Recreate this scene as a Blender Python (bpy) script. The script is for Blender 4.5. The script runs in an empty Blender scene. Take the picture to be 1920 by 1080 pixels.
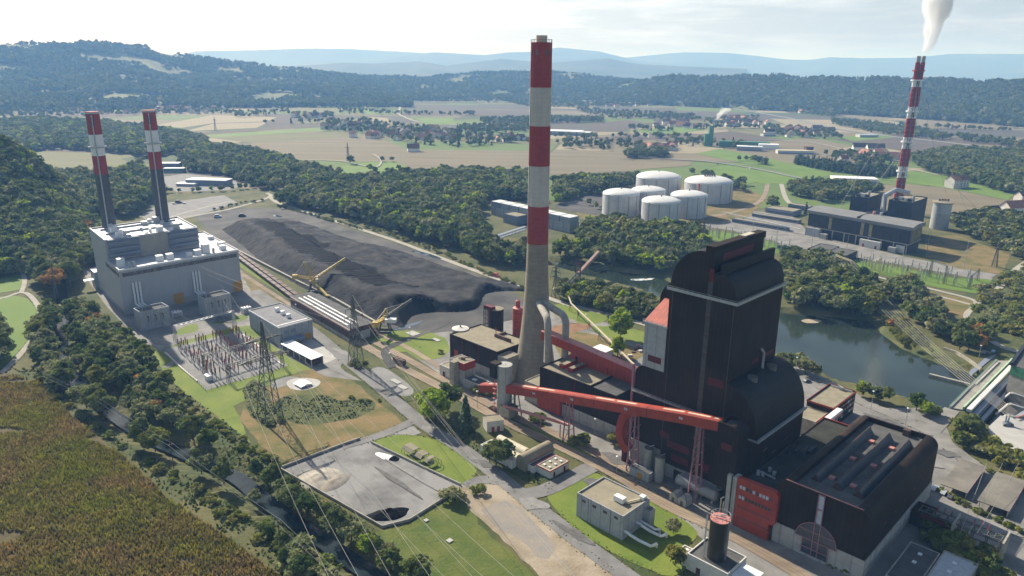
import bpy, bmesh, math, random
import numpy as np
from mathutils import Vector, Matrix, noise as mnoise
from mathutils.geometry import tessellate_polygon

# ------------------------------------------------------------------ camera
SC = bpy.context.scene
COL = SC.collection
FPX, CAMH = 1384.0, 165.0
PITCH, ROLL = math.radians(16.9), math.atan(45 / 4560)
_c, _s = math.cos(ROLL), math.sin(ROLL)
FW = np.array([0, math.cos(PITCH), -math.sin(PITCH)])
_up = np.array([0, math.sin(PITCH), math.cos(PITCH)])
RT = np.array([_c, 0, 0]) + _s * _up
UP = np.cross(RT, FW)
cam_d = bpy.data.cameras.new("camera")
cam = bpy.data.objects.new("camera", cam_d); COL.objects.link(cam)
cam_d.sensor_width = 36.0; cam_d.lens = FPX / 1920 * 36.0
cam_d.clip_start = 1.0; cam_d.clip_end = 120000.0
_m = Matrix.Identity(4)
for i in range(3):
    _m[i][0], _m[i][1], _m[i][2] = RT[i], UP[i], -FW[i]
_m[2][3] = CAMH
cam.matrix_world = _m
SC.camera = cam

# ------------------------------------------------------------------ sky, sun, exposure
SUN_AZ, SUN_EL = math.radians(126.0), math.radians(35.0)     # azimuth counted from +X towards +Y
world = bpy.data.worlds.new("World"); SC.world = world
world.use_nodes = True
nt = world.node_tree; nt.nodes.clear()
sky = nt.nodes.new("ShaderNodeTexSky"); sky.sky_type = 'NISHITA'
sky.sun_disc = False
sky.sun_elevation = SUN_EL
sky.sun_rotation = math.pi / 2 - SUN_AZ
sky.altitude = 300.0; sky.air_density = 1.0; sky.dust_density = 1.6; sky.ozone_density = 1.0
bg = nt.nodes.new("ShaderNodeBackground"); bg.inputs[1].default_value = 0.072
wo = nt.nodes.new("ShaderNodeOutputWorld")
# thin high cloud: streaky noise on the sky direction
tc = nt.nodes.new("ShaderNodeTexCoord")
mp = nt.nodes.new("ShaderNodeMapping"); mp.inputs["Scale"].default_value = (3.0, 3.0, 26.0)
nz = nt.nodes.new("ShaderNodeTexNoise"); nz.inputs["Scale"].default_value = 2.2
nz.inputs["Detail"].default_value = 7.0; nz.inputs["Roughness"].default_value = 0.62
cr = nt.nodes.new("ShaderNodeValToRGB")
cr.color_ramp.elements[0].position = 0.46; cr.color_ramp.elements[0].color = (0, 0, 0, 1)
cr.color_ramp.elements[1].position = 0.78; cr.color_ramp.elements[1].color = (1, 1, 1, 1)
mx = nt.nodes.new("ShaderNodeMix"); mx.data_type = 'RGBA'
gm = nt.nodes.new("ShaderNodeMath"); gm.operation = 'MULTIPLY'; gm.inputs[1].default_value = 0.85
bw = nt.nodes.new("ShaderNodeRGBToBW")
cl = nt.nodes.new("ShaderNodeMix"); cl.data_type = 'RGBA'; cl.blend_type = 'MULTIPLY'
cl.inputs[0].default_value = 1.0; cl.inputs[7].default_value = (1.7, 1.68, 1.66, 1)
L = nt.links.new
L(tc.outputs["Generated"], mp.inputs[0]); L(mp.outputs[0], nz.inputs[0]); L(nz.outputs[0], cr.inputs[0])
L(cr.outputs[0], gm.inputs[0]); L(gm.outputs[0], mx.inputs[0])
L(sky.outputs[0], mx.inputs[6]); L(sky.outputs[0], bw.inputs[0]); L(bw.outputs[0], cl.inputs[6]); L(cl.outputs[2], mx.inputs[7])
# bright milky band of autumn haze low over the horizon
sx = nt.nodes.new("ShaderNodeSeparateXYZ"); L(tc.outputs["Generated"], sx.inputs[0])
mr = nt.nodes.new("ShaderNodeMapRange"); mr.interpolation_type = 'SMOOTHSTEP'
mr.inputs[1].default_value = 0.0; mr.inputs[2].default_value = 0.2; mr.inputs[3].default_value = 1.0; mr.inputs[4].default_value = 0.0
L(sx.outputs[2], mr.inputs[0])
b2 = nt.nodes.new("ShaderNodeRGBToBW"); L(mx.outputs[2], b2.inputs[0])
wh_ = nt.nodes.new("ShaderNodeMix"); wh_.data_type = 'RGBA'; wh_.blend_type = 'MULTIPLY'; wh_.inputs[0].default_value = 1.0; wh_.inputs[7].default_value = (0.95, 1.06, 1.22, 1)
L(b2.outputs[0], wh_.inputs[6])
ml = nt.nodes.new("ShaderNodeMix"); ml.data_type = 'RGBA'
fm = nt.nodes.new("ShaderNodeMath"); fm.operation = 'MULTIPLY'; fm.inputs[1].default_value = 0.7; L(mr.outputs[0], fm.inputs[0]); L(fm.outputs[0], ml.inputs[0])
L(mx.outputs[2], ml.inputs[6]); L(wh_.outputs[2], ml.inputs[7])
L(ml.outputs[2], bg.inputs[0]); L(bg.outputs[0], wo.inputs[0])

sun_d = bpy.data.lights.new("sun", 'SUN'); sun_d.energy = 5.0; sun_d.angle = math.radians(0.6)
sun_d.color = (1.0, 0.94, 0.85)
sun = bpy.data.objects.new("sun", sun_d); COL.objects.link(sun)
SUNV = Vector((math.cos(SUN_AZ) * math.cos(SUN_EL), math.sin(SUN_AZ) * math.cos(SUN_EL), math.sin(SUN_EL)))
sun.rotation_euler = SUNV.to_track_quat('Z', 'Y').to_euler()
sun.location = (-300, 300, 900)

SC.view_settings.view_transform = 'Standard'; SC.view_settings.look = 'None'
SC.view_settings.gamma = 1.0; SC.view_settings.exposure = 0.62
SC.view_settings.use_curve_mapping = False
SC.cycles.max_bounces = 9; SC.cycles.diffuse_bounces = 2; SC.cycles.glossy_bounces = 2
SC.cycles.transmission_bounces = 3; SC.cycles.transparent_max_bounces = 8; SC.cycles.volume_bounces = 7
SC.cycles.use_denoising = True

# ------------------------------------------------------------------ pixel and site helpers
def ray(x, y):
    return (x - 960.0) * RT - (y - 540.0) * UP + FPX * FW
def P(x, y, z=0.0):                       # photo pixel (1920 x 1080) to the world point at height z
    d = ray(x, y); t = (z - CAMH) / d[2]
    return np.array([t * d[0], t * d[1], z])
def PD(x, y, dist):                       # photo pixel to the world point at a horizontal distance
    d = ray(x, y); t = dist / math.hypot(d[0], d[1])
    return np.array([t * d[0], t * d[1], CAMH + t * d[2]])
SA = math.radians(-44.5)
E1 = np.array([math.cos(SA), math.sin(SA)]); E2 = np.array([-E1[1], E1[0]])
SO = np.array([13.15, 376.2])             # the big chimney's axis is the site origin
def W(s, t, z=0.0):
    q = SO + s * E1 + t * E2
    return (q[0], q[1], z)
def ST(p):
    d = np.array(p[:2]) - SO
    return float(d @ E1), float(d @ E2)
RND = random.Random(7)

# ------------------------------------------------------------------ materials
def mat(name, col, rough=0.8, var=0.18, scale=0.25, detail=5.0, col2=None, metal=0.0, spec=0.3, fine=0.0, fscale=6.0,
        rib=None, ribamt=0.25, bump=0.0, streak=None, thr=(0.35, 0.65), vstain=0.0, transl=0.0, objrand=0.0):
    """procedural material; rib=(dx,dy,dz) is the direction times cycles-per-metre of a cladding pattern in world space"""
    m = bpy.data.materials.new(name); m.use_nodes = True
    n = m.node_tree; nd = n.nodes; lk = n.links.new
    b = nd["Principled BSDF"]
    b.inputs["Roughness"].default_value = rough; b.inputs["Metallic"].default_value = metal
    b.inputs["Specular IOR Level"].default_value = spec
    geo = nd.new("ShaderNodeNewGeometry")
    nz = nd.new("ShaderNodeTexNoise"); nz.inputs["Scale"].default_value = scale; nz.inputs["Detail"].default_value = detail
    nz.inputs["Roughness"].default_value = 0.6
    src = geo.outputs["Position"]
    if streak:
        mp = nd.new("ShaderNodeMapping"); mp.inputs["Rotation"].default_value = (0, 0, streak[0]); mp.inputs["Scale"].default_value = streak[1]
        lk(src, mp.inputs[0]); lk(mp.outputs[0], nz.inputs["Vector"])
    else:
        lk(src, nz.inputs["Vector"])
    rp = nd.new("ShaderNodeValToRGB")
    rp.color_ramp.elements[0].position, rp.color_ramp.elements[1].position = thr
    c = np.array(col)
    if col2 is None:
        a0, a1 = c * (1 - var), np.minimum(c * (1 + var), 0.95)
    else:
        a0, a1 = c, np.array(col2)
    rp.color_ramp.elements[0].color = (*a0, 1); rp.color_ramp.elements[1].color = (*a1, 1)
    lk(nz.outputs[0], rp.inputs[0])
    out = rp.outputs[0]
    def mul(o, fac_socket, lo, hi):
        mr = nd.new("ShaderNodeMapRange"); mr.inputs[3].default_value = lo; mr.inputs[4].default_value = hi
        lk(fac_socket, mr.inputs[0])
        mm = nd.new("ShaderNodeVectorMath"); mm.operation = 'SCALE'
        lk(o, mm.inputs[0]); lk(mr.outputs[0], mm.inputs["Scale"])
        return mm.outputs[0]
    if fine > 0:
        n2 = nd.new("ShaderNodeTexNoise"); n2.inputs["Scale"].default_value = fscale; n2.inputs["Detail"].default_value = 3.0
        lk(src, n2.inputs["Vector"]); out = mul(out, n2.outputs[0], 1 - fine * 1.6, 1 + fine * 1.6)
    if vstain > 0:                        # rain streaks down a wall
        mp = nd.new("ShaderNodeMapping"); mp.inputs["Scale"].default_value = (0.55, 0.55, 0.035)
        lk(src, mp.inputs[0])
        n3 = nd.new("ShaderNodeTexNoise"); n3.inputs["Scale"].default_value = 1.0; n3.inputs["Detail"].default_value = 4.0
        lk(mp.outputs[0], n3.inputs["Vector"]); out = mul(out, n3.outputs[0], 1 - vstain, 1 + vstain * 0.8)
    if rib is not None:
        dt = nd.new("ShaderNodeVectorMath"); dt.operation = 'DOT_PRODUCT'; dt.inputs[1].default_value = rib
        lk(src, dt.inputs[0])
        fr = nd.new("ShaderNodeMath"); fr.operation = 'FRACT'; lk(dt.outputs["Value"], fr.inputs[0])
        pp = nd.new("ShaderNodeMath"); pp.operation = 'GREATER_THAN'; pp.inputs[1].default_value = 0.12; lk(fr.outputs[0], pp.inputs[0])
        out = mul(out, pp.outputs[0], 1 - ribamt, 1.0)
    if objrand > 0:
        oi = nd.new("ShaderNodeObjectInfo"); out = mul(out, oi.outputs["Random"], 1 - objrand, 1 + objrand)
    lk(out, b.inputs["Base Color"])
    if bump > 0:
        n4 = nd.new("ShaderNodeTexNoise"); n4.inputs["Scale"].default_value = fscale * 0.5; n4.inputs["Detail"].default_value = 4.0
        lk(src, n4.inputs["Vector"])
        bp = nd.new("ShaderNodeBump"); bp.inputs["Strength"].default_value = bump; bp.inputs["Distance"].default_value = 0.5
        lk(n4.outputs[0], bp.inputs["Height"]); lk(bp.outputs[0], b.inputs["Normal"])
    return m

def leafmat(name, ramp, transl=0.28):
    m = bpy.data.materials.new(name); m.use_nodes = True
    n = m.node_tree; nd = n.nodes; lk = n.links.new
    b = nd["Principled BSDF"]; b.inputs["Roughness"].default_value = 0.75; b.inputs["Specular IOR Level"].default_value = 0.15
    oi = nd.new("ShaderNodeObjectInfo"); rp = nd.new("ShaderNodeValToRGB")
    els = rp.color_ramp.elements
    ramp = list(ramp) * 2 if len(ramp) == 1 else ramp
    while len(els) < len(ramp): els.new(0.5)
    for i, c in enumerate(ramp):
        els[i].position = i / max(1, len(ramp) - 1); els[i].color = (*c, 1)
    lk(oi.outputs["Random"], rp.inputs[0])
    geo = nd.new("ShaderNodeNewGeometry"); nz = nd.new("ShaderNodeTexNoise"); nz.inputs["Scale"].default_value = 0.35; nz.inputs["Detail"].default_value = 3
    lk(geo.outputs["Position"], nz.inputs["Vector"])
    mr = nd.new("ShaderNodeMapRange"); mr.inputs[1].default_value = 0.3; mr.inputs[2].default_value = 0.7; mr.inputs[3].default_value = 0.65; mr.inputs[4].default_value = 1.4
    lk(nz.outputs[0], mr.inputs[0])
    mr2 = nd.new("ShaderNodeMapRange"); mr2.inputs[3].default_value = 0.7; mr2.inputs[4].default_value = 1.3
    lk(geo.outputs["Random Per Island"], mr2.inputs[0])
    mm = nd.new("ShaderNodeMath"); mm.operation = 'MULTIPLY'; lk(mr.outputs[0], mm.inputs[0]); lk(mr2.outputs[0], mm.inputs[1])
    sc_ = nd.new("ShaderNodeVectorMath"); sc_.operation = 'SCALE'; lk(rp.outputs[0], sc_.inputs[0]); lk(mm.outputs[0], sc_.inputs["Scale"])
    lk(sc_.outputs[0], b.inputs["Base Color"])
    tr = nd.new("ShaderNodeBsdfTranslucent"); ms = nd.new("ShaderNodeMixShader"); ms.inputs[0].default_value = transl
    lk(sc_.outputs[0], tr.inputs[0]); lk(b.outputs[0], ms.inputs[1]); lk(tr.outputs[0], ms.inputs[2])
    lk(ms.outputs[0], nd["Material Output"].inputs["Surface"])
    return m

_e1v = (E1[0], E1[1], 0.0); _e2v = (E2[0], E2[1], 0.0)
def ribs(n, f): return tuple(f * v for v in n)
_diag = (E1[0] + E2[0], E1[1] + E2[1], 0.0)     # crosses both families of site walls

M = {}
M['clad'] = mat("dark_brown_cladding", (0.031, 0.0195, 0.0125), 0.65, 0.3, 0.12, vstain=0.35, rib=ribs(_diag, 0.55), ribamt=0.45, spec=0.12)
M['clad_roof'] = mat("dark_roof_cladding", (0.016, 0.0125, 0.0115), 0.55, 0.25, 0.15, rib=ribs(_e2v, 0.45), ribamt=0.45, spec=0.2)
M['clad_blue'] = mat("blue_black_cladding", (0.028, 0.033, 0.042), 0.6, 0.25, 0.2, rib=ribs(_diag, 0.3), ribamt=0.4)
M['red'] = mat("red_painted_steel", (0.34, 0.05, 0.028), 0.55, 0.16, 0.3, vstain=0.14, fine=0.04)
M['red_dark'] = mat("dull_red_louvre", (0.11, 0.014, 0.018), 0.6, 0.2, 0.5, rib=(0, 0, 1.3), ribamt=0.4)
M['red_rib'] = mat("red_ribbed_wall", (0.38, 0.05, 0.028), 0.55, 0.15, 0.3, rib=ribs(_diag, 0.4), ribamt=0.35)
M['red_roof'] = mat("faded_red_roof", (0.46, 0.13, 0.09), 0.6, 0.15, 0.3, rib=ribs(_e1v, 0.5), ribamt=0.25)
M['pink'] = mat("faded_pink_paint", (0.52, 0.22, 0.19), 0.6, 0.15, 0.5, fine=0.06)
M['lilac'] = mat("faded_lilac_steel", (0.34, 0.17, 0.2), 0.6, 0.15, 0.5)
M['ch_red'] = mat("chimney_red_paint", (0.34, 0.05, 0.047), 0.75, 0.1, 0.4, rib=(0, 0, 0.45), ribamt=0.12, vstain=0.22, fine=0.07)
M['ch_white'] = mat("chimney_white_paint", (0.52, 0.5, 0.45), 0.75, 0.06, 0.4, rib=(0, 0, 0.45), ribamt=0.08, vstain=0.17, fine=0.05)
M['ch_conc'] = mat("chimney_concrete", (0.27, 0.235, 0.18), 0.85, 0.12, 0.3, rib=(0, 0, 0.45), ribamt=0.15, vstain=0.12, fine=0.05)
M['conc'] = mat("weathered_concrete", (0.36, 0.34, 0.29), 0.9, 0.18, 0.4, vstain=0.16, fine=0.05)
M['conc_panel'] = mat("concrete_wall_panels", (0.40, 0.39, 0.36), 0.9, 0.12, 0.4, vstain=0.15, rib=ribs(_diag, 0.2), ribamt=0.25)
M['conc_blue'] = mat("grey_concrete_panels", (0.36, 0.37, 0.38), 0.85, 0.1, 0.5, vstain=0.1, rib=ribs(_diag, 0.22), ribamt=0.22, fine=0.03)
M['gravel_roof'] = mat("gravel_roof", (0.27, 0.24, 0.17), 0.95, 0.14, 0.25, fine=0.12, fscale=3.0)
M['dark_roof'] = mat("dark_gravel_roof", (0.10, 0.10, 0.095), 0.95, 0.25, 0.18, fine=0.1, fscale=3.0)
M['gas_wall'] = mat("light_grey_metal_cladding", (0.41, 0.405, 0.41), 0.5, 0.05, 0.2, rib=ribs(_diag, 0.16), ribamt=0.06, fine=0.04, fscale=2.0)
M['gas_dark'] = mat("blue_grey_cladding", (0.22, 0.25, 0.31), 0.5, 0.1, 0.2, rib=(0, 0, 0.5), ribamt=0.15)
M['gas_roof'] = mat("pale_metal_roof", (0.5, 0.51, 0.54), 0.38, 0.1, 0.15, spec=0.6)
M['white'] = mat("white_paint", (0.78, 0.78, 0.77), 0.5, 0.06, 0.6)
M['offwhite'] = mat("off_white_plaster", (0.62, 0.6, 0.55), 0.85, 0.1, 0.4, vstain=0.08)
M['cream'] = mat("cream_metal", (0.58, 0.52, 0.38), 0.6, 0.1, 0.4, vstain=0.1)
M['silo'] = mat("grey_steel", (0.36, 0.36, 0.34), 0.5, 0.1, 0.4, vstain=0.15, metal=0.15)
M['galv'] = mat("galvanised_steel", (0.42, 0.44, 0.46), 0.45, 0.12, 0.8, metal=0.35)
M['glass'] = mat("dark_window_glass", (0.05, 0.06, 0.075), 0.12, 0.4, 0.5, spec=0.6)
M['glass_pale'] = mat("pale_window_glass", (0.45, 0.5, 0.58), 0.2, 0.2, 0.5, spec=0.6)
M['yellow'] = mat("yellow_machine_paint", (0.55, 0.40, 0.10), 0.55, 0.12, 0.5, vstain=0.1)
M['orange'] = mat("orange_door_paint", (0.52, 0.27, 0.03), 0.6, 0.1, 0.5)
M['green'] = mat("green_paint", (0.06, 0.2, 0.11), 0.55, 0.15, 0.4)
M['green_pale'] = mat("pale_green_paint", (0.42, 0.55, 0.38), 0.6, 0.1, 0.4)
M['steel'] = mat("dull_lattice_steel", (0.12, 0.125, 0.11), 0.6, 0.2, 0.7)
M['rust'] = mat("rust_brown_steel", (0.11, 0.065, 0.05), 0.7, 0.3, 0.5)
M['brown_ribbed'] = mat("brown_ribbed_cladding", (0.10, 0.06, 0.055), 0.6, 0.2, 0.3, rib=ribs(_diag, 0.5), ribamt=0.3)
M['wire'] = mat("glint_coloured_wire", (0.33, 0.31, 0.27), 0.5, 0.1, 0.5)  # sun glint on the lines put into one even light colour
M['insul'] = mat("brown_red_porcelain", (0.27, 0.07, 0.055), 0.4, 0.2, 2.0)
M['tank'] = mat("white_tank_sheet", (0.55, 0.56, 0.57), 0.5, 0.08, 0.15, vstain=0.2, rib=ribs((1, 0, 0), 0.12), ribamt=0.06)
M['tank_top'] = mat("white_tank_roof", (0.66, 0.66, 0.64), 0.45, 0.08, 0.5, fine=0.06, fscale=1.0)
M['stack_red'] = mat("stack_red_paint", (0.32, 0.028, 0.04), 0.55, 0.15, 0.3)
M['bark'] = mat("bark", (0.07, 0.05, 0.035), 0.9, 0.3, 1.0)
M['house_wall'] = mat("house_plaster", (0.72, 0.69, 0.62), 0.9, 0.1, 0.3, objrand=0.25)
M['house_roof'] = mat("red_tile_roof", (0.27, 0.125, 0.085), 0.85, 0.2, 0.4, objrand=0.45)
M['house_roof2'] = mat("dark_tile_roof", (0.09, 0.07, 0.065), 0.85, 0.2, 0.4, objrand=0.4)
# leaves
LEAF = {
    'broad': leafmat("broadleaf_green", [(0.085, 0.14, 0.034), (0.115, 0.165, 0.042), (0.15, 0.19, 0.05), (0.13, 0.165, 0.06), (0.175, 0.205, 0.055)], .35),
    'willow': leafmat("grey_green_willow", [(0.189, 0.223, 0.087), (0.248, 0.268, 0.116), (0.319, 0.312, 0.145)], .35),
    'yellow': leafmat("yellow_green_leaves", [(0.17, 0.205, 0.04), (0.21, 0.23, 0.04), (0.25, 0.24, 0.05)], .35),
    'lime': leafmat("bright_green_leaves", [(0.259, 0.356, 0.032), (0.319, 0.391, 0.041)], .42),
    'conifer': leafmat("conifer_needles", [(0.060, 0.098, 0.043), (0.085, 0.125, 0.056)], 0.15),
    'autumn': leafmat("rusty_leaves", [(0.358, 0.197, 0.058), (0.437, 0.233, 0.065)], .35),
    'bush': leafmat("shrub_leaves", [(0.160, 0.214, 0.043), (0.218, 0.251, 0.058), (0.298, 0.277, 0.072)], .35),
}

# ------------------------------------------------------------------ mesh builder
class MB:
    """collects faces; coordinates are site (s,t,z) unless world=True"""
    def __init__(self, world=False, xf=None):
        self.v, self.f, self.mi, self.world, self.xf = [], [], [], world, xf
    def add(self, vs, fs, m=0):
        b = len(self.v)
        self.v += [tuple(p) for p in vs]
        for f in fs:
            self.f.append(tuple(i + b for i in f)); self.mi.append(m)
        return self
    def quad(self, *p, m=0): return self.add(p, [tuple(range(len(p)))], m)
    def box(self, a0, a1, b0, b1, z0, z1, m=0, top=None, bottom=True):
        vs = [(a0, b0, z0), (a1, b0, z0), (a1, b1, z0), (a0, b1, z0), (a0, b0, z1), (a1, b0, z1), (a1, b1, z1), (a0, b1, z1)]
        fs = [(0, 1, 5, 4), (1, 2, 6, 5), (2, 3, 7, 6), (3, 0, 4, 7)]
        if bottom: fs = fs + [(3, 2, 1, 0)]
        self.add(vs, fs, m)
        return self.add(vs[4:], [(0, 1, 2, 3)], m if top is None else top)
    def roofbox(self, a0, a1, b0, b1, z0, z1, m=0, rm=1, par=0.5, th=0.4):
        """flat-roofed block: walls and parapet in m, sunk roof in rm"""
        self.box(a0, a1, b0, b1, z0, z1 - par, m, top=rm)
        e = 0.003
        self.box(a0, a1, b0, b0 + th, z1 - par, z1, m, bottom=False); self.box(a0, a1, b1 - th, b1, z1 - par, z1, m, bottom=False)
        self.box(a0, a0 + th, b0 + th + e, b1 - th - e, z1 - par, z1, m, bottom=False); self.box(a1 - th, a1, b0 + th + e, b1 - th - e, z1 - par, z1, m, bottom=False)
        return self
    def prism(self, prof, axis, c0, c1, m=0, capm=None, side=None):
        """extrude a profile [(a, z)...] from c0 to c1; axis 't': a is s; axis 's': a is t. counter-clockwise profile"""
        n = len(prof)
        mk = (lambda a, z, c: (a, c, z)) if axis == 't' else (lambda a, z, c: (c, a, z))
        vs = [mk(a, z, c0) for a, z in prof] + [mk(a, z, c1) for a, z in prof]
        for i in range(n):
            j = (i + 1) % n
            self.add([vs[i], vs[j], vs[j + n], vs[i + n]], [(0, 1, 2, 3)], m if side is None else side[i])
        cm = m if capm is None else capm
        self.add(vs[:n], [tuple(range(n))[::-1]], cm); self.add(vs[n:], [tuple(range(n))], cm)
        return self
    def cyl(self, a, b, r, z0, z1, n=24, m=0, r1=None, cap=True, capm=None):
        r1 = r if r1 is None else r1
        return self.lathe(a, b, [(r, z0), (r1, z1)], n, [m], cap, capm if capm is not None else m)
    def lathe(self, a, b, prof, n=32, ms=None, cap=True, capm=0):
        ring = [[(a + r * math.cos(2 * math.pi * k / n), b + r * math.sin(2 * math.pi * k / n), z) for k in range(n)] for r, z in prof]
        for i in range(len(prof) - 1):
            m = ms[min(i, len(ms) - 1)] if ms else 0
            vs = ring[i] + ring[i + 1]
            self.add(vs, [(k, (k + 1) % n, n + (k + 1) % n, n + k) for k in range(n)], m)
        if cap:
            self.add(ring[-1], [tuple(range(n))], capm); self.add(ring[0], [tuple(range(n))[::-1]], capm)
        return self
    def tube(self, pts, r, n=8, m=0, cap=True):
        pts = [Vector(p) for p in pts]; rings = []
        for i, p in enumerate(pts):
            d = (pts[min(i + 1, len(pts) - 1)] - pts[max(i - 1, 0)]).normalized()
            u = d.cross(Vector((0, 0, 1)))
            if u.length < 1e-3: u = d.cross(Vector((1, 0, 0)))
            u.normalize(); w = u.cross(d).normalized()
            ri = r[i] if isinstance(r, (list, tuple)) else r
            rings.append([tuple(p + u * (ri * math.cos(2 * math.pi * k / n)) + w * (ri * math.sin(2 * math.pi * k / n))) for k in range(n)])
        for i in range(len(pts) - 1):
            self.add(rings[i] + rings[i + 1], [(k, n + k, n + (k + 1) % n, (k + 1) % n) for k in range(n)], m)
        if cap:
            self.add(rings[0], [tuple(range(n))], m); self.add(rings[-1], [tuple(range(n))[::-1]], m)
        return self
    def bar(self, p, q, w, h=None, m=0):
        """square section bar between two points; h is the depth along z"""
        h = w if h is None else h
        p, q = Vector(p), Vector(q); d = (q - p).normalized()
        u = d.cross(Vector((0, 0, 1)))
        if u.length < 1e-3: u = Vector((1, 0, 0))
        u = u.normalized() * (w / 2); k = u.cross(d).normalized() * (h / 2)
        vs = [tuple(x + a * u + b * k) for x in (p, q) for a, b in ((-1, -1), (1, -1), (1, 1), (-1, 1))]
        return self.add(vs, [(0, 1, 5, 4), (1, 2, 6, 5), (2, 3, 7, 6), (3, 0, 4, 7), (3, 2, 1, 0), (4, 5, 6, 7)], m)
    def sphere(self, c, r, n=12, m=0, zs=1.0):
        prof = [(max(1e-3, r * math.sin(math.pi * i / n)), c[2] - zs * r * math.cos(math.pi * i / n)) for i in range(n + 1)]
        return self.lathe(c[0], c[1], prof, n + 4, [m], cap=False)
    def build(self, name, mats, parent=None, loc=None, smooth=False):
        pts = np.array(self.v, dtype=float)
        if self.xf is not None: pts = np.array([self.xf(*p) for p in pts])
        if not self.world:
            xy = SO + pts[:, :1] * E1 + pts[:, 1:2] * E2
            pts = np.hstack([xy, pts[:, 2:3]])
        if parent is not None: org = ORG[parent.name]
        elif loc is not None: org = np.array(loc, dtype=float)
        else: org = np.array([*pts[:, :2].mean(0), pts[:, 2].min()])
        me = bpy.data.meshes.new(name); me.from_pydata((pts - org).tolist(), [], self.f)
        if not isinstance(mats, (list, tuple)): mats = [mats]
        for mm in mats: me.materials.append(mm)
        me.polygons.foreach_set("material_index", self.mi)
        if smooth: me.polygons.foreach_set("use_smooth", [True] * len(me.polygons))
        o = bpy.data.objects.new(name, me); COL.objects.link(o)
        if parent is not None: o.parent = parent
        else: o.location = org
        ORG[o.name] = org
        if smooth == 'auto':
            try: me.set_sharp_from_angle(angle=math.radians(35))
            except Exception: pass
        return o
ORG = {}
def tag(o, label, cat, group=None, kind=None):
    o['label'] = label
    o['category'] = cat
    if group: o['group'] = group
    if kind: o['kind'] = kind
    return o
def thing(name, label, cat, loc, group=None):
    o = bpy.data.objects.new(name, None); COL.objects.link(o)
    o.empty_display_size = 1.0
    o.location = loc; ORG[o.name] = np.array(loc, dtype=float)
    return tag(o, label, cat, group)
def sthing(name, label, cat, s, t, z=0.0, group=None): return thing(name, label, cat, W(s, t, z), group)
def structure(o): o['kind'] = 'structure'; return o
def arc(cx, cz, r, a0, a1, n=10, rz=None):
    rz = r if rz is None else rz
    return [(cx + r * math.cos(math.radians(a0 + (a1 - a0) * i / n)), cz + rz * math.sin(math.radians(a0 + (a1 - a0) * i / n))) for i in range(n + 1)]
# ================================================================== SETTING: ground, water, hills, fields, roads
def smooth_poly(pts, n=4, closed=True):
    pts = [np.array(p[:2], dtype=float) for p in pts]; out = []; N = len(pts)
    rng = range(N if closed else N - 1)
    for i in rng:
        p0, p1, p2, p3 = (pts[(i - 1) % N], pts[i], pts[(i + 1) % N], pts[(i + 2) % N]) if closed else \
                         (pts[max(i - 1, 0)], pts[i], pts[i + 1], pts[min(i + 2, N - 1)])
        for k in range(n):
            t = k / n
            out.append(0.5 * ((2 * p1) + (-p0 + p2) * t + (2 * p0 - 5 * p1 + 4 * p2 - p3) * t * t + (-p0 + 3 * p1 - 3 * p2 + p3) * t ** 3))
    if not closed: out.append(pts[-1])
    return out
def inpoly(x, y, poly):
    """vectorised point in polygon; poly is a list of world xy"""
    x = np.asarray(x, float); y = np.asarray(y, float); ins = np.zeros(x.shape, bool)
    n = len(poly); j = n - 1
    for i in range(n):
        xi, yi = poly[i][:2]; xj, yj = poly[j][:2]
        c = ((yi > y) != (yj > y)) & (x < (xj - xi) * (y - yi) / ((yj - yi) + 1e-12) + xi)
        ins ^= c; j = i
    return ins
def px(pts, z=0.0): return [P(x, y, z)[:2] for x, y in pts]
def strip_poly(pts, w):
    pts = [np.array(p[:2], float) for p in pts]; Lf, Rt = [], []
    for i, p in enumerate(pts):
        d = pts[min(i + 1, len(pts) - 1)] - pts[max(i - 1, 0)]; d /= np.hypot(*d) + 1e-9
        nn = np.array([-d[1], d[0]]); wi = w[i] if isinstance(w, (list, tuple)) else w
        Lf.append(p + nn * wi / 2); Rt.append(p - nn * wi / 2)
    return Lf, Rt
LV = [0]
def sheet(name, poly, z, m, kind='structure', jit=0.0):
    """flat polygon of ground cover in world xy; every sheet gets a level of its own"""
    LV[0] += 1; z = z + 0.0017 * LV[0]
    if jit > 0:
        q = []
        N = len(poly)
        for i in range(N):
            a, b = np.array(poly[i][:2]), np.array(poly[(i + 1) % N][:2]); k = max(1, int(np.hypot(*(b - a)) / (jit * 3)))
            for j in range(k):
                p = a + (b - a) * j / k
                q.append(p + jit * np.array([mnoise.noise((p[0] * .23, p[1] * .23, 1.5)), mnoise.noise((p[0] * .23, p[1] * .23, 7.5))]))
        poly = q
    vs = [Vector((p[0], p[1], 0)) for p in poly]
    mb = MB(True); mb.add([(p[0], p[1], z) for p in poly], [t for t in tessellate_polygon([vs])])
    o = mb.build(name, m, loc=(*np.mean([p[:2] for p in poly], axis=0), 0.0)); o['kind'] = kind
    return o
def road(name, pxpts, w, z, m, n=5, smooth=True, world=False):
    pts = pxpts if world else px(pxpts)
    LV[0] += 1; z = z + 0.0017 * LV[0]
    if smooth: pts = smooth_poly(pts, n, closed=False)
    Lf, Rt = strip_poly(pts, w)
    mb = MB(True)
    vs = [(p[0], p[1], z) for p in Lf] + [(p[0], p[1], z) for p in Rt]; N = len(pts)
    mb.add(vs, [(i, N + i, N + i + 1, i + 1) for i in range(N - 1)])
    o = mb.build(name, m, loc=(*pts[N // 2][:2], 0)); return structure(o)

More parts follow.
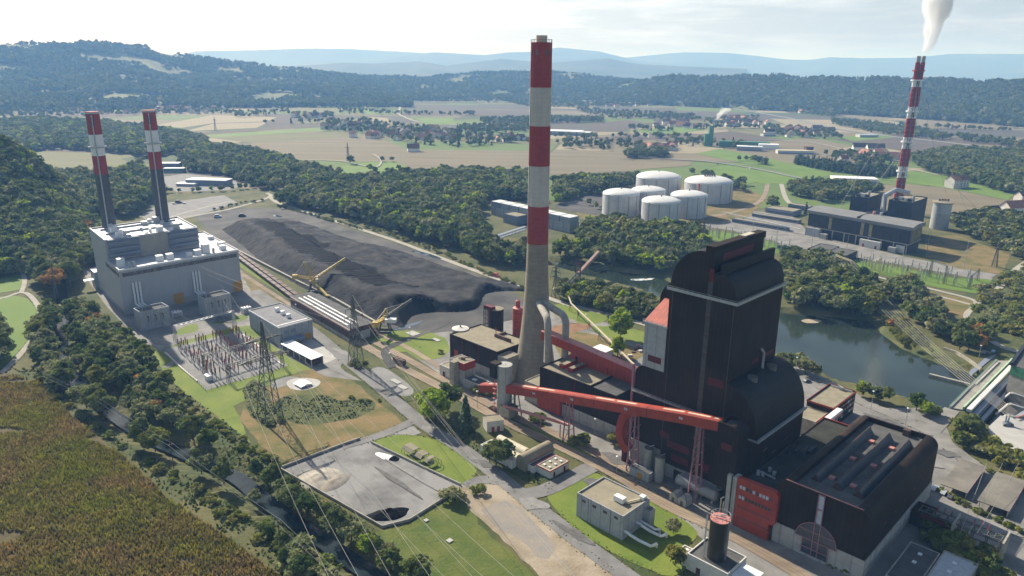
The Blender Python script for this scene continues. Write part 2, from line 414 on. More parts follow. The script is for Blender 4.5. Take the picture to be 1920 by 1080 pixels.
# --- ground materials
G = {}
G['ground'] = mat("rough_grass", (0.055, 0.075, 0.02), 0.95, col2=(0.13, 0.12, 0.045), scale=0.035, detail=8, fine=0.22, fscale=1.2, thr=(0.38, 0.62), bump=0.6)
G['lawn'] = mat("mown_lawn", (0.115, 0.17, 0.018), 0.9, col2=(0.175, 0.215, 0.032), scale=0.06, detail=7, fine=0.12, fscale=1.5, bump=0.4)
G['meadow'] = mat("green_meadow", (0.10, 0.18, 0.022), 0.9, col2=(0.14, 0.21, 0.035), scale=0.02, detail=6, fine=0.06, fscale=0.6)
G['drygrass'] = mat("dry_grass", (0.10, 0.11, 0.028), 0.95, col2=(0.22, 0.155, 0.065), scale=0.07, detail=8, fine=0.2, fscale=1.3, thr=(0.36, 0.6), bump=0.5)
G['weeds'] = mat("weedy_patch", (0.04, 0.06, 0.016), 0.95, col2=(0.11, 0.115, 0.03), scale=0.22, detail=8, fine=0.3, fscale=1.6, bump=0.8)
G['asphalt'] = mat("old_asphalt", (0.17, 0.165, 0.152), 0.9, col2=(0.275, 0.265, 0.245), scale=0.09, detail=8, fine=0.05, fscale=2.0)
G['asphalt_d'] = mat("dark_asphalt", (0.15, 0.147, 0.14), 0.9, col2=(0.235, 0.23, 0.22), scale=0.08, detail=8, fine=0.06, fscale=2.0)
G['yardgravel'] = mat("grey_gravel", (0.20, 0.20, 0.195), 0.95, col2=(0.27, 0.265, 0.25), scale=0.12, detail=8, fine=0.14, fscale=3.0)
G['track'] = mat("brown_track_ballast", (0.20, 0.155, 0.11), 0.95, col2=(0.34, 0.27, 0.19), scale=0.1, detail=7, fine=0.14, fscale=2.5, streak=(-SA, (0.12, 1.0, 1.0)))
G['lightconc'] = mat("pale_concrete_slab", (0.42, 0.41, 0.38), 0.9, 0.08, 0.15, fine=0.04)
G['sand'] = mat("bare_sandy_soil", (0.22, 0.178, 0.115), 0.95, col2=(0.38, 0.32, 0.235), scale=0.06, detail=8, fine=0.12, fscale=2.0, thr=(0.34, 0.6), bump=0.4)
G['greybare'] = mat("grey_stony_ground", (0.24, 0.225, 0.205), 0.95, col2=(0.30, 0.26, 0.21), scale=0.1, detail=8, fine=0.16, fscale=2.2)
G['path'] = mat("pale_gravel_path", (0.36, 0.34, 0.29), 0.95, 0.12, 0.2, fine=0.06)
G['coalground'] = mat("coal_dust_ground", (0.034, 0.034, 0.035), 0.9, col2=(0.115, 0.11, 0.10), scale=0.035, detail=9, fine=0.12, fscale=1.2, thr=(0.33, 0.66))
G['rust_ground'] = mat("rusty_soil", (0.25, 0.14, 0.075), 0.95, 0.2, 0.15, fine=0.1)
FC = [((0.15, 0.127, 0.075), (0.205, 0.175, 0.108)), ((0.078, 0.064, 0.05), (0.115, 0.095, 0.072)), ((0.25, 0.215, 0.135), (0.31, 0.27, 0.17)),
      ((0.09, 0.15, 0.03), (0.13, 0.18, 0.045)), ((0.125, 0.13, 0.05), (0.165, 0.16, 0.07)), ((0.07, 0.067, 0.052), (0.1, 0.095, 0.072)), ((0.05, 0.085, 0.03), (0.075, 0.1, 0.04))]
FN = ["ploughed_soil", "dark_soil", "straw_stubble", "young_green_crop", "dry_maize", "bare_field_soil", "dark_green_crop"]
FM = [mat(n, a, 0.95, col2=b, scale=0.02, detail=6, streak=(0.35, (0.2, 2.0, 1.0))) for n, (a, b) in zip(FN, FC)]
M['water'] = mat("river_water", (0.024, 0.036, 0.026), 0.08, 0.3, 0.03, spec=0.42)
def wavy(m, sc, st, strength):
    n = m.node_tree; nd = n.nodes; lk = n.links.new
    g = nd.new("ShaderNodeNewGeometry"); mp = nd.new("ShaderNodeMapping"); mp.inputs["Scale"].default_value = st; lk(g.outputs["Position"], mp.inputs[0])
    z = nd.new("ShaderNodeTexNoise"); z.inputs["Scale"].default_value = sc; z.inputs["Detail"].default_value = 4; lk(mp.outputs[0], z.inputs["Vector"])
    bp = nd.new("ShaderNodeBump"); bp.inputs["Strength"].default_value = strength; bp.inputs["Distance"].default_value = 0.3
    lk(z.outputs[0], bp.inputs["Height"]); lk(bp.outputs[0], nd["Principled BSDF"].inputs["Normal"])
wavy(M['water'], 0.6, (1, 1, 1), 0.16)
M['stream'] = mat("rippled_stream_water", (0.022, 0.034, 0.038), 0.06, 0.3, 0.2, spec=0.13); wavy(M['stream'], 2.6, (1, 1, 1), 0.16)
M['foam'] = mat("white_water", (0.06, 0.08, 0.075), 0.5, col2=(0.75, 0.77, 0.76), scale=.3, detail=6, thr=(.4, .56))
M['puddle'] = mat("puddle_water", (0.05, 0.07, 0.09), 0.06, 0.2, 0.3, spec=0.7)

# --- river and stream outlines
RIVER = px([(1040, 488), (1100, 503), (1150, 508), (1200, 515), (1235, 520), (1270, 535), (1330, 560), (1400, 578), (1467, 587), (1513, 590), (1580, 597), (1636, 605),
            (1650, 623), (1673, 640), (1697, 657), (1727, 669), (1783, 691), (1840, 705), (1780, 772), (1720, 752), (1613, 722), (1570, 715), (1537, 697),
            (1453, 665), (1380, 640), (1300, 597), (1250, 562), (1200, 542), (1150, 529), (1100, 518), (1040, 500)], -2.5)
LOWER = px([(1800, 780), (1850, 722), (1990, 770), (1960, 850), (1880, 830)], -7)
STREAM_C = smooth_poly(px([(112, 520), (118, 575), (120, 600), (115, 640), (114, 668), (145, 718), (200, 768), (270, 815), (350, 852), (440, 893), (480, 925), (520, 955), (560, 985), (600, 1010), (650, 1045), (700, 1080), (770, 1135)], -1.4), 4, False)
_l, _r = strip_poly(STREAM_C, 8.6); STREAM = [p for p in _l] + [p for p in _r[::-1]]
_l, _r = strip_poly(STREAM_C, 13.0); STREAM_BED = _l + _r[::-1]

def axis(lo, hi, step, far):
    a = list(np.arange(lo, hi + 1e-6, step)); d = step; x = hi; b = []
    while x < far: d *= 1.32; x += d; b.append(x)
    d = step; x = lo; c = []
    while x > -far: d *= 1.32; x -= d; c.append(x)
    return np.array(c[::-1] + a + b)
gx, gy = axis(-420, 640, 4.0, 34000), axis(130, 800, 4.0, 34000)
GX, GY = np.meshgrid(gx, gy)
GZ = np.zeros_like(GX)
def cover(poly):
    acc = np.zeros_like(GX)
    for dx in (-3, 0, 3):
        for dy in (-3, 0, 3): acc += inpoly(GX + dx, GY + dy, poly)
    return acc / 9
GZ = -5.0 * cover(RIVER)
GZ = np.minimum(GZ, -10.0 * cover(LOWER)); GZ = np.minimum(GZ, -2.8 * np.minimum(1, 1.3 * cover(STREAM_BED)))
ny, nx = GX.shape
mb = MB(True); mb.v = np.stack([GX.ravel(), GY.ravel(), GZ.ravel()], 1).tolist()
mb.f = [(j * nx + i, j * nx + i + 1, (j + 1) * nx + i + 1, (j + 1) * nx + i) for j in range(ny - 1) for i in range(nx - 1)]
mb.mi = [0] * len(mb.f)
structure(mb.build("ground", G['ground'], loc=(0, 0, 0)))
def widen(poly, d):
    c = np.mean(poly, axis=0); return [p + (p - c) / (np.hypot(*(p - c)) + 1e-9) * d for p in poly]
def grow(poly, d):
    n = len(poly); out = []; area = sum(poly[i][0] * poly[(i + 1) % n][1] - poly[(i + 1) % n][0] * poly[i][1] for i in range(n)); sg = 1 if area > 0 else -1
    for i in range(n):
        a, b, c = poly[i - 1], poly[i], poly[(i + 1) % n]; d1 = (c - a) / (np.hypot(*(c - a)) + 1e-9); out.append(b + sg * d * np.array([d1[1], -d1[0]]))
    return out
sheet("river_water", grow(RIVER, 4), -2.5, M['water']); sheet("tailwater", grow(LOWER, 3), -7.5, M['water'])
_l, _r = strip_poly(STREAM_C, 7.0)
sheet("stream_water", _l + _r[::-1], -1.4, M['stream'])
sheet("white_water", px([(1181, 523), (1205, 522), (1228, 521), (1222, 524.5), (1200, 526), (1184, 525.5)], -2.45), -2.45, M['foam'], jit=0.8)
sheet("gravel_bar", smooth_poly(px([(1503, 601), (1520, 598), (1541, 601), (1535, 605), (1512, 606)], -2.4)), -2.4, G['sand'], jit=0.7)

# --- hills
HG = {}
def hill(name, sky, Df, Dr, m, cols=90, rows=16, back=0.7, drop=12.0, rough=6.0, fscale=0.004, base=-2.0, power=1.15):
    sky = sorted(sky); xs = np.linspace(sky[0][0], sky[-1][0], cols); ys = np.interp(xs, [p[0] for p in sky], [p[1] for p in sky])
    rows_b = max(3, rows // 3); grid = np.zeros((rows + rows_b + 1, cols, 3))
    for i, (x, y) in enumerate(zip(xs, ys)):
        d = ray(x, y); h = math.hypot(d[0], d[1]); ux, uy = d[0] / h, d[1] / h
        dr = Dr(x) if callable(Dr) else Dr; df = Df(x) if callable(Df) else Df
        zr = CAMH + dr * d[2] / h - drop
        for j in range(rows + rows_b + 1):
            if j <= rows:
                u = j / rows; D = df + (dr - df) * u; z = zr * (u ** power) * (1 - 0.25 * math.sin(math.pi * u))
            else:
                u = (j - rows) / rows_b; D = dr + (dr - df) * back * u; z = zr * (1 - u) ** 1.2
            X, Y = ux * D, uy * D
            f = math.sin(math.pi * min(1, j / rows) * 0.97) if j <= rows else 0.3
            z += rough * f * 2 * mnoise.noise((X * fscale, Y * fscale, 3.1)) + rough * f * mnoise.noise((X * fscale * 3, Y * fscale * 3, 9.1))
            z += rough * .22 * f * mnoise.noise((X * fscale * 14, Y * fscale * 14, 5.5)) + rough * .14 * mnoise.noise((X * fscale * 40, Y * fscale * 40, 2.5))
            grid[j, i] = (X, Y, z + base)
    mb = MB(True); mb.v = grid.reshape(-1, 3).tolist(); R = rows + rows_b + 1
    mb.f = [(j * cols + i, j * cols + i + 1, (j + 1) * cols + i + 1, (j + 1) * cols + i) for j in range(R - 1) for i in range(cols - 1)]
    mb.mi = [0] * len(mb.f)
    o = mb.build(name, m, loc=(*grid[rows, cols // 2, :2], 0), smooth=True); structure(o)
    HG[name] = (grid, rows)
    return o
G['hillwood'] = mat("forest_floor_green", (0.05, 0.075, 0.03), 0.95, col2=(0.2, 0.21, 0.08), scale=0.006, detail=9, fine=0.2, fscale=0.08)
G['farhill'] = mat("far_wooded_hill", (0.03, 0.05, 0.025), 0.95, col2=(0.075, 0.085, 0.04), scale=0.0016, detail=10, thr=(0.4, 0.62))
hill("wooded_hill", [(-160, 76), (0, 76), (50, 77), (130, 80), (160, 75), (200, 77), (270, 83), (300, 93), (340, 99), (400, 108), (450, 114), (520, 120), (580, 128), (640, 137), (700, 146), (770, 160)], 2950, 4500, G['hillwood'], cols=120, rows=22, drop=16, rough=12, fscale=0.0016)
hill("near_wooded_slope", [(-260, 205), (-80, 235), (0, 262), (30, 270), (60, 290), (90, 318), (130, 358), (165, 400), (190, 430)], 690, 930, G['hillwood'], cols=50, rows=14, drop=8, rough=4, fscale=0.01)
hill("low_wooded_hill", [(560, 150), (600, 142), (640, 136), (700, 140), (780, 141), (850, 138), (890, 134), (960, 131), (1040, 132), (1085, 132), (1110, 141), (1180, 146), (1230, 152), (1290, 160)], 3500, 4700, G['hillwood'], cols=110, rows=16, drop=14, rough=14, fscale=0.002)
hill("blue_hill", [(520, 124), (600, 120), (640, 116), (700, 118), (787, 114), (837, 122), (940, 109), (993, 114), (1040, 116), (1140, 108), (1190, 118), (1290, 124), (1400, 128)], 6500, 9000, G['farhill'], cols=240, drop=5, rough=18, fscale=0.001)
hill("distant_hill", [(420, 122), (560, 118), (713, 110), (813, 98), (907, 103), (953, 98), (993, 97), (1047, 89), (1123, 96), (1160, 105), (1207, 115), (1280, 120), (1400, 128)], 10500, 14000, G['farhill'], cols=260, drop=0, rough=25, fscale=0.0006)
hill("wooded_ridge", [(1110, 160), (1180, 150), (1230, 141), (1280, 138), (1347, 140), (1420, 138), (1467, 138), (1497, 144), (1547, 140), (1613, 145), (1653, 140), (1713, 145), (1780, 145), (1920, 149), (2050, 150)], lambda x: 3250 - (x - 1300) * 0.9, lambda x: 3900 - (x - 1300) * 0.9, G['hillwood'], cols=110, rows=12, drop=15, rough=8, fscale=0.003, power=0.8)
hill("mountain_range", [(1080, 121), (1160, 109), (1280, 98), (1363, 99), (1413, 104), (1480, 112), (1520, 112), (1557, 107), (1613, 109), (1713, 108), (1780, 101), (1920, 101), (2050, 98)], 13000, 16000, G['farhill'], cols=240, drop=0, rough=30, fscale=0.0003)
hill("far_mountain_range", [(240, 117), (333, 103), (367, 96), (480, 94), (560, 91), (640, 91), (760, 97), (900, 105), (1000, 117)], 13000, 16000, G['farhill'], cols=220, drop=0, rough=30, fscale=0.0003)

# --- patchwork of fields on the plain: strips split from larger blocks
rf = random.Random(21); FB = {i: MB(True) for i in range(len(FM))}
def bsp(a0, a1, b0, b1, th, lvl):
    w, h = a1 - a0, b1 - b0
    if lvl == 0 or (w < 130 and h < 60):
        k = rf.choices(range(len(FM)), [4, 4, 3, 5, 4, 3, 4])[0]
        c, s = math.cos(th), math.sin(th); g = rf.uniform(0.5, 3.5)
        pts = [(a0 + g, b0 + g), (a1 - g, b0 + g), (a1 - g, b1 - g), (a0 + g, b1 - g)]
        FB[k].add([(600 + c * a - s * b, 1900 + s * a + c * b, 0.12) for a, b in pts], [(0, 1, 2, 3)]); return
    r = rf.uniform(0.35, 0.65)
    if w * rf.uniform(.5, 1.1) > h * 1.7: bsp(a0, a0 + w * r, b0, b1, th, lvl - 1); bsp(a0 + w * r, a1, b0, b1, th, lvl - 1)
    else: bsp(a0, a1, b0, b0 + h * r, th, lvl - 1); bsp(a0, a1, b0 + h * r, b1, th, lvl - 1)
bsp(-4200, 4200, -1050, 2400, -0.16, 10)
for k, b in FB.items(): structure(b.build("field", FM[k], loc=(600, 1900, 0)))
for y0, n in ((0.0, 0),):
    far = MB(True)
# explicit fields seen in the photograph (pixel outline, material, layer)
FIELDS = [
    ([(470, 268), (700, 254), (765, 281), (1000, 283), (1235, 306), (1190, 320), (1000, 330), (860, 330), (780, 330), (740, 302), (640, 303), (560, 300)], 0),
    ([(640, 312), (700, 304), (745, 306), (790, 322), (835, 322), (830, 338), (720, 340), (640, 335)], 'meadow'),
    ([(380, 254), (617, 238), (620, 244), (405, 258)], 'meadow'), ([(347, 246), (400, 232), (505, 229), (480, 240)], 2), ([(360, 250), (480, 241), (600, 231), (615, 236), (380, 253)], 1),
    ([(290, 235), (400, 216), (520, 220), (500, 228), (400, 231), (340, 240)], 2), ([(405, 260), (640, 246), (700, 253), (470, 268)], 4),
    ([(660, 205), (735, 207), (732, 213), (690, 214)], 'meadow'), ([(640, 188), (700, 192), (702, 204), (650, 196)], 2), ([(745, 187), (765, 186), (760, 195), (728, 193)], 2),
    ([(780, 222), (848, 221), (858, 233), (800, 234)], 'meadow'), ([(690, 219), (735, 222), (735, 232), (700, 228)], 2), ([(725, 222), (780, 224), (770, 232), (740, 232)], 5),
    ([(755, 205), (990, 207), (990, 216), (756, 217)], 1), ([(760, 196), (985, 198), (990, 205), (760, 204)], 5), ([(850, 226), (990, 218), (1000, 222), (860, 236)], 3),
    ([(1100, 232), (1180, 225), (1240, 236), (1120, 248)], 1), ([(1040, 262), (1180, 248), (1240, 268), (1180, 285), (1060, 275)], 0), ([(1120, 258), (1200, 252), (1225, 262), (1140, 270)], 1),
    ([(1170, 246), (1260, 238), (1330, 243), (1260, 252)], 'meadow'), ([(1285, 254), (1370, 246), (1470, 262), (1410, 268), (1330, 266)], 1), ([(1420, 268), (1520, 258), (1600, 275), (1500, 285)], 0),
    ([(1270, 193), (1300, 186), (1450, 190), (1700, 200), (1920, 208), (1920, 216), (1700, 212), (1450, 203)], 4), ([(1570, 208), (1700, 218), (1640, 226), (1560, 216)], 0),
    ([(1720, 226), (1900, 236), (1900, 243), (1720, 238)], 0), ([(1720, 240), (1920, 245), (1920, 258), (1740, 254)], 5), ([(1560, 262), (1700, 252), (1820, 272), (1720, 288), (1640, 275)], 1),
    ([(1305, 288), (1350, 279), (1450, 299), (1565, 327), (1535, 334), (1430, 312), (1360, 300)], 'meadow'), ([(1330, 316), (1370, 308), (1420, 320), (1440, 338), (1400, 346), (1350, 335)], 'meadow'),
    ([(1405, 318), (1500, 326), (1540, 340), (1520, 345), (1425, 345)], 'meadow'), ([(1630, 334), (1700, 322), (1740, 320), (1790, 334), (1905, 363), (1890, 376), (1780, 354), (1690, 341)], 'meadow'),
    ([(1690, 344), (1780, 356), (1895, 379), (1875, 398), (1760, 374), (1680, 360)], 0), ([(1570, 257), (1660, 252), (1680, 258), (1600, 265)], 'meadow'),
    ([(80, 294), (125, 286), (200, 290), (248, 306), (200, 322), (120, 330), (85, 320)], 4), ([(0, 448), (60, 440), (80, 460), (50, 495), (0, 500)], 2),
    ([(1190, 300), (1300, 303), (1290, 312), (1200, 318)], 0),
]
for i, (pp, k) in enumerate(FIELDS):
    sheet("field", px(pp), 0.2 + 0.006 * i, G['meadow'] if k == 'meadow' else FM[k])
# ================================================================== THE OLD COAL PLANT (site axes s,t)
def SZ(x, y, t0):
    d = ray(x, y); k = (t0 + float(SO @ E2)) / float(d[:2] @ E2)
    p = np.array([0, 0, CAMH]) + k * d
    return ST(p)[0], float(p[2])
def ZT(x, y, s, t):
    q = W(s, t); d = ray(x, y); return CAMH + math.hypot(q[0], q[1]) / math.hypot(d[0], d[1]) * d[2]
XF = None
def part(name, m, root, fn, smooth=False, kind=None, label=None, world=False):
    mb = MB(world, XF); fn(mb); o = mb.build(name, m, root, smooth=smooth)
    if kind: o['kind'] = kind
    if label: o['label'] = label
    return o
def parts(name, m, root, fns, **k):
    for fn in fns: part(name, m, root, fn, **k)
def pbox(name, m, root, *a, **k): return part(name, m, root, lambda b: b.box(*a, **k))
def railing(mb, pts, h=1.1, step=2.2, w=0.09, m=0):
    for a, b in zip(pts[:-1], pts[1:]):
        a, b = np.array(a, float), np.array(b, float); n = max(1, int(np.linalg.norm(b - a) / step))
        for zz in (h, h * 0.5): mb.bar(a + (0, 0, zz), b + (0, 0, zz), w, m=m)
        for i in range(n + 1):
            p = a + (b - a) * i / n; mb.bar(p, p + (0, 0, h), w, m=m)

# ---- tall chimney
ch = sthing("tall_chimney", "tall concrete chimney with red and white bands and a flared foot", "chimney", 0, 0)
PR = [(12.7, -0.5), (11.6, 4), (10.3, 10), (9.2, 18), (8.1, 28), (7.3, 36), (6.75, 44), (6.3, 52), (5.95, 60), (5.7, 68), (5.55, 75.6)]
part("shaft", M['ch_conc'], ch, lambda b: b.lathe(0, 0, PR, 48, [0], cap=False), smooth=True)
zb = [75.6, 95.3, 115.8, 135.5, 154.0, 175.0]; rb = [5.55, 5.45, 5.38, 5.3, 5.25, 5.2]
for i in range(5):
    part("red_band" if i % 2 == 0 else "white_band", M['ch_red'] if i % 2 == 0 else M['ch_white'], ch,
         lambda b: b.lathe(0, 0, [(rb[i], zb[i]), (rb[i + 1], zb[i + 1])], 48, [0], cap=(i == 4)), smooth='auto')
part("flue", M['cream'], ch, lambda b: b.lathe(0, 0, [(2.75, 175), (2.75, 178.2), (2.3, 178.2), (2.3, 176)], 28, [0], cap=False), smooth='auto')
part("top_railing", M['steel'], ch, lambda b: [b.bar((5.1 * math.cos(a), 5.1 * math.sin(a), 175), (5.1 * math.cos(a), 5.1 * math.sin(a), 176.4), 0.12) for a in np.linspace(0, 6.283, 17)[:-1]]
     + [b.tube([(5.1 * math.cos(a), 5.1 * math.sin(a), 176.3) for a in np.linspace(0, 6.283, 33)], 0.07, 5)])
for a in (-70, -110, -20, -160, 20, 70, 110, 160):
    aa = math.radians(a + 0)
    part("opening", M['glass'], ch, lambda b: b.lathe(5.02 * math.cos(aa), 5.02 * math.sin(aa), [(0.55, 169), (0.55, 171.6)], 8, [0]))
for k, (s, t, top, ea) in enumerate([(24.4, -17.7, 43.5, 0), (26.9, -6.9, 43.5, 0)]):
    def duct(b):
        L = math.hypot(s, t); ux, uy = s / L, t / L; bend = [(s, t, 20.9), (s, t, top - 5)]
        for q in range(1, 8):
            an = math.pi / 2 * q / 7; bend.append((s - ux * 5 * (1 - math.cos(an)), t - uy * 5 * (1 - math.cos(an)), top - 5 + 5 * math.sin(an)))
        bend.append((ux * 6, uy * 6, top + 1)); b.tube(bend, 1.8, 20)
    part("flue_duct", M['conc'], ch, duct, smooth='auto')
part("ladder", M['steel'], ch, lambda b: [b.bar((5.6 * math.cos(-2.0), 5.6 * math.sin(-2.0), 76), (5.25 * math.cos(-2.0), 5.25 * math.sin(-2.0), 175), 0.25)])

# ---- boiler house
bh = sthing("boiler_house", "towering dark brown boiler house with rounded shoulders and a roof ridge", "power plant", 118, -16)
T0, T1 = -36.0, 2.8
pbox("body", M['clad'], bh, 104, 132.2, T0, T1, 0, 82)
prof = [(104, 82.003), (132.2, 82.003)] + arc(126.2, 82, 6, 0, 90, 10, 9) + [(126.2, 91), (123, 90.6), (121.9, 90.6), (121.9, 99), (118.5, 98.6)] + arc(117.6, 82, 13.6, 92, 180, 14, 16.6)[:-1]
part("arched_roof", [M['clad_roof'], M['clad']], bh, lambda b: b.prism(prof, 't', T0, T1, 0, capm=1), smooth='auto')
pbox("roof_ridge", M['clad'], bh, 118.2, 121.85, T0 + 0.03, T1 + 1.5, 98.4, 101)
pbox("roof_hatch", M['cream'], bh, 118.8, 121.2, -12, -4, 101, 101.4)
part("louvre_band", M['red_dark'], bh, lambda b: b.box(121.9, 122.2, T0 + 6, T1 - 9, 94.5, 97.5))
pbox("roof_beam", M['clad_roof'], bh, 124.6, 126.0, T0 + .6, T1 + 2.5, 90.2, 94.6)
pbox("red_panel", M['red_dark'], bh, 120.6, 122.6, T0 - 0.16, T0, 87.5, 92.5)
def strip(b):
    b.box(120.4, 122.4, T0 - 0.12, T0 - 0.001, 9, 87.4, 0)
    for z in np.arange(14, 86, 7.4): b.box(120.3, 122.5, T0 - 0.2, T0 - 0.121, z, z + 0.35, 1)
part("stair_window", [mat("smoky_strip_glass", (0.075, 0.068, 0.06), 0.35, 0.3, 0.4), M['red_dark']], bh, strip)
part("corner_seam", M['rust'], bh, lambda b: [b.box(s, s + .25, T0 - .08, T0 - .001, 8, 81) for s in (105.3, 131.6)])
pbox("louvre", M['red_dark'], bh, 124.0, 130.6, T0 - .15, T0, 46.8, 49.8)
for s0, s1, z0, z1 in ((108, 118.5, 13.5, 16.5), (110.5, 118.5, 8.2, 11), (124, 128, 9, 12.5), (104.4, 109, 17, 19.5)):
    pbox("louvre", M['red_dark'], bh, s0, s1, T0 - .15, T0, z0, z1)
def gut(b):
    b.box(103.4, 133.6, T0 - 1.3, T0 - .01, 81.2, 81.55); b.box(132.22, 133.6, T0, T1, 81.2, 81.55)
    railing(b, [(103.4, T0 - 1.2, 81.55), (133.5, T0 - 1.2, 81.55), (133.5, T1, 81.55)])
    b.box(103.4, 133.6, T0 - 1.36, T0 - 1.3, 81.0, 82.1); b.box(133.6, 133.66, T0 - 1.36, T1, 81.0, 82.1)
part("gutter_walkway", M['galv'], bh, gut)
# left annex with grey panel and red lean-to roof
pbox("stair_annex", M['clad'], bh, 93.7, 103.99, T0 + 0.4, -20, 45.2, 64.5)
pbox("grey_wall_panel", M['conc_blue'], bh, 93.5, 103.98, T0 - 0.05, T0 + 0.39, 45.4, 64.7)
part("red_lean_to_roof", M['red_roof'], bh, lambda b: b.prism([(T0 - .4, 64.7), (-22, 64.7), (-22, 71.8), (T0 - .4, 65.2)], 's', 93.3, 103.97))
part("eaves_railing", M['galv'], bh, lambda b: [b.box(92.8, 104.5, T0 - .75, T0 - .42, 64.5, 65.1)] + [railing(b, [(92.8, T0 - .7, 65.0), (104.4, T0 - .7, 65.0)])])
pbox("louvre", M['red_dark'], bh, 96, 102.4, T0 - .2, T0 - .06, 48.3, 51)
part("arched_shoulder", M['clad'], bh, lambda b: b.prism([(SZ(1236, 578, -21.9)[0], 45), (103.97, 45), (103.97, 81.6)] + arc(103.97, 70, 103.97 - SZ(1236, 578, -21.9)[0], 90, 180, 10, 11.6), 't', -21.9, -4), smooth='auto')
part("lower_shoulder", M['clad'], bh, lambda b: b.prism([(90.4, 10.6), (103.98, 10.6), (103.98, 45.2)] + arc(94.2, 41.2, 3.8, 90, 180, 8, 4), 't', T0 + .05, -14), smooth='auto')
pbox("concrete_plinth", M['conc_panel'], bh, 90.2, 105.2, T0 - .25, -14, 0, 10.59)
pbox("concrete_plinth", M['conc_panel'], bh, 105.22, 146.5, T0 - .25, T0 - .001, 0, 5.6)
part("service_walkway", M['galv'], bh, lambda b: [b.box(90, 125, T0 - 1.6, T0 - .26, 33.2, 33.5)] + [railing(b, [(90, T0 - 1.5, 33.5), (125, T0 - 1.5, 33.5)])])
pbox("corner_column", M['lilac'], bh, 89.2, 90.1, T0 - 1, T0 - .1, 12, 45)
# lower annex with quarter barrel
prof2 = [(132.23, 0), (146.4, 0), (146.4, 31.4)] + arc(132.23, 31.4, 14.17, 0, 90, 14, 18.4)
part("lower_barrel_annex", [M['clad_roof'], M['clad']], bh, lambda b: b.prism(prof2, 't', T0 - .9, 4.2, 0, capm=1, side=[1, 1] + [0] * 20), smooth='auto')
def gut2(b):
    b.box(146.42, 147.7, T0 - 2, 4.2, 30.9, 31.2); b.box(143.2, 147.7, T0 - 2.1, T0 - .95, 30.9, 31.2); railing(b, [(147.6, T0 - 2, 31.2), (147.6, 4.2, 31.2)])
    b.box(147.7, 147.76, T0 - 2, 4.2, 30.7, 31.8)
part("annex_walkway", M['galv'], bh, gut2)
part("vent_pipe", M['galv'], bh, lambda b: b.tube([(134.2, -12, 49), (134.2, -12, 56), (133.5, -13.5, 58)], 0.55, 10))
for t in (-24, -8):
    part("roof_cowl", M['steel'], bh, lambda b: b.cyl(136.2, t, 2.0, 47.5, 50.2, 20))
for t in (-18, -6): pbox("louvre", M['red_dark'], bh, 132.2, 132.35, t, t + 6, 52, 54)
for t, z in ((-30, 24), (-22, 20), (-12, 22)): pbox("louvre", M['rust'], bh, 146.41, 146.55, t, t + 3.5, z, z + .7)
# turret at the head of the front conveyor
pt = [(135.2, 12)] + [(143.6, 12), (143.6, 35.5)] + arc(140.6, 35.2, 3, 0, 90, 6) + [(140.0, 38.2), (140.0, 36.4), (136, 36.4), (136, 38.2), (135.2, 38.2)]
part("conveyor_turret", [M['clad'], M['clad']], bh, lambda b: b.prism(pt, 't', -46, T0 - .95, 0), smooth='auto')
part("turret_rim", M['clad'], bh, lambda b: [b.box(135.21, 140.5, -46.1, -45.3, 36.3, 38.35), b.box(135.21, 140.5, T0 - 1.9, T0 - 1.0, 36.3, 38.35)])
pbox("turret_roof", M['dark_roof'], bh, 136.02, 139.98, -45.2, T0 - 2, 36.41, 36.6)
pbox("louvre", M['red_dark'], bh, 137.3, 141.6, -46.15, -46.003, 28, 30.6)
pbox("loading_gate", M['glass'], bh, 112.5, 117, T0 - .4, T0 - .26, 0, 4.6)

# ---- red conveyor running up to the turret
def sweep(b, path, prof, m=0):
    """sweep a closed (offset_t, dz) profile along an (s,t,z) path"""
    n = len(prof); R = [[(p[0], p[1] + o, p[2] + z) for o, z in prof] for p in path]
    for i in range(len(path) - 1):
        b.add(R[i] + R[i + 1], [(k, (k + 1) % n, n + (k + 1) % n, n + k) for k in range(n)], m)
    b.add(R[0], [tuple(range(n))[::-1]], m); b.add(R[-1], [tuple(range(n))], m)
cv = sthing("conveyor_gallery", "long red conveyor gallery climbing in front of the dark boiler house", "conveyor", 70, -43)
path = [(3, -43.2, 5.6), (26, -43.2, 12.6), (60, -43.2, 19.6), (97, -43.2, 26.8), (119, -43.2, 31.2), (135.1, -43.2, 33.8)]
gp = [(-1.9, 0), (1.9, 0), (1.9, 4.0), (1.5, 4.5), (-1.5, 4.5), (-1.9, 4.0)]
part("gallery", M['red'], cv, lambda b: sweep(b, path, gp))
def zp(s): return float(np.interp(s, [p[0] for p in path], [p[2] for p in path]))
for a in np.arange(9, 134, 11.2):
    e = min(a + 9.6, 134)
    if int(a) % 3 == 2: continue
    part("skylight_strip", M['cream'], cv, lambda b: b.add([(a, -44.1, zp(a) + 4.62), (e, -44.1, zp(e) + 4.62), (e, -43.0, zp(e) + 4.62), (a, -43.0, zp(a) + 4.62), (a, -44.1, zp(a) + 4.5), (e, -44.1, zp(e) + 4.5), (e, -43.0, zp(e) + 4.5), (a, -43.0, zp(a) + 4.5)],
         [(0, 1, 2, 3), (0, 1, 5, 4), (1, 2, 6, 5), (2, 3, 7, 6), (3, 0, 4, 7)]))
for a in (40, 63, 92, 118):
    part("window", M['glass_pale'], cv, lambda b: [b.box(a + k, a + k + .7, -45.2, -45.103, zp(a) + 1.9, zp(a) + 2.9) for k in (0, .9)])
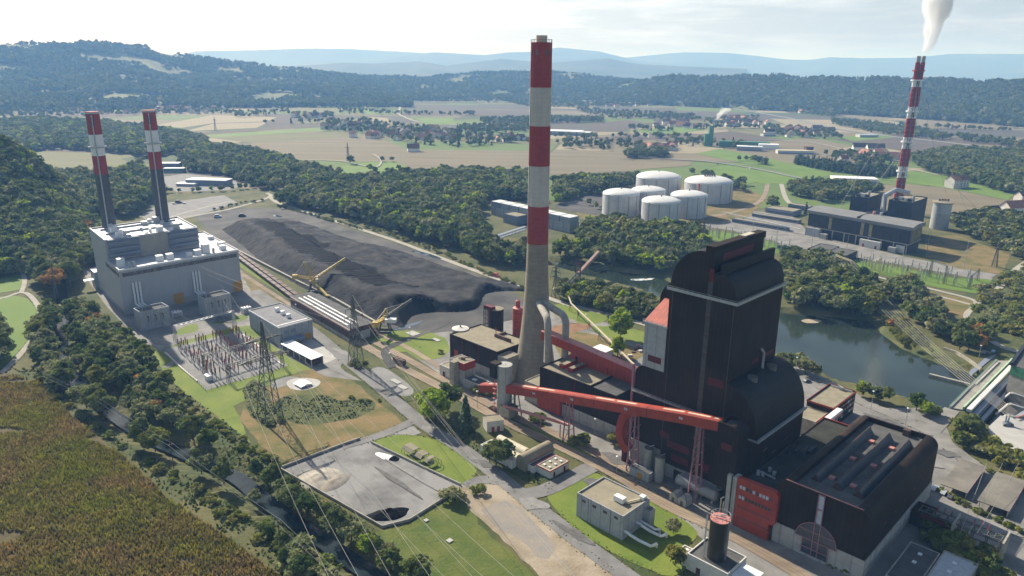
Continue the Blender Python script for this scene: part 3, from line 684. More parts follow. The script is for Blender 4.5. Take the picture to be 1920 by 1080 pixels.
for a in (22, 49, 76, 103): part("expansion_joint", M['red_dark'], cv, lambda b: b.add([(a, -45.16, zp(a)), (a + .25, -45.16, zp(a)), (a + .25, -45.16, zp(a) + 4.05), (a, -45.16, zp(a) + 4.05), (a, -44.7, zp(a) + 4.58), (a + .25, -44.7, zp(a) + 4.58), (a + .25, -42, zp(a) + 4.58), (a, -42, zp(a) + 4.58)], [(0, 1, 2, 3), (3, 2, 5, 4), (4, 5, 6, 7)]))
for s, mname in ((26.5, 'steel'), (61, 'lilac'), (96.5, 'lilac'), (126.5, 'lilac')):
    def leg(b):
        w = 1.0 if mname != 'steel' else 1.6
        for ds in (-w, w):
            b.bar((s + ds * 1.6, -45.2, 0), (s + ds * .8, -44.2, zp(s)), .5); b.bar((s + ds * 1.6, -40.8, 0), (s + ds * .8, -42.2, zp(s)), .5)
        n = max(2, int(zp(s) / 5))
        for i in range(n):
            z0, z1 = zp(s) * i / n, zp(s) * (i + 1) / n
            b.bar((s - w * 1.4, -45, z0), (s + w * 1.4, -45, z1), .22); b.bar((s - w * 1.3, -45, z1), (s + w * 1.3, -45, z1), .2); b.bar((s + w * 1.4, -45, z1), (s + w * 1.4, -41, z1), .2)
    part("trestle", M[mname], cv, leg)
# slender lower conveyor
lc = sthing("slim_conveyor", "slim pinkish belt conveyor on thin posts below the red gallery", "conveyor", 40, -47)
part("belt_frame", M['pink'], lc, lambda b: b.bar((23, -47.5, 6.2), (61, -42.6, 8.0), 1.3, .9))
for k in range(3): part("post", M['lilac'], lc, lambda b: b.bar((34 + 11 * k, -46 + 1.4 * k, 0), (34 + 11 * k, -46 + 1.4 * k, 6.6), .35))
# curved red chute
cc = sthing("curved_chute", "curved red steel chute bending down beside the boiler house wall", "chute", 88, -38)
def chute(b):
    pts = [(93.5, 24.6), (90, 23.2), (87.8, 20.5), (86.9, 17), (86.6, 13.5), (87.2, 10.2), (88.8, 7.6), (91.3, 6.2)]
    pp = [Vector((a, 0, z)) for a, z in pts]
    R = []
    for i, p in enumerate(pp):
        d = (pp[min(i + 1, 7)] - pp[max(i - 1, 0)]).normalized(); nn = Vector((-d.z, 0, d.x)) * 1.75
        R.append([(p.x + q * nn.x, t, p.z + q * nn.z) for q, t in ((-1, -40.2), (1, -40.2), (1, -36.6), (-1, -36.6))])
    for i in range(7): b.add(R[i] + R[i + 1], [(k, (k + 1) % 4, 4 + (k + 1) % 4, 4 + k) for k in range(4)])
    b.add(R[0], [(0, 1, 2, 3)]); b.add(R[-1], [(0, 1, 2, 3)])
part("chute_casing", M['red'], cc, chute)
part("chute_foot", M['red_dark'], cc, lambda b: b.box(88.5, 90.1, -40, -36.7, 0, 5.5))

# ---- building between chimney and boiler house, with the red upper gallery
mb_ = sthing("filter_building", "low dark brown building with pale roof between chimney and boiler house", "plant building", 50, -10)
part("body", [M['clad'], M['gravel_roof']], mb_, lambda b: b.roofbox(26.6, 58.6, -25.4, 3, 0, 21.3, 0, 1, .5))
part("lower_block", [M['clad'], M['dark_roof']], mb_, lambda b: b.roofbox(58.62, 73.5, -25.2, -8, 0, 20.9, 0, 1, .3))
part("lower_block_end", M['clad_roof'], mb_, lambda b: b.prism([(73.52, 0), (77.4, 0), (77.4, 16.5), (73.52, 20.6)], 't', -25.2, -8))
part("rear_block", [M['clad'], M['dark_roof']], mb_, lambda b: b.roofbox(58.62, 90, -7.98, 3, 0, 18.5, 0, 1, .3))
pbox("concrete_plinth", M['conc_panel'], mb_, 38, 77.6, -25.75, -25.45, 0, 6.2)
pbox("red_wall", M['red_rib'], mb_, 27.2, 42, -27.6, -25.46, .5, 9)
part("front_ledge", [M['conc'], M['gravel_roof']], mb_, lambda b: b.roofbox(17, 26.55, -26.2, -14, 0, 11, 0, 1, .4))
part("vertical_rib", M['red_dark'], mb_, lambda b: [b.box(49, 49.5, -25.6, -25.42, 6.3, 21.4)])
part("red_upper_wall", M['red_rib'], mb_, lambda b: b.box(32, 90, -8.6, -3.5, 18.6, 26.2))
for s in (38, 55, 72): pbox("column_rib", M['red'], mb_, s, s + .6, -9.0, -8.61, 18.6, 26.1)
for t in (-19, -15.2): part("roof_duct", [M['red_rib'], M['gravel_roof']], mb_, lambda b: b.box(33.6 + (t + 19) * .8, 36.2 + (t + 19) * .8, t, -8.7, 20.9, 22.8, 0, top=1)) if t == -19 else \
    part("roof_duct", [M['red_rib'], M['gravel_roof']], mb_, lambda b: b.box(39.6, 42.2, -19.5, -8.7, 20.9, 22.8, 0, top=1))
pbox("doorway", M['clad'], mb_, 35.4, 36.8, -8.75, -8.61, 20.9, 24.6)
g2 = sthing("upper_conveyor", "red conveyor bridge leading from the chimney to the boiler house", "conveyor", 55, -8)
part("gallery", [M['red_rib']], g2, lambda b: sweep(b, [(13, -8, 27.8), (40, -8, 26.3), (92, -8, 22.2)], [(-2.3, 0), (2.3, 0), (2.3, 4.6), (-2.3, 4.6)]))
part("gallery_roof", M['pink'], g2, lambda b: sweep(b, [(13, -8, 32.41), (40, -8, 30.91), (92, -8, 26.81)], [(-2.5, 0), (2.5, 0), (2.5, .25), (-2.5, .25)]))

# ---- turbine hall
th = sthing("turbine_hall", "big dark turbine hall with rounded eaves, ridge skylights and an arched window", "power plant", 176, -10)
A0, A1, B0, B1 = 160.6, 192, -46, 26
R_ = 4.0
hp = [(A0, 0), (A1, 0), (A1, 22)] + arc(A1 - R_, 22, R_, 0, 90, 8) + [(A1 - R_ - .6, 26), (A1 - R_ - .6, 24), (A0 + R_ + .6, 24), (A0 + R_ + .6, 26)] + arc(A0 + R_, 22, R_, 90, 180, 8)
sd_ = [0] * 13 + [1] + [0] * 14
part("hall_body", [M['clad'], M['dark_roof']], th, lambda b: b.prism(hp, 't', B0, B1, 0, side=sd_), smooth='auto')
pbox("parapet", M['clad'], th, A0 + R_ + .62, A1 - R_ - .62, B1 - .8, B1 - .02, 24.01, 26)
pbox("parapet_trim", M['pink'], th, A0 + R_ - 1.5, A1 - R_ + 1.5, B0 - .18, B0 + .2, 26.0, 26.25)
pbox("front_parapet", M['clad'], th, A0 + R_ + .62, A1 - R_ - .62, B0 + .02, B0 + .5, 24.01, 25.98)
pbox("concrete_plinth", M['conc_panel'], th, A0 - .02, A1 + .35, B0 - .3, B0 - .002, 0, 8)
pbox("concrete_plinth", M['conc_panel'], th, A1 + .002, A1 + .35, B0, B1, 0, 7.4)
for s in (169.4, 176.8, 184.1):
    sk = part("ridge_skylight", [mat("skylight_wired_glass", (0.045, 0.055, 0.07), 0.35, 0.2, 0.5, rib=ribs(_e2v, 0.8), ribamt=0.35), M['rust']], th, lambda b: b.prism([(s - 1.9, 24.02), (s + 1.9, 24.02), (s, 26.9)], 't', -36.2, 15.2, 0, capm=1))
    part("ridge_cap", M['pink'], sk, lambda b: b.bar((s, -36.3, 26.95), (s, 15.3, 26.95), .35, .2)) if False else pbox("ridge_cap", M['rust'], th, s - .14, s + .14, -36.3, 15.3, 26.8, 26.98)
for s in (173, 180.5):
    for t in (7.3, -11.4, -30.6):
        pbox("roof_hatch", M['pink'], th, s - 1.0, s + 1.0, t - 1.0, t + 1.0, 24.02, 24.9)
pbox("roof_exit", M['rust'], th, 179.5, 182, 22.5, 25, 24.02, 26.6)
ac = 176.0; azr = 7.2; ar = 7.1
aw = part("arched_window", M['glass'], th, lambda b: b.prism([(ac - ar, azr), (ac + ar, azr)] + arc(ac, azr, ar, 0, 180, 24)[1:-1], 't', B0 - .42, B0 - .301))
pbox("lower_window", M['glass'], th, ac - 4.6, ac + 4.6, B0 - .42, B0 - .301, 1.2, 7.19)
pbox("strip_window", M['glass_pale'], th, ac - 1.0, ac + 1.0, B0 - .42, B0 - .02, 14.4, 25.5) 
def aframe(b):
    y = B0 - .55
    b.tube([(s, y, z) for s, z in arc(ac, azr, ar, 0, 180, 24)], .17, 6)
    for ds in (-1, 1): b.bar((ac + ds, y, 1.2), (ac + ds, y, 25.6), .3)
    for z in (3.8, 7.2, 10.6): b.bar((ac - min(ar, math.sqrt(max(1, ar * ar - max(0, z - azr) ** 2))) + (2.4 if z < 5 else 0), y, z), (ac + math.sqrt(max(1, ar * ar - max(0, z - azr) ** 2)) - (2.4 if z < 5 else 0), y, z), .3)
    for ds in (-4.6, 4.6): b.bar((ac + ds, y, 1.2), (ac + ds, y, 7.2), .3)
    for z in (20, 25.5): b.bar((ac - 1, y, z), (ac + 1, y, z), .3)
part("window_frame", M['lilac'], th, aframe)
part("rear_annex", [M['clad'], M['gravel_roof']], th, lambda b: b.prism([(166, 0), (184, 0), (184, 7)] + arc(181, 7, 3, 0, 90, 6) + [(166, 10)], 't', 26.02, 36, 0, side=[0] * 9 + [1, 0]), smooth='auto')
for q in range(5): pbox("wall_vent", M['rust'], th, A1 + .002, A1 + .12, -30 + 10 * q, -27.5 + 10 * q, 14, 14.8)

# ---- red office front and the low roof behind it
of = sthing("control_block", "low block with a red window front between boiler house and turbine hall", "plant building", 153, -20)
part("body", [M['clad'], mat("mossy_dark_roof", (0.035, 0.037, 0.028), 0.95, 0.4, 0.15, fine=0.2)], of, lambda b: b.roofbox(147.8, 160.55, -46, 24, 0, 19.6, 0, 1, .3))
part("red_front", M['red'], of, lambda b: b.prism([(146.1, 0.2), (159.6, .2), (159.6, 6.8), (161.4, 7.4), (161.8, 8.4), (161.8, 19.2), (161, 20.4), (159.4, 20.6), (146.1, 20.2)], 't', -48, -46.002))
for s in (141.8, 144.1): pbox("concrete_stair_wall", M['conc_panel'], of, s, s + 1.6, -47.6, -44, 0, 19.6)
pbox("stair_slot", M['glass'], of, 143.42, 144.08, -47, -44.2, 0, 19)
pbox("panel_box", M['clad'], of, 141.8, 147.78, -43.98, -38, 0, 18.6)
for z, n, pale in ((16.3, 10, (0, 1, 4, 6, 7, 8)), (12.2, 10, (0, 1)), (8.6, 10, ()), (4.4, 11, ())):
    for k in range(n):
        s = 147.2 + k * 1.28
        if z < 9: pbox("window_slot", M['glass'], of, s, s + 1.0, -48.09, -48.002, z, z + .45)
        else: pbox("window", M['glass_pale'] if k in pale else M['glass'], of, s, s + .95, -48.09, -48.002, z, z + 1.3)
for s, t in ((149.3, -40), (150.8, -39.4), (151.2, -34.5), (153.6, -36)):
    pbox("roof_cooler", M['galv'], of, s, s + 1.1, t, t + .9, 19.35, 21.0)
part("roof_pipe", M['galv'], of, lambda b: b.bar((148.5, -37.5, 20), (156, -38.5, 20), .5))
for k in range(4): pbox("roof_duct", M['clad_blue'], of, 150 + 1.9 * k, 151.4 + 1.9 * k, -17 + 2 * k, -11 + 2 * k, 19.35, 20.8)
pbox("red_edge", M['red'], of, 147.7, 160.5, 23.7, 24.15, 19.6, 20.1)

# ---- desulphurisation building left of the chimney
fg = sthing("scrubber_building", "boxy dark brown building with a flat beige roof left of the chimney foot", "plant building", -30, -6)
part("body", [M['clad'], M['gravel_roof']], fg, lambda b: b.roofbox(-49.5, -10.6, -19, 5.5, 0, 16.5, 0, 1, .5))
pbox("concrete_plinth", M['conc_panel'], fg, -38, -10.4, -19.3, -19.002, 0, 5.2)
part("red_seam", M['red_dark'], fg, lambda b: [b.box(s, s + .5, -19.25, -19.003, 5.3, 16.6) for s in (-39, -25.5)])
pbox("red_door", M['red'], fg, -45.5, -42.5, -19.2, -19.003, 4.2, 8)
part("red_parapet", M['rust'], fg, lambda b: [b.box(-29, -16.5, -3.2, -2.2, 16.02, 18), b.box(-29, -28, -2.19, 5.2, 16.02, 17.3)])
part("side_block", [M['conc'], M['gravel_roof']], fg, lambda b: b.roofbox(-10.58, -3.4, -18.6, -9.5, 0, 14.6, 0, 1, .3))
part("rear_block", [M['clad'], M['dark_roof']], fg, lambda b: b.roofbox(-30, -8, 5.52, 22, 0, 13, 0, 1, .4))
part("roof_post", M['red'], fg, lambda b: [b.bar((-33, 2, 16), (-33, 2, 19.5), .35)])

def silo(name, label, s, t, r, h, m, capm, cone=.12, z0=0.0, extra=None, n=32):
    root = sthing(name, label, "silo", s, t, z0)
    part("shell", m, root, lambda b: b.lathe(s, t, [(r, z0), (r, z0 + h)], n, [0], cap=False), smooth='auto')
    part("roof", capm, root, lambda b: b.lathe(s, t, [(r * 1.02, z0 + h - .25), (r * 1.02, z0 + h), (.25, z0 + h + r * cone)], n, [0], cap=True), smooth='auto')
    if extra: extra(root)
    return root
silo("storage_silo", "pale grey concrete silo at the left end of the flat beige roof", -52, -8.6, 4.9, 16.6, M['silo'], M['offwhite'], .22,
     extra=lambda r: part("cap_vent", M['steel'], r, lambda b: b.cyl(-52, -8.6, .5, 17.5, 18.4, 10)))
s_, z_ = SZ(930, 578, 14)
def bs(r):
    part("platform_frame", M['red_dark'], r, lambda b: [b.box(s_ - 5.4, s_ + 1, 9.2, 12.5, z_, z_ + 1.8)] + [b.bar((s_ - 5.2 + q * 1.7, 9, 2), (s_ - 5.2 + q * 1.7, 9, z_ + 1.8), .4) for q in range(4)] + [b.bar((s_ - 5.3, 9, z), (s_ + .2, 9, z), .3) for z in np.arange(4, z_, 3)])
silo("dark_silo", "dark brown silo with a red access frame, nearest the coal yard", s_, 14, 4.6, z_, M['clad'], M['gravel_roof'], .02, extra=bs, n=10)
s2, z2 = SZ(971, 577, 12)
def rs(r):
    part("cap", M['red'], r, lambda b: b.lathe(s2, 12, [(1.3, z2), (1.3, z2 + 4.2), (.5, z2 + 4.6)], 16, [0]))
    for z in np.arange(8, z2, 5): part("hoop", M['red_dark'], r, lambda b: b.lathe(s2, 12, [(3.05, z), (3.05, z + .3)], 28, [0]))
silo("red_silo", "slim bright red silo with a domed cap beside the chimney", s2, 12, 2.95, z2, M['red'], M['pink'], .3, extra=rs)

# ---- small concrete house with a red band
cb = sthing("pump_house", "small concrete building with a red roof band and a square tower", "plant building", -22, -35)
part("tower_block", [M['conc'], M['gravel_roof']], cb, lambda b: b.box(-25, -21.4, -40.4, -36.8, 0, 13.1, 0, top=1))
part("main_block", [M['conc_panel'], M['gravel_roof']], cb, lambda b: b.roofbox(-29, -17.6, -36.75, -28.5, 0, 12.6, 0, 1, .3))
part("red_band", M['red'], cb, lambda b: [b.box(-21.3, -17.3, -37.05, -36.76, 8.6, 12.7), b.box(-17.59, -17.3, -36.75, -28.5, 8.6, 12.7)])
part("left_wing", [M['offwhite'], M['gravel_roof']], cb, lambda b: b.roofbox(-38, -29.02, -36.5, -29, 0, 6.2, 0, 1, .3))
part("right_wing", [M['conc_panel'], M['dark_roof']], cb, lambda b: b.roofbox(-17.28, -4.5, -37.5, -30.5, 0, 4.8, 0, 1, .3))
pbox("roof_light", M['white'], cb, -13, -10.5, -35.2, -33.6, 4.51, 5.0)
pbox("red_door", M['red_dark'], cb, -35, -33.4, -36.7, -36.51, 0, 3)
part("roof_machine", M['rust'], cb, lambda b: [b.box(-24, -22, -33, -31.8, 12.31, 13.6), b.bar((-25, -34, 13), (-20, -30, 13.8), .5)])
part("roof_duct", M['pink'], cb, lambda b: b.box(-4.48, -.5, -36.5, -32, 0, 4.2))

# ---- concrete stair tower with the brown box
ct = sthing("concrete_tower", "round pale concrete tower with a brown box at its top, beside the red conveyor", "tower", 18.6, -43.2)
part("shaft", M['conc_panel'], ct, lambda b: b.lathe(19.4, -43, [(3.75, 0), (3.75, 25.4)], 28, [0], cap=True), smooth='auto')
pbox("brown_box", M['clad'], ct, 13.4, 17.6, -47.5, -43.2, 18.4, 26)
part("ladder_cage", M['pink'], ct, lambda b: [b.bar((15.4, -46.2, 0), (15.4, -46.2, 18), .2), b.bar((16, -46.8, 0), (16, -46.8, 18), .2)] + [b.box(15.0, 16.6, -47.1, -46, z, z + .25) for z in np.arange(2, 18, 2.6)])
part("base_block", [M['conc'], M['dark_roof']], ct, lambda b: b.box(20, 27, -47.5, -41, 0, 5.4, 0, top=1))
wh = sthing("gate_house", "small white flat-roofed hut in front of the round concrete tower", "hut", 28, -60)
def wedge(b):
    q = [(23, -61), (29, -64), (33, -57), (27, -54)]
    b.add([(*p, 0) for p in q] + [(*p, 5.5) for p in q], [(0, 1, 5, 4), (1, 2, 6, 5), (2, 3, 7, 6), (3, 0, 4, 7)], 0); b.add([(*p, 5.2) for p in q], [(0, 1, 2, 3)], 1)
part("walls", [M['offwhite'], M['gravel_roof']], wh, wedge)
part("red_door", M['red'], wh, lambda b: [b.add([(30.1 + k * 1.3, -62.1 + k * 2.3, 0), (30.8 + k * 1.3, -60.9 + k * 2.3, 0), (30.8 + k * 1.3, -60.9 + k * 2.3, 2.6), (30.1 + k * 1.3, -62.1 + k * 2.3, 2.6)], [(0, 1, 2, 3)]) for k in (0, 1)])

# ---- low workshop with barrel roofs
bw_ = sthing("barrel_roof_workshop", "low beige workshop with a white barrel roof and a brown barrel roof", "workshop", 55, -70)
part("body", [M['offwhite'], M['cream']], bw_, lambda b: b.roofbox(40.5, 60.2, -79, -72, 0, 4.2, 0, 1, .15))
part("white_barrel_roof", M['cream'], bw_, lambda b: b.prism([(-71.9, 0), (-67, 0), (-67, 3.6)] + arc(-69.4, 3.6, 2.4, 0, 180, 10), 's', 42.5, 59.8), smooth='auto')
part("brown_barrel_roof", M['gravel_roof'], bw_, lambda b: b.prism([(60.3, 0), (65.6, 0), (65.6, 4.3)] + arc(62.95, 4.3, 2.65, 0, 180, 12), 't', -76.5, -58.5), smooth='auto')
part("flat_link", [M['offwhite'], M['dark_roof']], bw_, lambda b: b.roofbox(65.62, 69, -75, -60, 0, 3.2, 0, 1, .2))
for k in range(5): pbox("roof_light", M['white'], bw_, 43 + 3.3 * k, 44.2 + 3.3 * k, -76, -75, 4.06, 4.5)
fl = sthing("flat_roof_hut", "small square hut with six white roof domes and a red roof edge", "hut", 73, -67)
part("walls", [M['offwhite'], M['gravel_roof']], fl, lambda b: b.roofbox(69.1, 76.6, -73.2, -61.3, 0, 3.7, 0, 1, .25))
part("red_roof_edge", M['red'], fl, lambda b: [b.box(68.9, 76.8, -73.4, -73.21, 3.3, 3.85), b.box(76.61, 76.8, -73.2, -61.3, 3.3, 3.85), b.box(68.9, 69.09, -73.2, -61.3, 3.3, 3.85), b.box(68.9, 76.8, -61.29, -61.1, 3.3, 3.85)])
for s in (71.3, 74.3):
    for t in (-70.8, -67.3, -63.8): pbox("roof_dome", M['white'], fl, s - .5, s + .5, t - .5, t + .5, 3.46, 3.95)
for t in (-71, -64.5): pbox("red_door", M['red_dark'], fl, 76.605, 76.7, t, t + 1.1, 0, 2.3)

# ---- pale grey block with pipes
gb = sthing("grey_block", "pale grey windowless block with white pipes leaving its side", "plant building", 112, -77)
part("walls", [M['conc_blue'], M['gravel_roof']], gb, lambda b: b.roofbox(101, 122.6, -85.4, -69, 0, 10.2, 0, 1, .55))
for s in (103.6, 108.6, 113.6, 118.6): pbox("window", M['rust'], gb, s, s + 1.7, -85.52, -85.402, 7.6, 8.6)
part("wall_joint", M['steel'], gb, lambda b: [b.box(s, s + .16, -85.47, -85.402, .2, 10) for s in (106.6, 116.9)])
un = pbox("roof_unit", M['white'], gb, 113.4, 117.6, -79.2, -76.8, 9.9, 11.9)
pbox("roof_fan", M['white'], gb, 119.6, 121.6, -71.8, -69.6, 9.9, 11.2)
part("roof_duct", M['cream'], gb, lambda b: b.bar((117.7, -78, 10.2), (120.5, -71.5, 10.2), .45))
part("side_bay", [M['conc_blue'], M['gravel_roof']], gb, lambda b: b.roofbox(122.62, 125.4, -72.5, -69.2, 0, 7.4, 0, 1, .2))
for t, L_ in ((-84, 10), (-76.5, 9)):
    part("outdoor_pipe", M['white'], gb, lambda b: b.tube([(122.5, t, 3.4), (124.4, t, 3.4), (124.9, t - .2, 3.2), (124.9 + L_ * .35, t + .8, 2.0), (124.9 + L_ * .8, t + 1.4, 1.7), (125.4 + L_ * .8, t + 2.4, 1.7), (125.6 + L_ * .8, t + 4, 1.7), (125.6 + L_ * .8, t + 4.3, 1.2), (125.6 + L_ * .8, t + 4.3, 0)], .55, 12), smooth='auto')
part("outdoor_pipe", M['white'], gb, lambda b: b.tube([(122.5, -74.5, 3.2), (129, -74.2, 2.6), (129.8, -73.6, 2.6), (130, -72.5, 2.4), (130, -72.4, 0)], .45, 12), smooth='auto')
for t, z in ((-80.5, 4), (-72, 6)): pbox("wall_plate", mat("blue_sign_plate", (0.25, 0.36, 0.6), .6), gb, 122.603, 122.7, t, t + 1.2, z, z + .9)

# ---- black silo on the white roof block, bottom right
wb = sthing("white_roof_block", "white flat-roofed block under the black silo at the bottom edge", "plant building", 153, -76)
part("walls", [M['offwhite'], M['dark_roof']], wb, lambda b: b.roofbox(147.2, 162.5, -82.2, -69.5, 0, 6.2, 0, 1, .5))
part("left_annex", [M['offwhite'], M['gravel_roof']], wb, lambda b: b.roofbox(142.8, 147.18, -81.6, -76.5, 0, 4.4, 0, 1, .3))
pbox("roof_light", M['white'], wb, 144.6, 145.6, -79, -78, 4.12, 4.7)
pbox("brown_door", M['rust'], wb, 151, 152.6, -82.3, -82.202, 0, 2.6)
def sx(r):
    part("ladder", M['galv'], r, lambda b: [b.bar((152.2, -79.9, 6), (152.2, -79.9, 22.5), .18), b.bar((151.6, -79.4, 6), (151.6, -79.4, 22.5), .18)] + [b.bar((151.6, -79.4, z), (152.2, -79.9, z), .14) for z in np.arange(6.5, 22.5, 1)])
    part("roof_railing", M['galv'], r, lambda b: [b.bar((155 + 3.2 * math.cos(a), -76.3 + 3.2 * math.sin(a), 21.2), (155 + 3.2 * math.cos(a), -76.3 + 3.2 * math.sin(a), 22.5), .1) for a in np.linspace(0, 6.28, 15)[:-1]] + [b.tube([(155 + 3.2 * math.cos(a), -76.3 + 3.2 * math.sin(a), 22.4) for a in np.linspace(0, 6.283, 25)], .06, 5)])
    part("roof_nozzle", M['galv'], r, lambda b: [b.tube([(155, -76.3, 21.4), (155, -76.3, 22.2), (156.5, -75.5, 22.4)], .25, 8), b.bar((153, -77, 21.6), (157, -76, 21.8), .3)])
    part("ladder", M['galv'], r, lambda b: [b.bar((158.3, -76.8, 6), (158.3, -76.8, 21), .15), b.bar((158.3, -76, 6), (158.3, -76, 21), .15)] + [b.bar((158.3, -76.8, z), (158.3, -76, z), .1) for z in np.arange(6.5, 21, 1)])
silo("black_silo", "black steel silo with a pink top standing on a white roof", 155, -76.3, 3.25, 15.1, mat("black_silo_steel", (0.02, 0.017, 0.013), 0.3, 0.3, 0.3, spec=0.5), M['pink'], .05, z0=5.75, extra=sx, n=40)
cp = sthing("white_canopy", "white sheet canopy at the bottom edge beside the black silo block", "canopy", 168, -75)
part("canopy_roof", M['white'], cp, lambda b: b.box(162.8, 170, -80.5, -72, 5.0, 5.25))
for s in (163.4, 169.6):
    for t in (-79.8, -72.6): part("post", M['galv'], cp, lambda b: b.bar((s, t, 0), (s, t, 5), .2))
for k in (0, 1): part("vent_pipe", M['cream'], of, lambda b: b.tube([(140.2 + 1.1 * k, -47.5, 0), (140.2 + 1.1 * k, -47.5, 8.5 - k), (140.9 + 1.1 * k, -46.6, 9.2 - k)], .3, 8))

# ---- small plant in front of the boiler house
for nm, lb, s, t in (("steel_silo", "left grey steel silo of the pair standing by the boiler house plinth", 101.8, -39.2), ("steel_silo", "right grey steel silo of the pair standing by the boiler house plinth", 109.2, -42.0)):
    silo(nm, lb, s, t, 2.0, 11.6, M['silo'], M['dark_roof'], .25, extra=lambda r: part("fill_arm", M['galv'], r, lambda b: b.tube([(s, t, 12), (s + 1.5, t + 1.2, 12.8)], .14, 6)))
sh = sthing("control_hut", "small pale hut with an orange door in front of the two grey steel silos", "hut", 102, -45)
part("walls", [M['conc_blue'], M['dark_roof']], sh, lambda b: b.roofbox(97.6, 107.2, -46.6, -43, 0, 4, 0, 1, .25))
pbox("orange_door", M['orange'], sh, 101.6, 103.8, -46.7, -46.602, 0, 3)
tk = sthing("horizontal_tank", "long horizontal grey tank with a catwalk along the boiler house plinth", "tank", 126, -40)
part("vessel", M['silo'], tk, lambda b: b.tube([(116.4, -40, 3.6), (117, -40, 3.6), (134.6, -40, 3.6), (135.4, -40, 3.6)], [1.3, 2.2, 2.2, 1.4], 20), smooth='auto')
for s in (119, 126, 133): pbox("saddle", M['conc'], tk, s, s + 1, -41.6, -38.4, 0, 1.6)
part("catwalk", M['galv'], tk, lambda b: [b.box(117, 135, -38.7, -37.4, 5.4, 5.55)] + [railing(b, [(117, -37.5, 5.55), (135, -37.5, 5.55)], step=3)])
for k, lb in enumerate(("pale ridged container hut beside the horizontal tank, left of two", "pale ridged container hut beside the horizontal tank, right of two")):
    h = sthing("container_hut", lb, "hut", 121.8 + 3.9 * k, -49)
    part("walls", M['conc_panel'], h, lambda b: b.prism([(120 + 3.9 * k, 0), (123.7 + 3.9 * k, 0), (123.7 + 3.9 * k, 2.6), (122.6 + 3.9 * k, 3.7), (121.1 + 3.9 * k, 3.7), (120 + 3.9 * k, 2.6)], 't', -51, -46.5))
    pbox("hut_door", M['steel'], h, 121.2 + 3.9 * k, 122.4 + 3.9 * k, -51.1, -51.002, 0.1, 2.2)

# ---- red-trimmed office by the river road
oo = sthing("office_building", "dark office block with red roof trim and a beige roof by the river", "office", 135, 66)
part("walls", [M['clad'], M['gravel_roof']], oo, lambda b: b.roofbox(128.4, 141.3, 54, 81, 0, 11.5, 0, 1, .5))
part("red_trim", M['red'], oo, lambda b: [b.box(128.2, 141.5, 53.8, 53.99, 10.9, 11.7), b.box(141.31, 141.5, 54, 81, 10.9, 11.7), b.box(128.2, 128.39, 54, 81, 10.9, 11.7), b.box(128.2, 141.5, 81.01, 81.2, 10.9, 11.7)])
for z in (2.5, 5.5, 8.3):
    for k in range(8): pbox("window", M['glass_pale'] if RND.random() < .2 else M['glass'], oo, 141.302, 141.38, 55.5 + 3.15 * k, 57.6 + 3.15 * k, z, z + 1.2)
part("roof_duct", M['galv'], oo, lambda b: [b.bar((129.5, 79.2, 11.6), (140, 79.2, 11.6), .6), b.box(134, 136, 78, 79, 11.2, 12.6)])
part("low_wing", [M['conc'], M['gravel_roof']], oo, lambda b: b.roofbox(128.4, 139, 40, 53.78, 0, 8.6, 0, 1, .4))
part("wing_trim", M['red'], oo, lambda b: [b.box(139.01, 139.2, 40, 53.7, 8.1, 8.8)])
br = sthing("link_bridge", "white covered footbridge linking the office with the control block", "footbridge", 142, 42)
part("bridge_tube", M['white'], br, lambda b: b.box(142, 144.6, 24.5, 56, 9.2, 11.6))
part("bridge_sill", M['pink'], br, lambda b: b.box(144.61, 144.75, 24.5, 56, 9.0, 10.2))
part("bridge_pier", M['pink'], br, lambda b: [b.box(142.8, 143.8, t, t + .6, 0, 9.1) for t in (30, 44)])

# ---- carports, low roofs and pipe rack on the right
CARS = []
for (s0, s1, t0, t1, z), lb in zip(((190.6, 201.2, 34.4, 63.2, 2.9), (207.4, 218.2, 31.2, 61.6, 3.1)), ("carport with a flat grey roof next to the turbine hall", "carport with a flat grey roof, farther from the turbine hall")):
    c = sthing("carport", lb, "carport", (s0 + s1) / 2 + 2, (t0 + t1) / 2)
    s0 += 3.2 if s0 < 200 else 0; s1 += 2 if s0 < 200 else 0
    part("flat_roof", [M['steel'], mat("felt_roof", (0.15, 0.14, 0.12), .95, col2=(0.25, 0.23, 0.19), scale=.09, detail=6, fine=.08)], c, lambda b: b.box(s0, s1, t0, t1, z - .3, z, 0, top=1))
    part("roof_edge", M['lilac'], c, lambda b: b.box(s1 + .002, s1 + .1, t0, t1, z - .35, z + .05))
    for t in np.linspace(t0 + 1, t1 - 1, 6): part("post", M['steel'], c, lambda b: [b.bar((s, t, 0), (s, t, z - .3), .18) for s in (s0 + 1,)])
    part("rear_wall", M['conc'], c, lambda b: b.box(s1 - .5, s1 - .3, t0, t1, 0, z - .31))
for (s0, s1, t0, t1), lb, m1 in zip(((198.5, 208, -44, -18.5), (208.4, 219, -44, -15.5)), ("dark flat-roofed shed in the shade at the bottom right corner", "grey flat-roofed shed at the bottom right corner, lighter of the two"), ('dark_roof', 'galv')):
    q = sthing("flat_roof_shed", lb, "shed", s0 + 4, t1 - 8)
    part("walls", [M['conc'], M[m1]], q, lambda b: b.roofbox(s0, s1, t0, t1, 0, 5, 0, 1, .25))
    for k in range(2): pbox("roof_light", M['white'], q, s0 + 4, s0 + 5.2, t1 - 12 + 6 * k, t1 - 10.8 + 6 * k, 4.76, 5.15)
rk = sthing("transformer_rack", "dark steel rack with red pipes and insulators behind the turbine hall", "pipe rack", 208, 3)
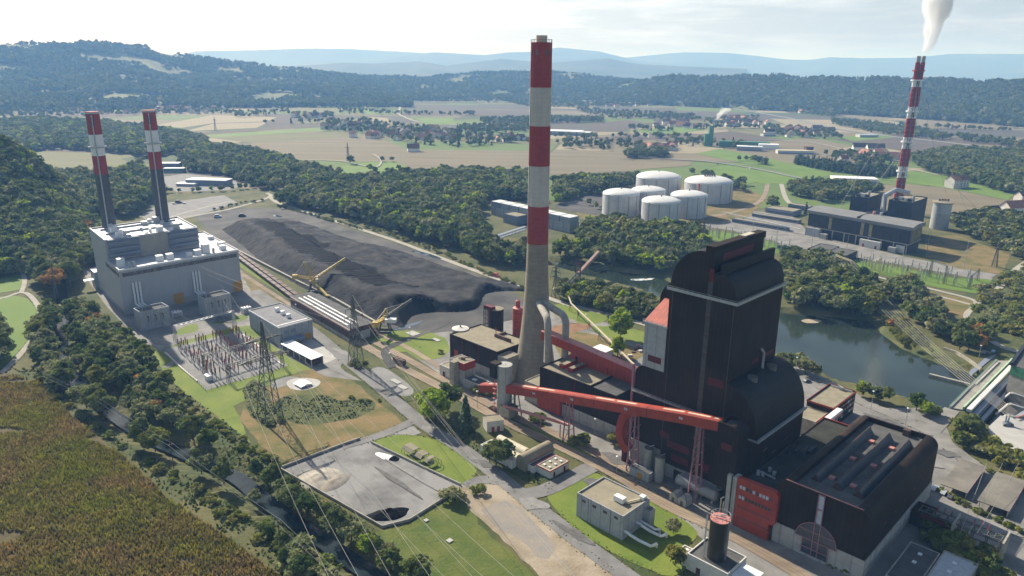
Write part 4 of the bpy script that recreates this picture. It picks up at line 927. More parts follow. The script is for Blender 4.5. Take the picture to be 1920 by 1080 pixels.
part("frame", M['steel'], rk, lambda b: [b.bar((s, t, 0), (s, t, 7.2), .35) for s in np.arange(195, 223, 4.4) for t in (1, 5)] + [b.bar((194.6, t, z), (222.6, t, z), .35) for t in (1, 5) for z in (4, 7)]
     + [b.bar((s, 1, z), (s, 5, z), .25) for s in np.arange(195, 223, 2.2) for z in (7,)] + [b.bar((195 + 4.4 * k, 1, 7), (199.4 + 4.4 * k, 5, 7), .2) for k in range(6)])
for s in (206.8, 222.4): pbox("fire_wall", M['conc'], rk, s, s + .6, -3, 7, 0, 8.6)
for k in range(3): part("red_pipe", M['red_dark'], rk, lambda b: b.tube([(196, .6 - .9 * k, 6), (203 + k, .6 - .9 * k, 6), (205 + k, .6 - .9 * k, 4)], .32, 8))
for s in (200, 202.3, 204.6, 212, 214.3, 216.6):
    part("insulator", M['insul'], rk, lambda b: b.tube([(s, 5, 7), (s + .2, 5.6, 9.2)], [.3, .12], 8))
pbox("dark_block", M['clad'], rk, 192.6, 199, .5, 9, 0, 6)
# ================================================================== GROUND COVER of the near site
def cov(name, pts, z, m, sm=False, jit=0.0, n=4):
    pp = px(pts)
    if sm: pp = smooth_poly(pp, n)
    return sheet(name, pp, z, m, jit=jit)
def site(name, s0, s1, t0, t1, z, m, jit=0.0): return sheet(name, [np.array(W(a, b)[:2]) for a, b in ((s0, t0), (s1, t0), (s1, t1), (s0, t1))], z, m, jit=jit)
cov("yard", [(735, 640), (830, 600), (1000, 570), (1060, 585), (1200, 622), (1240, 650), (1400, 672), (1530, 702), (1600, 735), (1660, 765), (1735, 765), (1770, 790), (1795, 850), (1960, 960), (1960, 1140), (1480, 1140), (1250, 958), (1180, 900), (1060, 822), (900, 750), (830, 705), (770, 665)], 0.02, G['asphalt'])
cov("lawn", [(285, 660), (340, 608), (470, 590), (500, 620), (545, 660), (605, 700), (560, 706), (480, 738), (440, 762), (470, 832), (425, 795), (345, 735), (310, 705)], 0.02, G['lawn'], jit=1.0)
cov("dry_meadow", [(470, 738), (560, 697), (600, 688), (640, 692), (700, 748), (757, 792), (742, 806), (640, 836), (545, 872), (490, 838), (448, 785)], 0.03, G['drygrass'], jit=1.0)
cov("weeds", [(505, 770), (530, 745), (600, 740), (640, 752), (690, 748), (702, 768), (650, 788), (560, 795)], 0.036, G['weeds'], True, 1.2)
cov("weeds", [(455, 735), (475, 712), (500, 730), (520, 790), (500, 800), (470, 780)], 0.036, G['weeds'], True, 1.0)
cov("gravel_patch", [(505, 722), (530, 708), (560, 708), (545, 718), (520, 728)], 0.037, G['yardgravel'], True, .6)
cov("round_slab", [(537, 719), (545, 712), (568, 709), (592, 711), (601, 717), (592, 726), (568, 732), (546, 729)], 0.05, G['lightconc'], True)
cov("substation_gravel", [(306, 655), (387, 732), (540, 686), (453, 621)], 0.045, G['yardgravel'])
cov("lawn", [(698, 829), (740, 816), (800, 819), (850, 838), (884, 862), (894, 884), (882, 900), (866, 909), (800, 879), (742, 851)], 0.03, G['lawn'], True, .6)
cov("settling_yard", [(524, 880), (640, 836), (700, 823), (770, 795), (790, 812), (742, 828), (700, 830), (742, 852), (800, 880), (866, 909), (930, 895), (945, 905), (862, 918), (768, 977), (717, 990), (640, 946), (580, 912)], 0.025, mat('silty_yard', (.10, .10, .098), .9, col2=(.26, .255, .245), scale=.05, detail=9, fine=.07, fscale=2.0, thr=(.3, .55)))
cov("meadow", [(700, 1000), (768, 982), (850, 925), (880, 935), (900, 985), (960, 1040), (1010, 1090), (1040, 1130), (800, 1130)], 0.02, mat("bright_rough_grass", (0.065, 0.105, 0.016), .95, col2=(0.13, 0.145, 0.03), scale=.07, detail=8, fine=.2, fscale=1.4, bump=.6), jit=1.2)
cov("sandy_lot", [(858, 918), (885, 912), (940, 906), (965, 922), (1060, 1000), (1150, 1072), (1210, 1130), (1060, 1130), (980, 1050), (915, 985), (880, 955)], 0.03, G['sand'], jit=1.2)
cov("stony_lot", [(905, 955), (940, 940), (975, 950), (1005, 985), (1040, 1025), (1020, 1052), (980, 1020), (930, 985)], 0.036, G['greybare'], True, 1.5)
cov("lawn", [(1026, 925), (1050, 900), (1090, 888), (1120, 889), (1150, 905), (1240, 950), (1300, 990), (1305, 1010), (1270, 1040), (1290, 1062), (1240, 1078), (1100, 1008), (1042, 955)], 0.03, G['lawn'], True, .6)
cov("verge", [(1090, 700 + 140), (1165, 880), (1150, 884), (1075, 846)], 0.06, G['weeds'], True, .6)
cov("verge", [(800, 790), (870, 800), (960, 850), (1040, 905), (1020, 912), (980, 900), (900, 850), (830, 815)], 0.03, G['weeds'], True, .8)
cov("verge", [(985, 795), (1010, 790), (1070, 830), (1110, 855), (1095, 862), (1040, 830)], 0.07, G['lawn'], True, .6)
cov("gas_plant_yard", [(135, 450), (160, 520), (200, 575), (262, 640), (300, 657), (345, 640), (440, 613), (476, 610), (500, 640), (545, 672), (610, 706), (690, 716), (640, 655), (560, 592), (480, 545), (440, 490), (380, 510), (250, 530), (160, 440)], 0.03, G['asphalt'])
cov("lawn", [(330, 628), (338, 616), (362, 608), (372, 612), (366, 622)], 0.05, G['lawn'], True)
cov("lawn", [(395, 606), (440, 594), (460, 590), (462, 598), (430, 606)], 0.05, G['lawn'], True)
cov("pale_slab", [(548, 658), (578, 630), (634, 671), (600, 686)], 0.06, G['lightconc'])
cov("lawn", [(0, 556), (35, 556), (58, 566), (71, 590), (66, 622), (40, 655), (0, 690), (-60, 720), (-90, 560)], 0.03, G['meadow'], True, .8)
cov("lawn", [(-60, 510), (10, 503), (32, 505), (44, 530), (38, 543), (-60, 552)], 0.03, G['meadow'], True, .8)
cov("coal_yard", [(365, 405), (430, 392), (480, 390), (560, 396), (640, 425), (720, 449), (830, 488), (950, 540), (990, 570), (960, 600), (880, 618), (800, 626), (740, 618), (690, 602), (600, 555), (450, 476), (395, 440)], 0.03, G['coalground'], jit=1.5)
cov("gravel_yard", [(262, 405), (300, 382), (420, 366), (445, 380), (390, 398), (330, 415), (280, 418)], 0.02, G['yardgravel'], jit=1.5)
cov("gravel_yard", [(290, 334), (345, 326), (430, 334), (455, 346), (430, 356), (330, 360)], 0.02, G['yardgravel'], jit=1)
cov("dry_meadow", [(1045, 625), (1100, 625), (1170, 645), (1210, 662), (1160, 690), (1100, 690), (1050, 668)], 0.04, G['drygrass'], True, .8)
cov("rust_soil", [(1040, 612), (1090, 606), (1110, 612), (1070, 626), (1040, 632)], 0.045, G['rust_ground'], True, .8)
cov("lawn", [(1040, 572), (1080, 576), (1140, 592), (1124, 606), (1090, 607), (1045, 598)], 0.045, G['lawn'], True, .5)
cov("lawn", [(1110, 612), (1190, 618), (1250, 640), (1240, 652), (1180, 640), (1130, 630)], 0.045, G['lawn'], True, .5)
cov("verge", [(700, 640), (730, 622), (800, 622), (830, 640), (790, 655), (740, 660)], 0.05, G['lawn'], True, .8)
cov("verge", [(765, 655), (820, 632), (838, 640), (838, 664), (795, 676)], 0.05, G['lawn'], True, .6)
cov("verge", [(640, 690), (655, 672), (690, 668), (700, 690), (790, 735), (770, 752), (735, 752), (680, 715)], 0.05, G['weeds'], True, .8)
cov("gravel_lot", [(694, 700), (720, 690), (775, 730), (750, 742)], 0.056, G['yardgravel'], True)
cov("green_strip", [(445, 482), (470, 492), (560, 560), (548, 566), (480, 520), (448, 500)], 0.05, G['lawn'], jit=.6)
cov("green_strip", [(455, 520), (480, 532), (545, 580), (535, 585), (470, 545)], 0.05, G['drygrass'], jit=.6)
# the old plant across the river
cov("works_yard", [(1240, 415), (1390, 395), (1480, 400), (1520, 440), (1700, 482), (1870, 515), (1850, 527), (1690, 497), (1500, 466), (1370, 432)], 0.05, G['asphalt'])
cov("works_lawn", [(1290, 428), (1390, 440), (1500, 468), (1512, 480), (1440, 474), (1330, 448)], 0.06, G['meadow'])
cov("works_lawn", [(1600, 487), (1690, 503), (1790, 522), (1862, 524), (1838, 552), (1760, 540), (1650, 514), (1590, 498)], 0.06, G['meadow'])
cov("dry_meadow", [(1280, 446), (1330, 452), (1440, 480), (1500, 500), (1480, 512), (1300, 470)], 0.05, G['drygrass'], jit=1)
cov("dry_meadow", [(1735, 445), (1790, 440), (1895, 478), (1880, 515), (1800, 505), (1735, 482)], 0.05, G['drygrass'], jit=1)
cov("dry_meadow", [(1570, 505), (1650, 525), (1760, 552), (1835, 562), (1810, 600), (1740, 570), (1620, 540)], 0.05, G['drygrass'], jit=1)
cov("green_bank", [(1640, 580), (1670, 585), (1740, 640), (1770, 665), (1745, 665), (1680, 615)], 0.06, mat("bright_bank_grass", (.13, .15, .03), .95, .2, .1, fine=.15), True, .8)  # bright yellow-green grass colour for this bank
cov("tank_lawn", [(1150, 350), (1190, 340), (1390, 350), (1440, 372), (1400, 410), (1330, 420), (1210, 430), (1110, 425), (1080, 400)], 0.05, G['drygrass'], jit=2)
cov("coal_dust_lot", [(1040, 384), (1090, 366), (1170, 352), (1190, 400), (1130, 406), (1045, 392)], 0.06, G['coalground'], jit=1.5)
cov("scrub_bank", [(1820, 560), (1960, 540), (1960, 700), (1880, 660), (1810, 640)], 0.04, G['weeds'], jit=1.5)
# roads and tracks
road("road", [(478, 545), (540, 588), (600, 632), (650, 676), (700, 716), (760, 768), (800, 800), (860, 838), (920, 882), (965, 918), (1010, 955), (1080, 1010), (1150, 1062), (1250, 1135)], 7.4, 0.075, G['asphalt_d'])
road("road", [(785, 785), (740, 806), (690, 824), (640, 838)], 5.5, 0.07, G['asphalt_d'])
road("road", [(980, 928), (1020, 920), (1060, 902), (1110, 876), (1160, 862)], 8, 0.071, G['asphalt_d'])
road("road", [(950, 905), (905, 900), (875, 912)], 6, 0.069, G['asphalt_d'])
road("road", [(300, 655), (330, 672), (310, 690)], 4, 0.06, G['asphalt'])
road("coal_access_road", [(505, 368), (520, 380), (560, 393), (640, 419), (740, 451), (840, 489), (930, 522), (1000, 548), (1060, 570), (1150, 592), (1230, 616), (1300, 650)], 5.5, 0.08, G['path'])
road("river_road", [(1430, 672), (1530, 708), (1610, 750), (1690, 785), (1745, 812), (1790, 846), (1860, 898), (1960, 965)], 8, 0.07, G['asphalt'])
road("dam_road", [(1745, 812), (1765, 790), (1785, 768)], 7, 0.072, G['asphalt'])
road("gravel_path", [(-60, 560), (0, 560), (38, 549), (58, 556), (76, 585), (72, 618), (42, 660), (0, 702), (-60, 745)], 3.6, 0.07, G['path'])
road("gravel_path", [(40, 549), (46, 525), (32, 495), (0, 484), (-60, 480)], 3.2, 0.071, G['path'])
road("gravel_path", [(55, 470), (45, 490), (32, 497)], 3.2, 0.072, G['path'])
road("gravel_path", [(1590, 498), (1640, 518), (1700, 532), (1770, 548), (1830, 566), (1812, 590), (1820, 610)], 4, 0.09, G['path'])
road("gravel_path", [(1640, 540), (1700, 548), (1760, 556), (1822, 572)], 3.5, 0.085, G['path'])
road("gravel_path", [(1960, 470), (1905, 505), (1868, 545), (1832, 568)], 5, 0.095, G['path'])
road("gravel_path", [(1860, 640), (1890, 655), (1960, 670)], 5, 0.09, G['path'])
road("works_road", [(1390, 412), (1500, 447), (1620, 480), (1740, 505), (1860, 524)], 6, 0.08, G['asphalt'])
road("works_road", [(1465, 345), (1475, 375), (1500, 392), (1520, 398)], 6, 0.08, G['path'])
road("yard_road", [(330, 412), (380, 402), (440, 390), (505, 370), (500, 362)], 5, 0.06, G['path'])
road("yard_road", [(290, 418), (350, 398), (430, 378)], 4, 0.055, G['path'])
def rails(name, pts, z=0.12, wd=4.4):
    road("track_bed", pts, wd, z - 0.05, G['track'])
    pp = smooth_poly(px(pts), 5, False)
    for o in (-0.75, 0.75):
        Lf, Rt = strip_poly(pp, abs(o) * 2); q = Lf if o > 0 else Rt
        mb = MB(True)
        for a, b in zip(q[:-1], q[1:]): mb.bar((a[0], a[1], z + .06), (b[0], b[1], z + .06), .16, .16)
        structure(mb.build("rail", M['rust']))
rails("rail", [(560, 575), (640, 620), (690, 652), (760, 692), (850, 738), (950, 792), (1040, 833), (1150, 888), (1250, 948), (1360, 998), (1480, 1066), (1580, 1130)], wd=6)
rails("rail", [(700, 640), (760, 672), (850, 722), (950, 775), (1060, 822), (1180, 884), (1290, 935)], 0.13, 5)
rails("rail", [(455, 492), (500, 524), (560, 566), (640, 612)], 0.14, 3.6)
rails("rail", [(440, 505), (490, 537), (556, 580)], 0.14, 3.6)
rails("rail", [(1440, 342), (1430, 372), (1395, 392), (1340, 405), (1280, 412)], 0.15, 6)
rails("rail", [(700, 622), (760, 650), (810, 680), (850, 710)], 0.135, 3.6)
road("curved_track", [(838, 606), (800, 622), (745, 645), (722, 660), (735, 690)], 5, 0.1, G['coalground'])
# highways on the plain
road("highway", [(1290, 190), (1380, 205), (1480, 222), (1560, 240), (1650, 254), (1760, 266), (1960, 290)], 19, 1.0, G['yardgravel'])
road("highway", [(1190, 296), (1270, 300), (1330, 304), (1420, 318), (1500, 335), (1560, 344), (1640, 352)], 8, 1.05, G['yardgravel'])
road("country_road", [(1440, 262), (1520, 268), (1580, 280), (1640, 296), (1700, 304)], 6, 1.1, G['path'])
road("country_road", [(735, 190), (750, 202), (745, 212), (768, 224), (785, 229)], 9, 1.1, G['path'])
road("country_road", [(625, 188), (650, 200), (640, 182), (660, 178)], 9, 1.1, G['path'])
road("country_road", [(1640, 320), (1700, 318), (1760, 330)], 5, 1.1, G['path'])
road("country_road", [(560, 300), (640, 303), (700, 315), (715, 302), (700, 290)], 3.5, 1.1, G['path'])

# ================================================================== COAL YARD
ss = np.arange(-520, -88, 2.0); tt = np.arange(-14, 126, 2.0)
toe = np.interp(ss, [-520, -473, -410, -312, -245, -180, -145, -100], [60, 40, 27, 4.5, -4.5, -8, -9.5, -4])
crest = np.interp(ss, [-520, -422, -387, -313, -243, -220, -189, -141, -100], [62, 46, 41, 21.5, 15, 9, 6.5, 4, 6])
CH = np.zeros((len(ss), len(tt))); CM = np.zeros_like(CH, dtype=int)
for i, s in enumerate(ss):
    for j, t in enumerate(tt):
        u = t - crest[i]; n0 = mnoise.noise((s * .018, t * .03, 7))
        top = 11.8 - 0.04 * max(0, u - 5) - 0.11 * max(0, u - 10)
        if u > 34 + 7 * n0: top -= 2.0
        low = 4.6 + 2.0 * n0 - .02 * max(0, t - 70) - (1.6 if t > 92 + 9 * n0 else 0)
        top = max(top, low)
        left = (t - toe[i]) * 12.4 / max(8, crest[i] - toe[i])
        end = (-118 - 10 * math.sin(t * .09) - s) * .62 + 0.02 * (60 - t)
        start = (s + 478) * .5
        right = (116 + 3 * math.sin(s * .04) - t) * .3
        h = max(-0.3, min(top, left, end, start, right))
        n1 = mnoise.noise((s * .05, t * .05, 2)); n2 = mnoise.noise((s * .3, t * .3, 5))
        if h > .4:
            dk = (t > crest[i] + 7 + 3 * n1 + 2.2 * math.sin(s * 1.1)) and (t < crest[i] + 40 + 12 * n1 + 5 * math.sin(s * .05)) and -445 + 12 * n2 < s < -178 + 26 * n1
            if dk: h += .8 * math.sin(s * .9 + n2) * (0.5 + .6 * abs(n1)) + 1.4 * n1 + .5 * n2 ; CM[i, j] = 1
            else: h += .5 * n2 + 1.1 * n1 + (.35 * math.sin((s - t) * .9) if left < top else 0)
            if t > crest[i] + 44 and h < 7: h += .35 * math.sin((s * .25 + t) * .8) + .5 * n1
            if s > -205 and end < top: h += .6 * n2; CM[i, j] = CM[i, j] or int(end < top - 1.5 and n1 > -.25)  # shade on the near-end slope painted in with the dark coal
        CH[i, j] = h
mb = MB(); mb.v = [(s, t, CH[i, j]) for i, s in enumerate(ss) for j, t in enumerate(tt)]; nT = len(tt)
for i in range(len(ss) - 1):
    for j in range(nT - 1):
        if max(CH[i, j], CH[i + 1, j], CH[i, j + 1], CH[i + 1, j + 1]) > 0.0:
            mb.f.append((i * nT + j, (i + 1) * nT + j, (i + 1) * nT + j + 1, i * nT + j + 1)); mb.mi.append(int(CM[i, j]))
M['coal'] = mat("weathered_coal", (0.02, 0.02, 0.0215), 0.85, col2=(0.066, 0.065, 0.063), scale=.09, detail=9, fine=.16, fscale=1.5, bump=.7, spec=.06)
M['coal_dark'] = mat("fresh_and_shaded_coal", (0.003, 0.0035, 0.0045), 0.8, col2=(0.009, 0.01, 0.012), scale=.12, detail=9, fine=.2, fscale=1.8, bump=.8, spec=.06)  # fresh black coal, also used to paint shade on the heap's near end
tag(mb.build("coal_heap", [M['coal'], M['coal_dark']], loc=W(-300, 50), smooth=True), "huge dark coal heap with a black fresh layer behind the yellow stacker", "coal heap")
def heap(name, label, cat, cx, cy, rx, ry, h, m, ang=0.0, seed=0):
    mb = MB(True); n, r = 28, 9; c = P(cx, cy)
    vs = []
    for i in range(r + 1):
        u = i / r
        for k in range(n):
            a = 2 * math.pi * k / n; w = 1 + .25 * mnoise.noise((math.cos(a) * 1.5 + seed, math.sin(a) * 1.5, seed))
            X, Y = rx * u * w * math.cos(a), ry * u * w * math.sin(a)
            q = X * E1 * math.cos(ang) - Y * E1 * math.sin(ang) + X * E2 * math.sin(ang) + Y * E2 * math.cos(ang)
            z = h * (1 - u) ** .8 * (1 + .5 * mnoise.noise((X * .4, Y * .4, seed))) - (.06 if i == r else 0)
            vs.append((c[0] + q[0], c[1] + q[1], z + .03))
    mb.add(vs, [(i * n + k, (i + 1) * n + k, (i + 1) * n + (k + 1) % n, i * n + (k + 1) % n) for i in range(r) for k in range(n)])
    return tag(mb.build(name, m, smooth=True), label, cat)
heap("coal_heap", "small black coal heap in the bottom corner of the settling yard", "coal heap", 728, 965, 9, 4, 2.4, M['coal_dark'], 1.1, 3)
heap("ash_heap", "pale sandy ash heap in the left corner of the settling yard", "ash heap", 598, 896, 10, 8, 1.7, mat("pale_ash", (.3, .27, .22), .95, col2=(.46, .42, .35), scale=.15, fine=.1), .5, 5)
heap("ash_heap", "dark grey ash mound ringing the pale heap in the settling yard", "ash heap", 628, 904, 4.5, 9, 1.3, G['greybare'], .3, 8)
heap("gypsum_heap", "bright white powder heap beside the green oval lawn", "powder heap", 722, 856, 5.5, 2.4, .5, M['white'], .2, 11)
heap("coal_heap", "little black coal heap next to the white powder", "coal heap", 739, 861, 2.6, 2.2, 1.5, M['coal_dark'], .2, 12)
for i, (x, y, a, b) in enumerate([(525, 490, 4, 12), (468, 448, 3, 9), (800, 478, 3, 26), (765, 612, 12, 3), (590, 405, 2, 7), (520, 405, 3, 10), (560, 512, 2, 6)]):
    c = P(x, y); o_ = [c[:2] + a * math.cos(q) * (1 + .3 * math.sin(3 * q + i)) * E2 * 1.0 + b * math.sin(q) * (1 + .25 * math.cos(2 * q)) * E1 for q in np.linspace(0, 6.283, 22)[:-1]]
    sheet("puddle", o_, 0.07, M['puddle'])
# boundary wall between belt and coal
wl = MB(True)
for a, b in zip([(445, 472), (557, 530), (619, 559)], [(557, 530), (619, 559), (703, 607)]):
    p, q = P(*a), P(*b); wl.bar((p[0], p[1], 1.1), (q[0], q[1], 1.1), 1.6, 2.2)
tag(wl.build("coal_yard_wall", M['conc']), "long pale concrete wall along the left foot of the big coal heap", "wall")
bg_ = thing("belt_gallery", "long rust-brown covered coal belt running beside the pale wall", "conveyor", tuple(P(500, 520)))
a, b = P(438, 480), P(551, 565)
for o, nm in ((0, 'brown_ribbed'), (4.2, 'rust')):
    nn = np.array([(b - a)[1], -(b - a)[0], 0]); nn /= np.linalg.norm(nn)
    p, q = a + nn * (-o), b + nn * (-o)
    mbb = MB(True); mbb.bar((p[0], p[1], 2.0), (q[0], q[1], 2.0), 3.0, 2.4); mbb.build("belt_hood", M[nm], bg_)
    for k in range(14):
        c = p + (q - p) * (k + .5) / 14
        mbb = MB(True); d = (q - p) / np.linalg.norm(q - p); mbb.bar(tuple(c[:2] - d[:2] * .3) + (2.05,), tuple(c[:2] + d[:2] * .3) + (2.05,), 3.3, 2.7); mbb.build("hood_joint", M['clad'], bg_)
# coal shed
cs = sthing("coal_shed", "long brown wagon shed with three white roof light strips", "shed", -158, -37)
XF = lambda s, t, z: (s, t + 0.1 * (-114 - s), z)
part("walls", M['brown_ribbed'], cs, lambda b: b.prism([(-44.7, 0), (-27.5, 0), (-27.5, 7.6), (-28.2, 8.2), (-43.6, 8.2), (-44.4, 7.7), (-44.7, 7.0)], 's', -200, -114))
pbox("roof", M['dark_roof'], cs, -199.6, -114.3, -43.5, -28.3, 8.203, 8.4)
for t in (-42.2, -38.6, -35.2): pbox("roof_light_strip", M['white'], cs, -192, -121, t, t + 1.3, 8.404, 8.7)
pbox("low_aisle", [M['rust'], M['dark_roof']], cs, -199, -114.4, -27.48, -23, 0, 6, 0, top=1)
pbox("plinth", M['conc_panel'], cs, -200, -114, -44.9, -44.703, 0, 2.6)
pbox("roller_door", M['galv'], cs, -113.998, -113.8, -36.5, -29.5, .2, 5.4)
pbox("open_gate", M['glass'], cs, -113.998, -113.8, -43.6, -38, .2, 5.6)
for s in np.linspace(-188, -118, 5): pbox("wall_rib", M['rust'], cs, s, s + .5, -45.05, -44.71, 2.7, 7)
XF = None
# yellow stacker on the wall
def stacker(label, base, mast, boom_tip, boomz, cw, cwz, foot=None, boomm='yellow', roofw=False):
    B_ = P(*base); dist = math.hypot(B_[0], B_[1]); r = thing("coal_stacker", label, "stacker crane", tuple(B_))
    mt = PD(*mast, dist); tp = P(*boom_tip, boomz); c = P(*cw, cwz); pv = np.array([B_[0], B_[1], 8.5])
    def w(name, m, fn): mb = MB(True); fn(mb); return mb.build(name, M[m], r)
    w("travel_base", 'steel', lambda b: [b.bar((B_[0] + a, B_[1] + q, 0), (B_[0] + a * .5, B_[1] + q * .5, 7), .7) for a, q in ((-4, -3), (4, -3), (4, 3), (-4, 3))] + [b.bar((B_[0] - 4.5, B_[1] + q, .8), (B_[0] + 4.5, B_[1] + q, .8), 1.2) for q in (-3, 3)])
    w("slewing_deck", 'yellow', lambda b: [b.bar((B_[0] - 3, B_[1], 7.6), (B_[0] + 3, B_[1], 7.6), 5, 1.6)])
    w("mast", 'yellow', lambda b: [b.bar(pv + (a, 0, 0), mt + (a * .3, 0, 0), .7) for a in (-1.6, 1.6)] + [b.bar(pv + (-1.4 + .2 * k, 0, (mt[2] - 8.5) * k / 5), pv + (1.4 - .2 * k, 0, (mt[2] - 8.5) * (k + .8) / 5), .25) for k in range(5)])
    def boom(b):
        d = tp - pv; nrm = np.array([-d[1], d[0], 0]); nrm /= np.linalg.norm(nrm); n = 12
        for o, z in ((-.9, 0), (.9, 0), (0, 1.8)): b.bar(pv + nrm * o + (0, 0, z), tp + nrm * o * .6 + (0, 0, z * .6), .55)
        b.bar(pv + (0, 0, .5), tp + (0, 0, .4), 1.6, .8)
        for k in range(n):
            p, q = pv + d * k / n, pv + d * (k + 1) / n
            for o in (-.9, .9): b.bar(p + nrm * o, q + (0, 0, 1.6), .2); b.bar(q + (0, 0, 1.6), q + nrm * o, .2)
    w("boom", boomm, boom)
    w("counter_jib", 'yellow', lambda b: [b.bar(pv, c, .8), b.bar(pv + (0, 1.5, 2), c + (0, 1, 1), .4), b.bar(pv + (0, -1.5, 2), c + (0, -1, 1), .4)])
    w("counterweight", 'yellow', lambda b: b.bar(c - (1.8, 0, 0), c + (1.8, 0, 0), 3, 3.2))
    w("stay_rope", 'wire', lambda b: [b.bar(mt, tp * .75 + pv * .25 + (0, 0, 1.4), .16), b.bar(mt, c + (0, 0, 1.5), .3)])
    if foot:
        f = P(*foot, 1.5)
        w("feeder_bridge", 'yellow', lambda b: [b.bar(pv + (o, 0, -1), f + (o, 0, 0), .6) for o in (-1, 1)] + [b.bar(pv + (0, 0, -.6), f + (0, 0, .4), 1.8, .5)] + [b.bar(f + (0, 0, -1.5), f + (0, 0, 0), .7)])
    if roofw:
        w("machine_house", 'white', lambda b: b.bar((B_[0] + 1, B_[1] - 3, 9), (B_[0] + 8, B_[1] - 3, 9), 5, 2.2))
    w("cabin", 'cream', lambda b: b.bar(pv + (1.6, -1.5, .5), pv + (3.8, -1.5, .5), 2.2, 2.2))
    return r
stacker("yellow coal stacker whose long boom reaches right over the coal heap", (590, 546), (570, 491), (647, 486), 21, (553, 519), 12.5, foot=(614, 556))
stacker("yellow coal reclaimer with a dark lattice boom at the near end of the heap", (722, 622), (724, 578), (772, 563), 19, (704, 608), 9, boomm='steel', roofw=True)

# ================================================================== GAS-FIRED PLANT
XF = lambda s, t, z: (s, t + 0.105 * (-261 - s), z)
gp_ = sthing("gas_plant", "large pale grey gas-fired power station block with a stepped roof", "power plant", -300, -83)
part("lower_hall", [M['gas_wall'], M['gas_roof']], gp_, lambda b: b.roofbox(-339, -261, -124.9, -42, 0, 32, 0, 1, .9, .8))
part("upper_hall", [M['gas_wall'], M['gas_roof']], gp_, lambda b: b.roofbox(-339.4, -291, -125.2, -61, 31.2, 46.6, 0, 1, 1.0, .8))
pbox("louvre_bay", M['gas_dark'], gp_, -290.99, -289.4, -123.5, -103, 33, 46.3)
pbox("louvre_bay", M['gas_dark'], gp_, -290.99, -289.4, -83, -61.5, 33, 46.3)
for t0, t1 in ((-123.5, -103), (-83, -61.5)):
    for z in (35.2, 39.2, 43.2): pbox("louvre_blade", M['gas_dark'], gp_, -289.39, -287.2, t0 + .2, t1 - .2, z, z + 1.5)
pbox("beige_bay", mat("beige_cladding", (.36, .33, .28), .6, .06, .3), gp_, -290.99, -290, -102.9, -83.1, 31.3, 46)
wb_ = mat("striped_window_glass", (.06, .055, .06), .25, col2=(.22, .2, .2), scale=1.1, detail=2, thr=(.45, .55))
pbox("window_band", wb_, gp_, -260.998, -260.85, -123, -43.5, 26.6, 29.2)
pbox("window_band", wb_, gp_, -300, -262, -125.1, -124.903, 26.6, 29.2)
pbox("eaves_band", M['white'], gp_, -261.2, -260.7, -125.1, -41.8, 30.7, 32.05)
for t in (-92, -48.5): pbox("orange_door", M['orange'], gp_, -260.998, -260.85, t, t + 7, 0.2, 8)
for t0 in (-117.5, -77):
    for k in range(3):
        part("duct_pipe", M['white'], gp_, lambda b: b.tube([(-260.2, t0 + 2.1 * k, 22), (-259.9, t0 + 2.1 * k, 7), (-256, t0 + 2.1 * k + 1.5, 5.4), (-236, t0 + 2.1 * k - 1, 5.4)], .75, 10), smooth='auto')
for s, t, w, h in ((-271, -121, 4.5, 6), (-270, -96, 4.6, 4), (-270, -89, 4.6, 4), (-268, -76, 3.4, 3), (-268, -70, 4.6, 4), (-271, -63, 5, 6.5), (-272, -50, 4.2, 3.2), (-283, -47, 5, 3.2), (-310, -46, 4, 2.5)):
    pbox("roof_unit", M['white'], gp_, s - w / 2, s + w / 2, t - w / 2, t + w / 2, 31.1, 31.1 + h)
for s, t in ((-263.5, -117), (-263.5, -114.5), (-264, -59.5)): part("roof_pipe", M['galv'], gp_, lambda b: b.cyl(s, t, .9, 31.1, 35.5, 12))
rg = random.Random(4)
for k in range(26):
    s, t = rg.uniform(-336, -295), rg.uniform(-121, -65)
    if min(abs(t + 104), abs(t + 72)) < 7 and s < -322: continue
    w, h = rg.uniform(2, 5), rg.uniform(1.6, 4.6); pbox("roof_unit", M['white'] if rg.random() < .6 else M['galv'], gp_, s, s + w, t, t + w * rg.uniform(.6, 1.4), 45.61, 45.61 + h)
for k in range(2): pbox("roof_beam", M['galv'], gp_, -330 + 18 * k, -328.6 + 18 * k, -120, -66, 45.61, 46.9)
part("left_lean_to", [M['gas_wall'], M['white']], gp_, lambda b: b.roofbox(-352, -339.5, -127, -118, 0, 13, 0, 1, .5))
pbox("wall_vent_row", M['gas_dark'], gp_, -330, -264, -125.2, -124.905, .3, 2.4)
part("entrance_roof", M['white'], gp_, lambda b: b.box(-345, -339.6, -134, -127.1, 7, 7.5))
XF = None
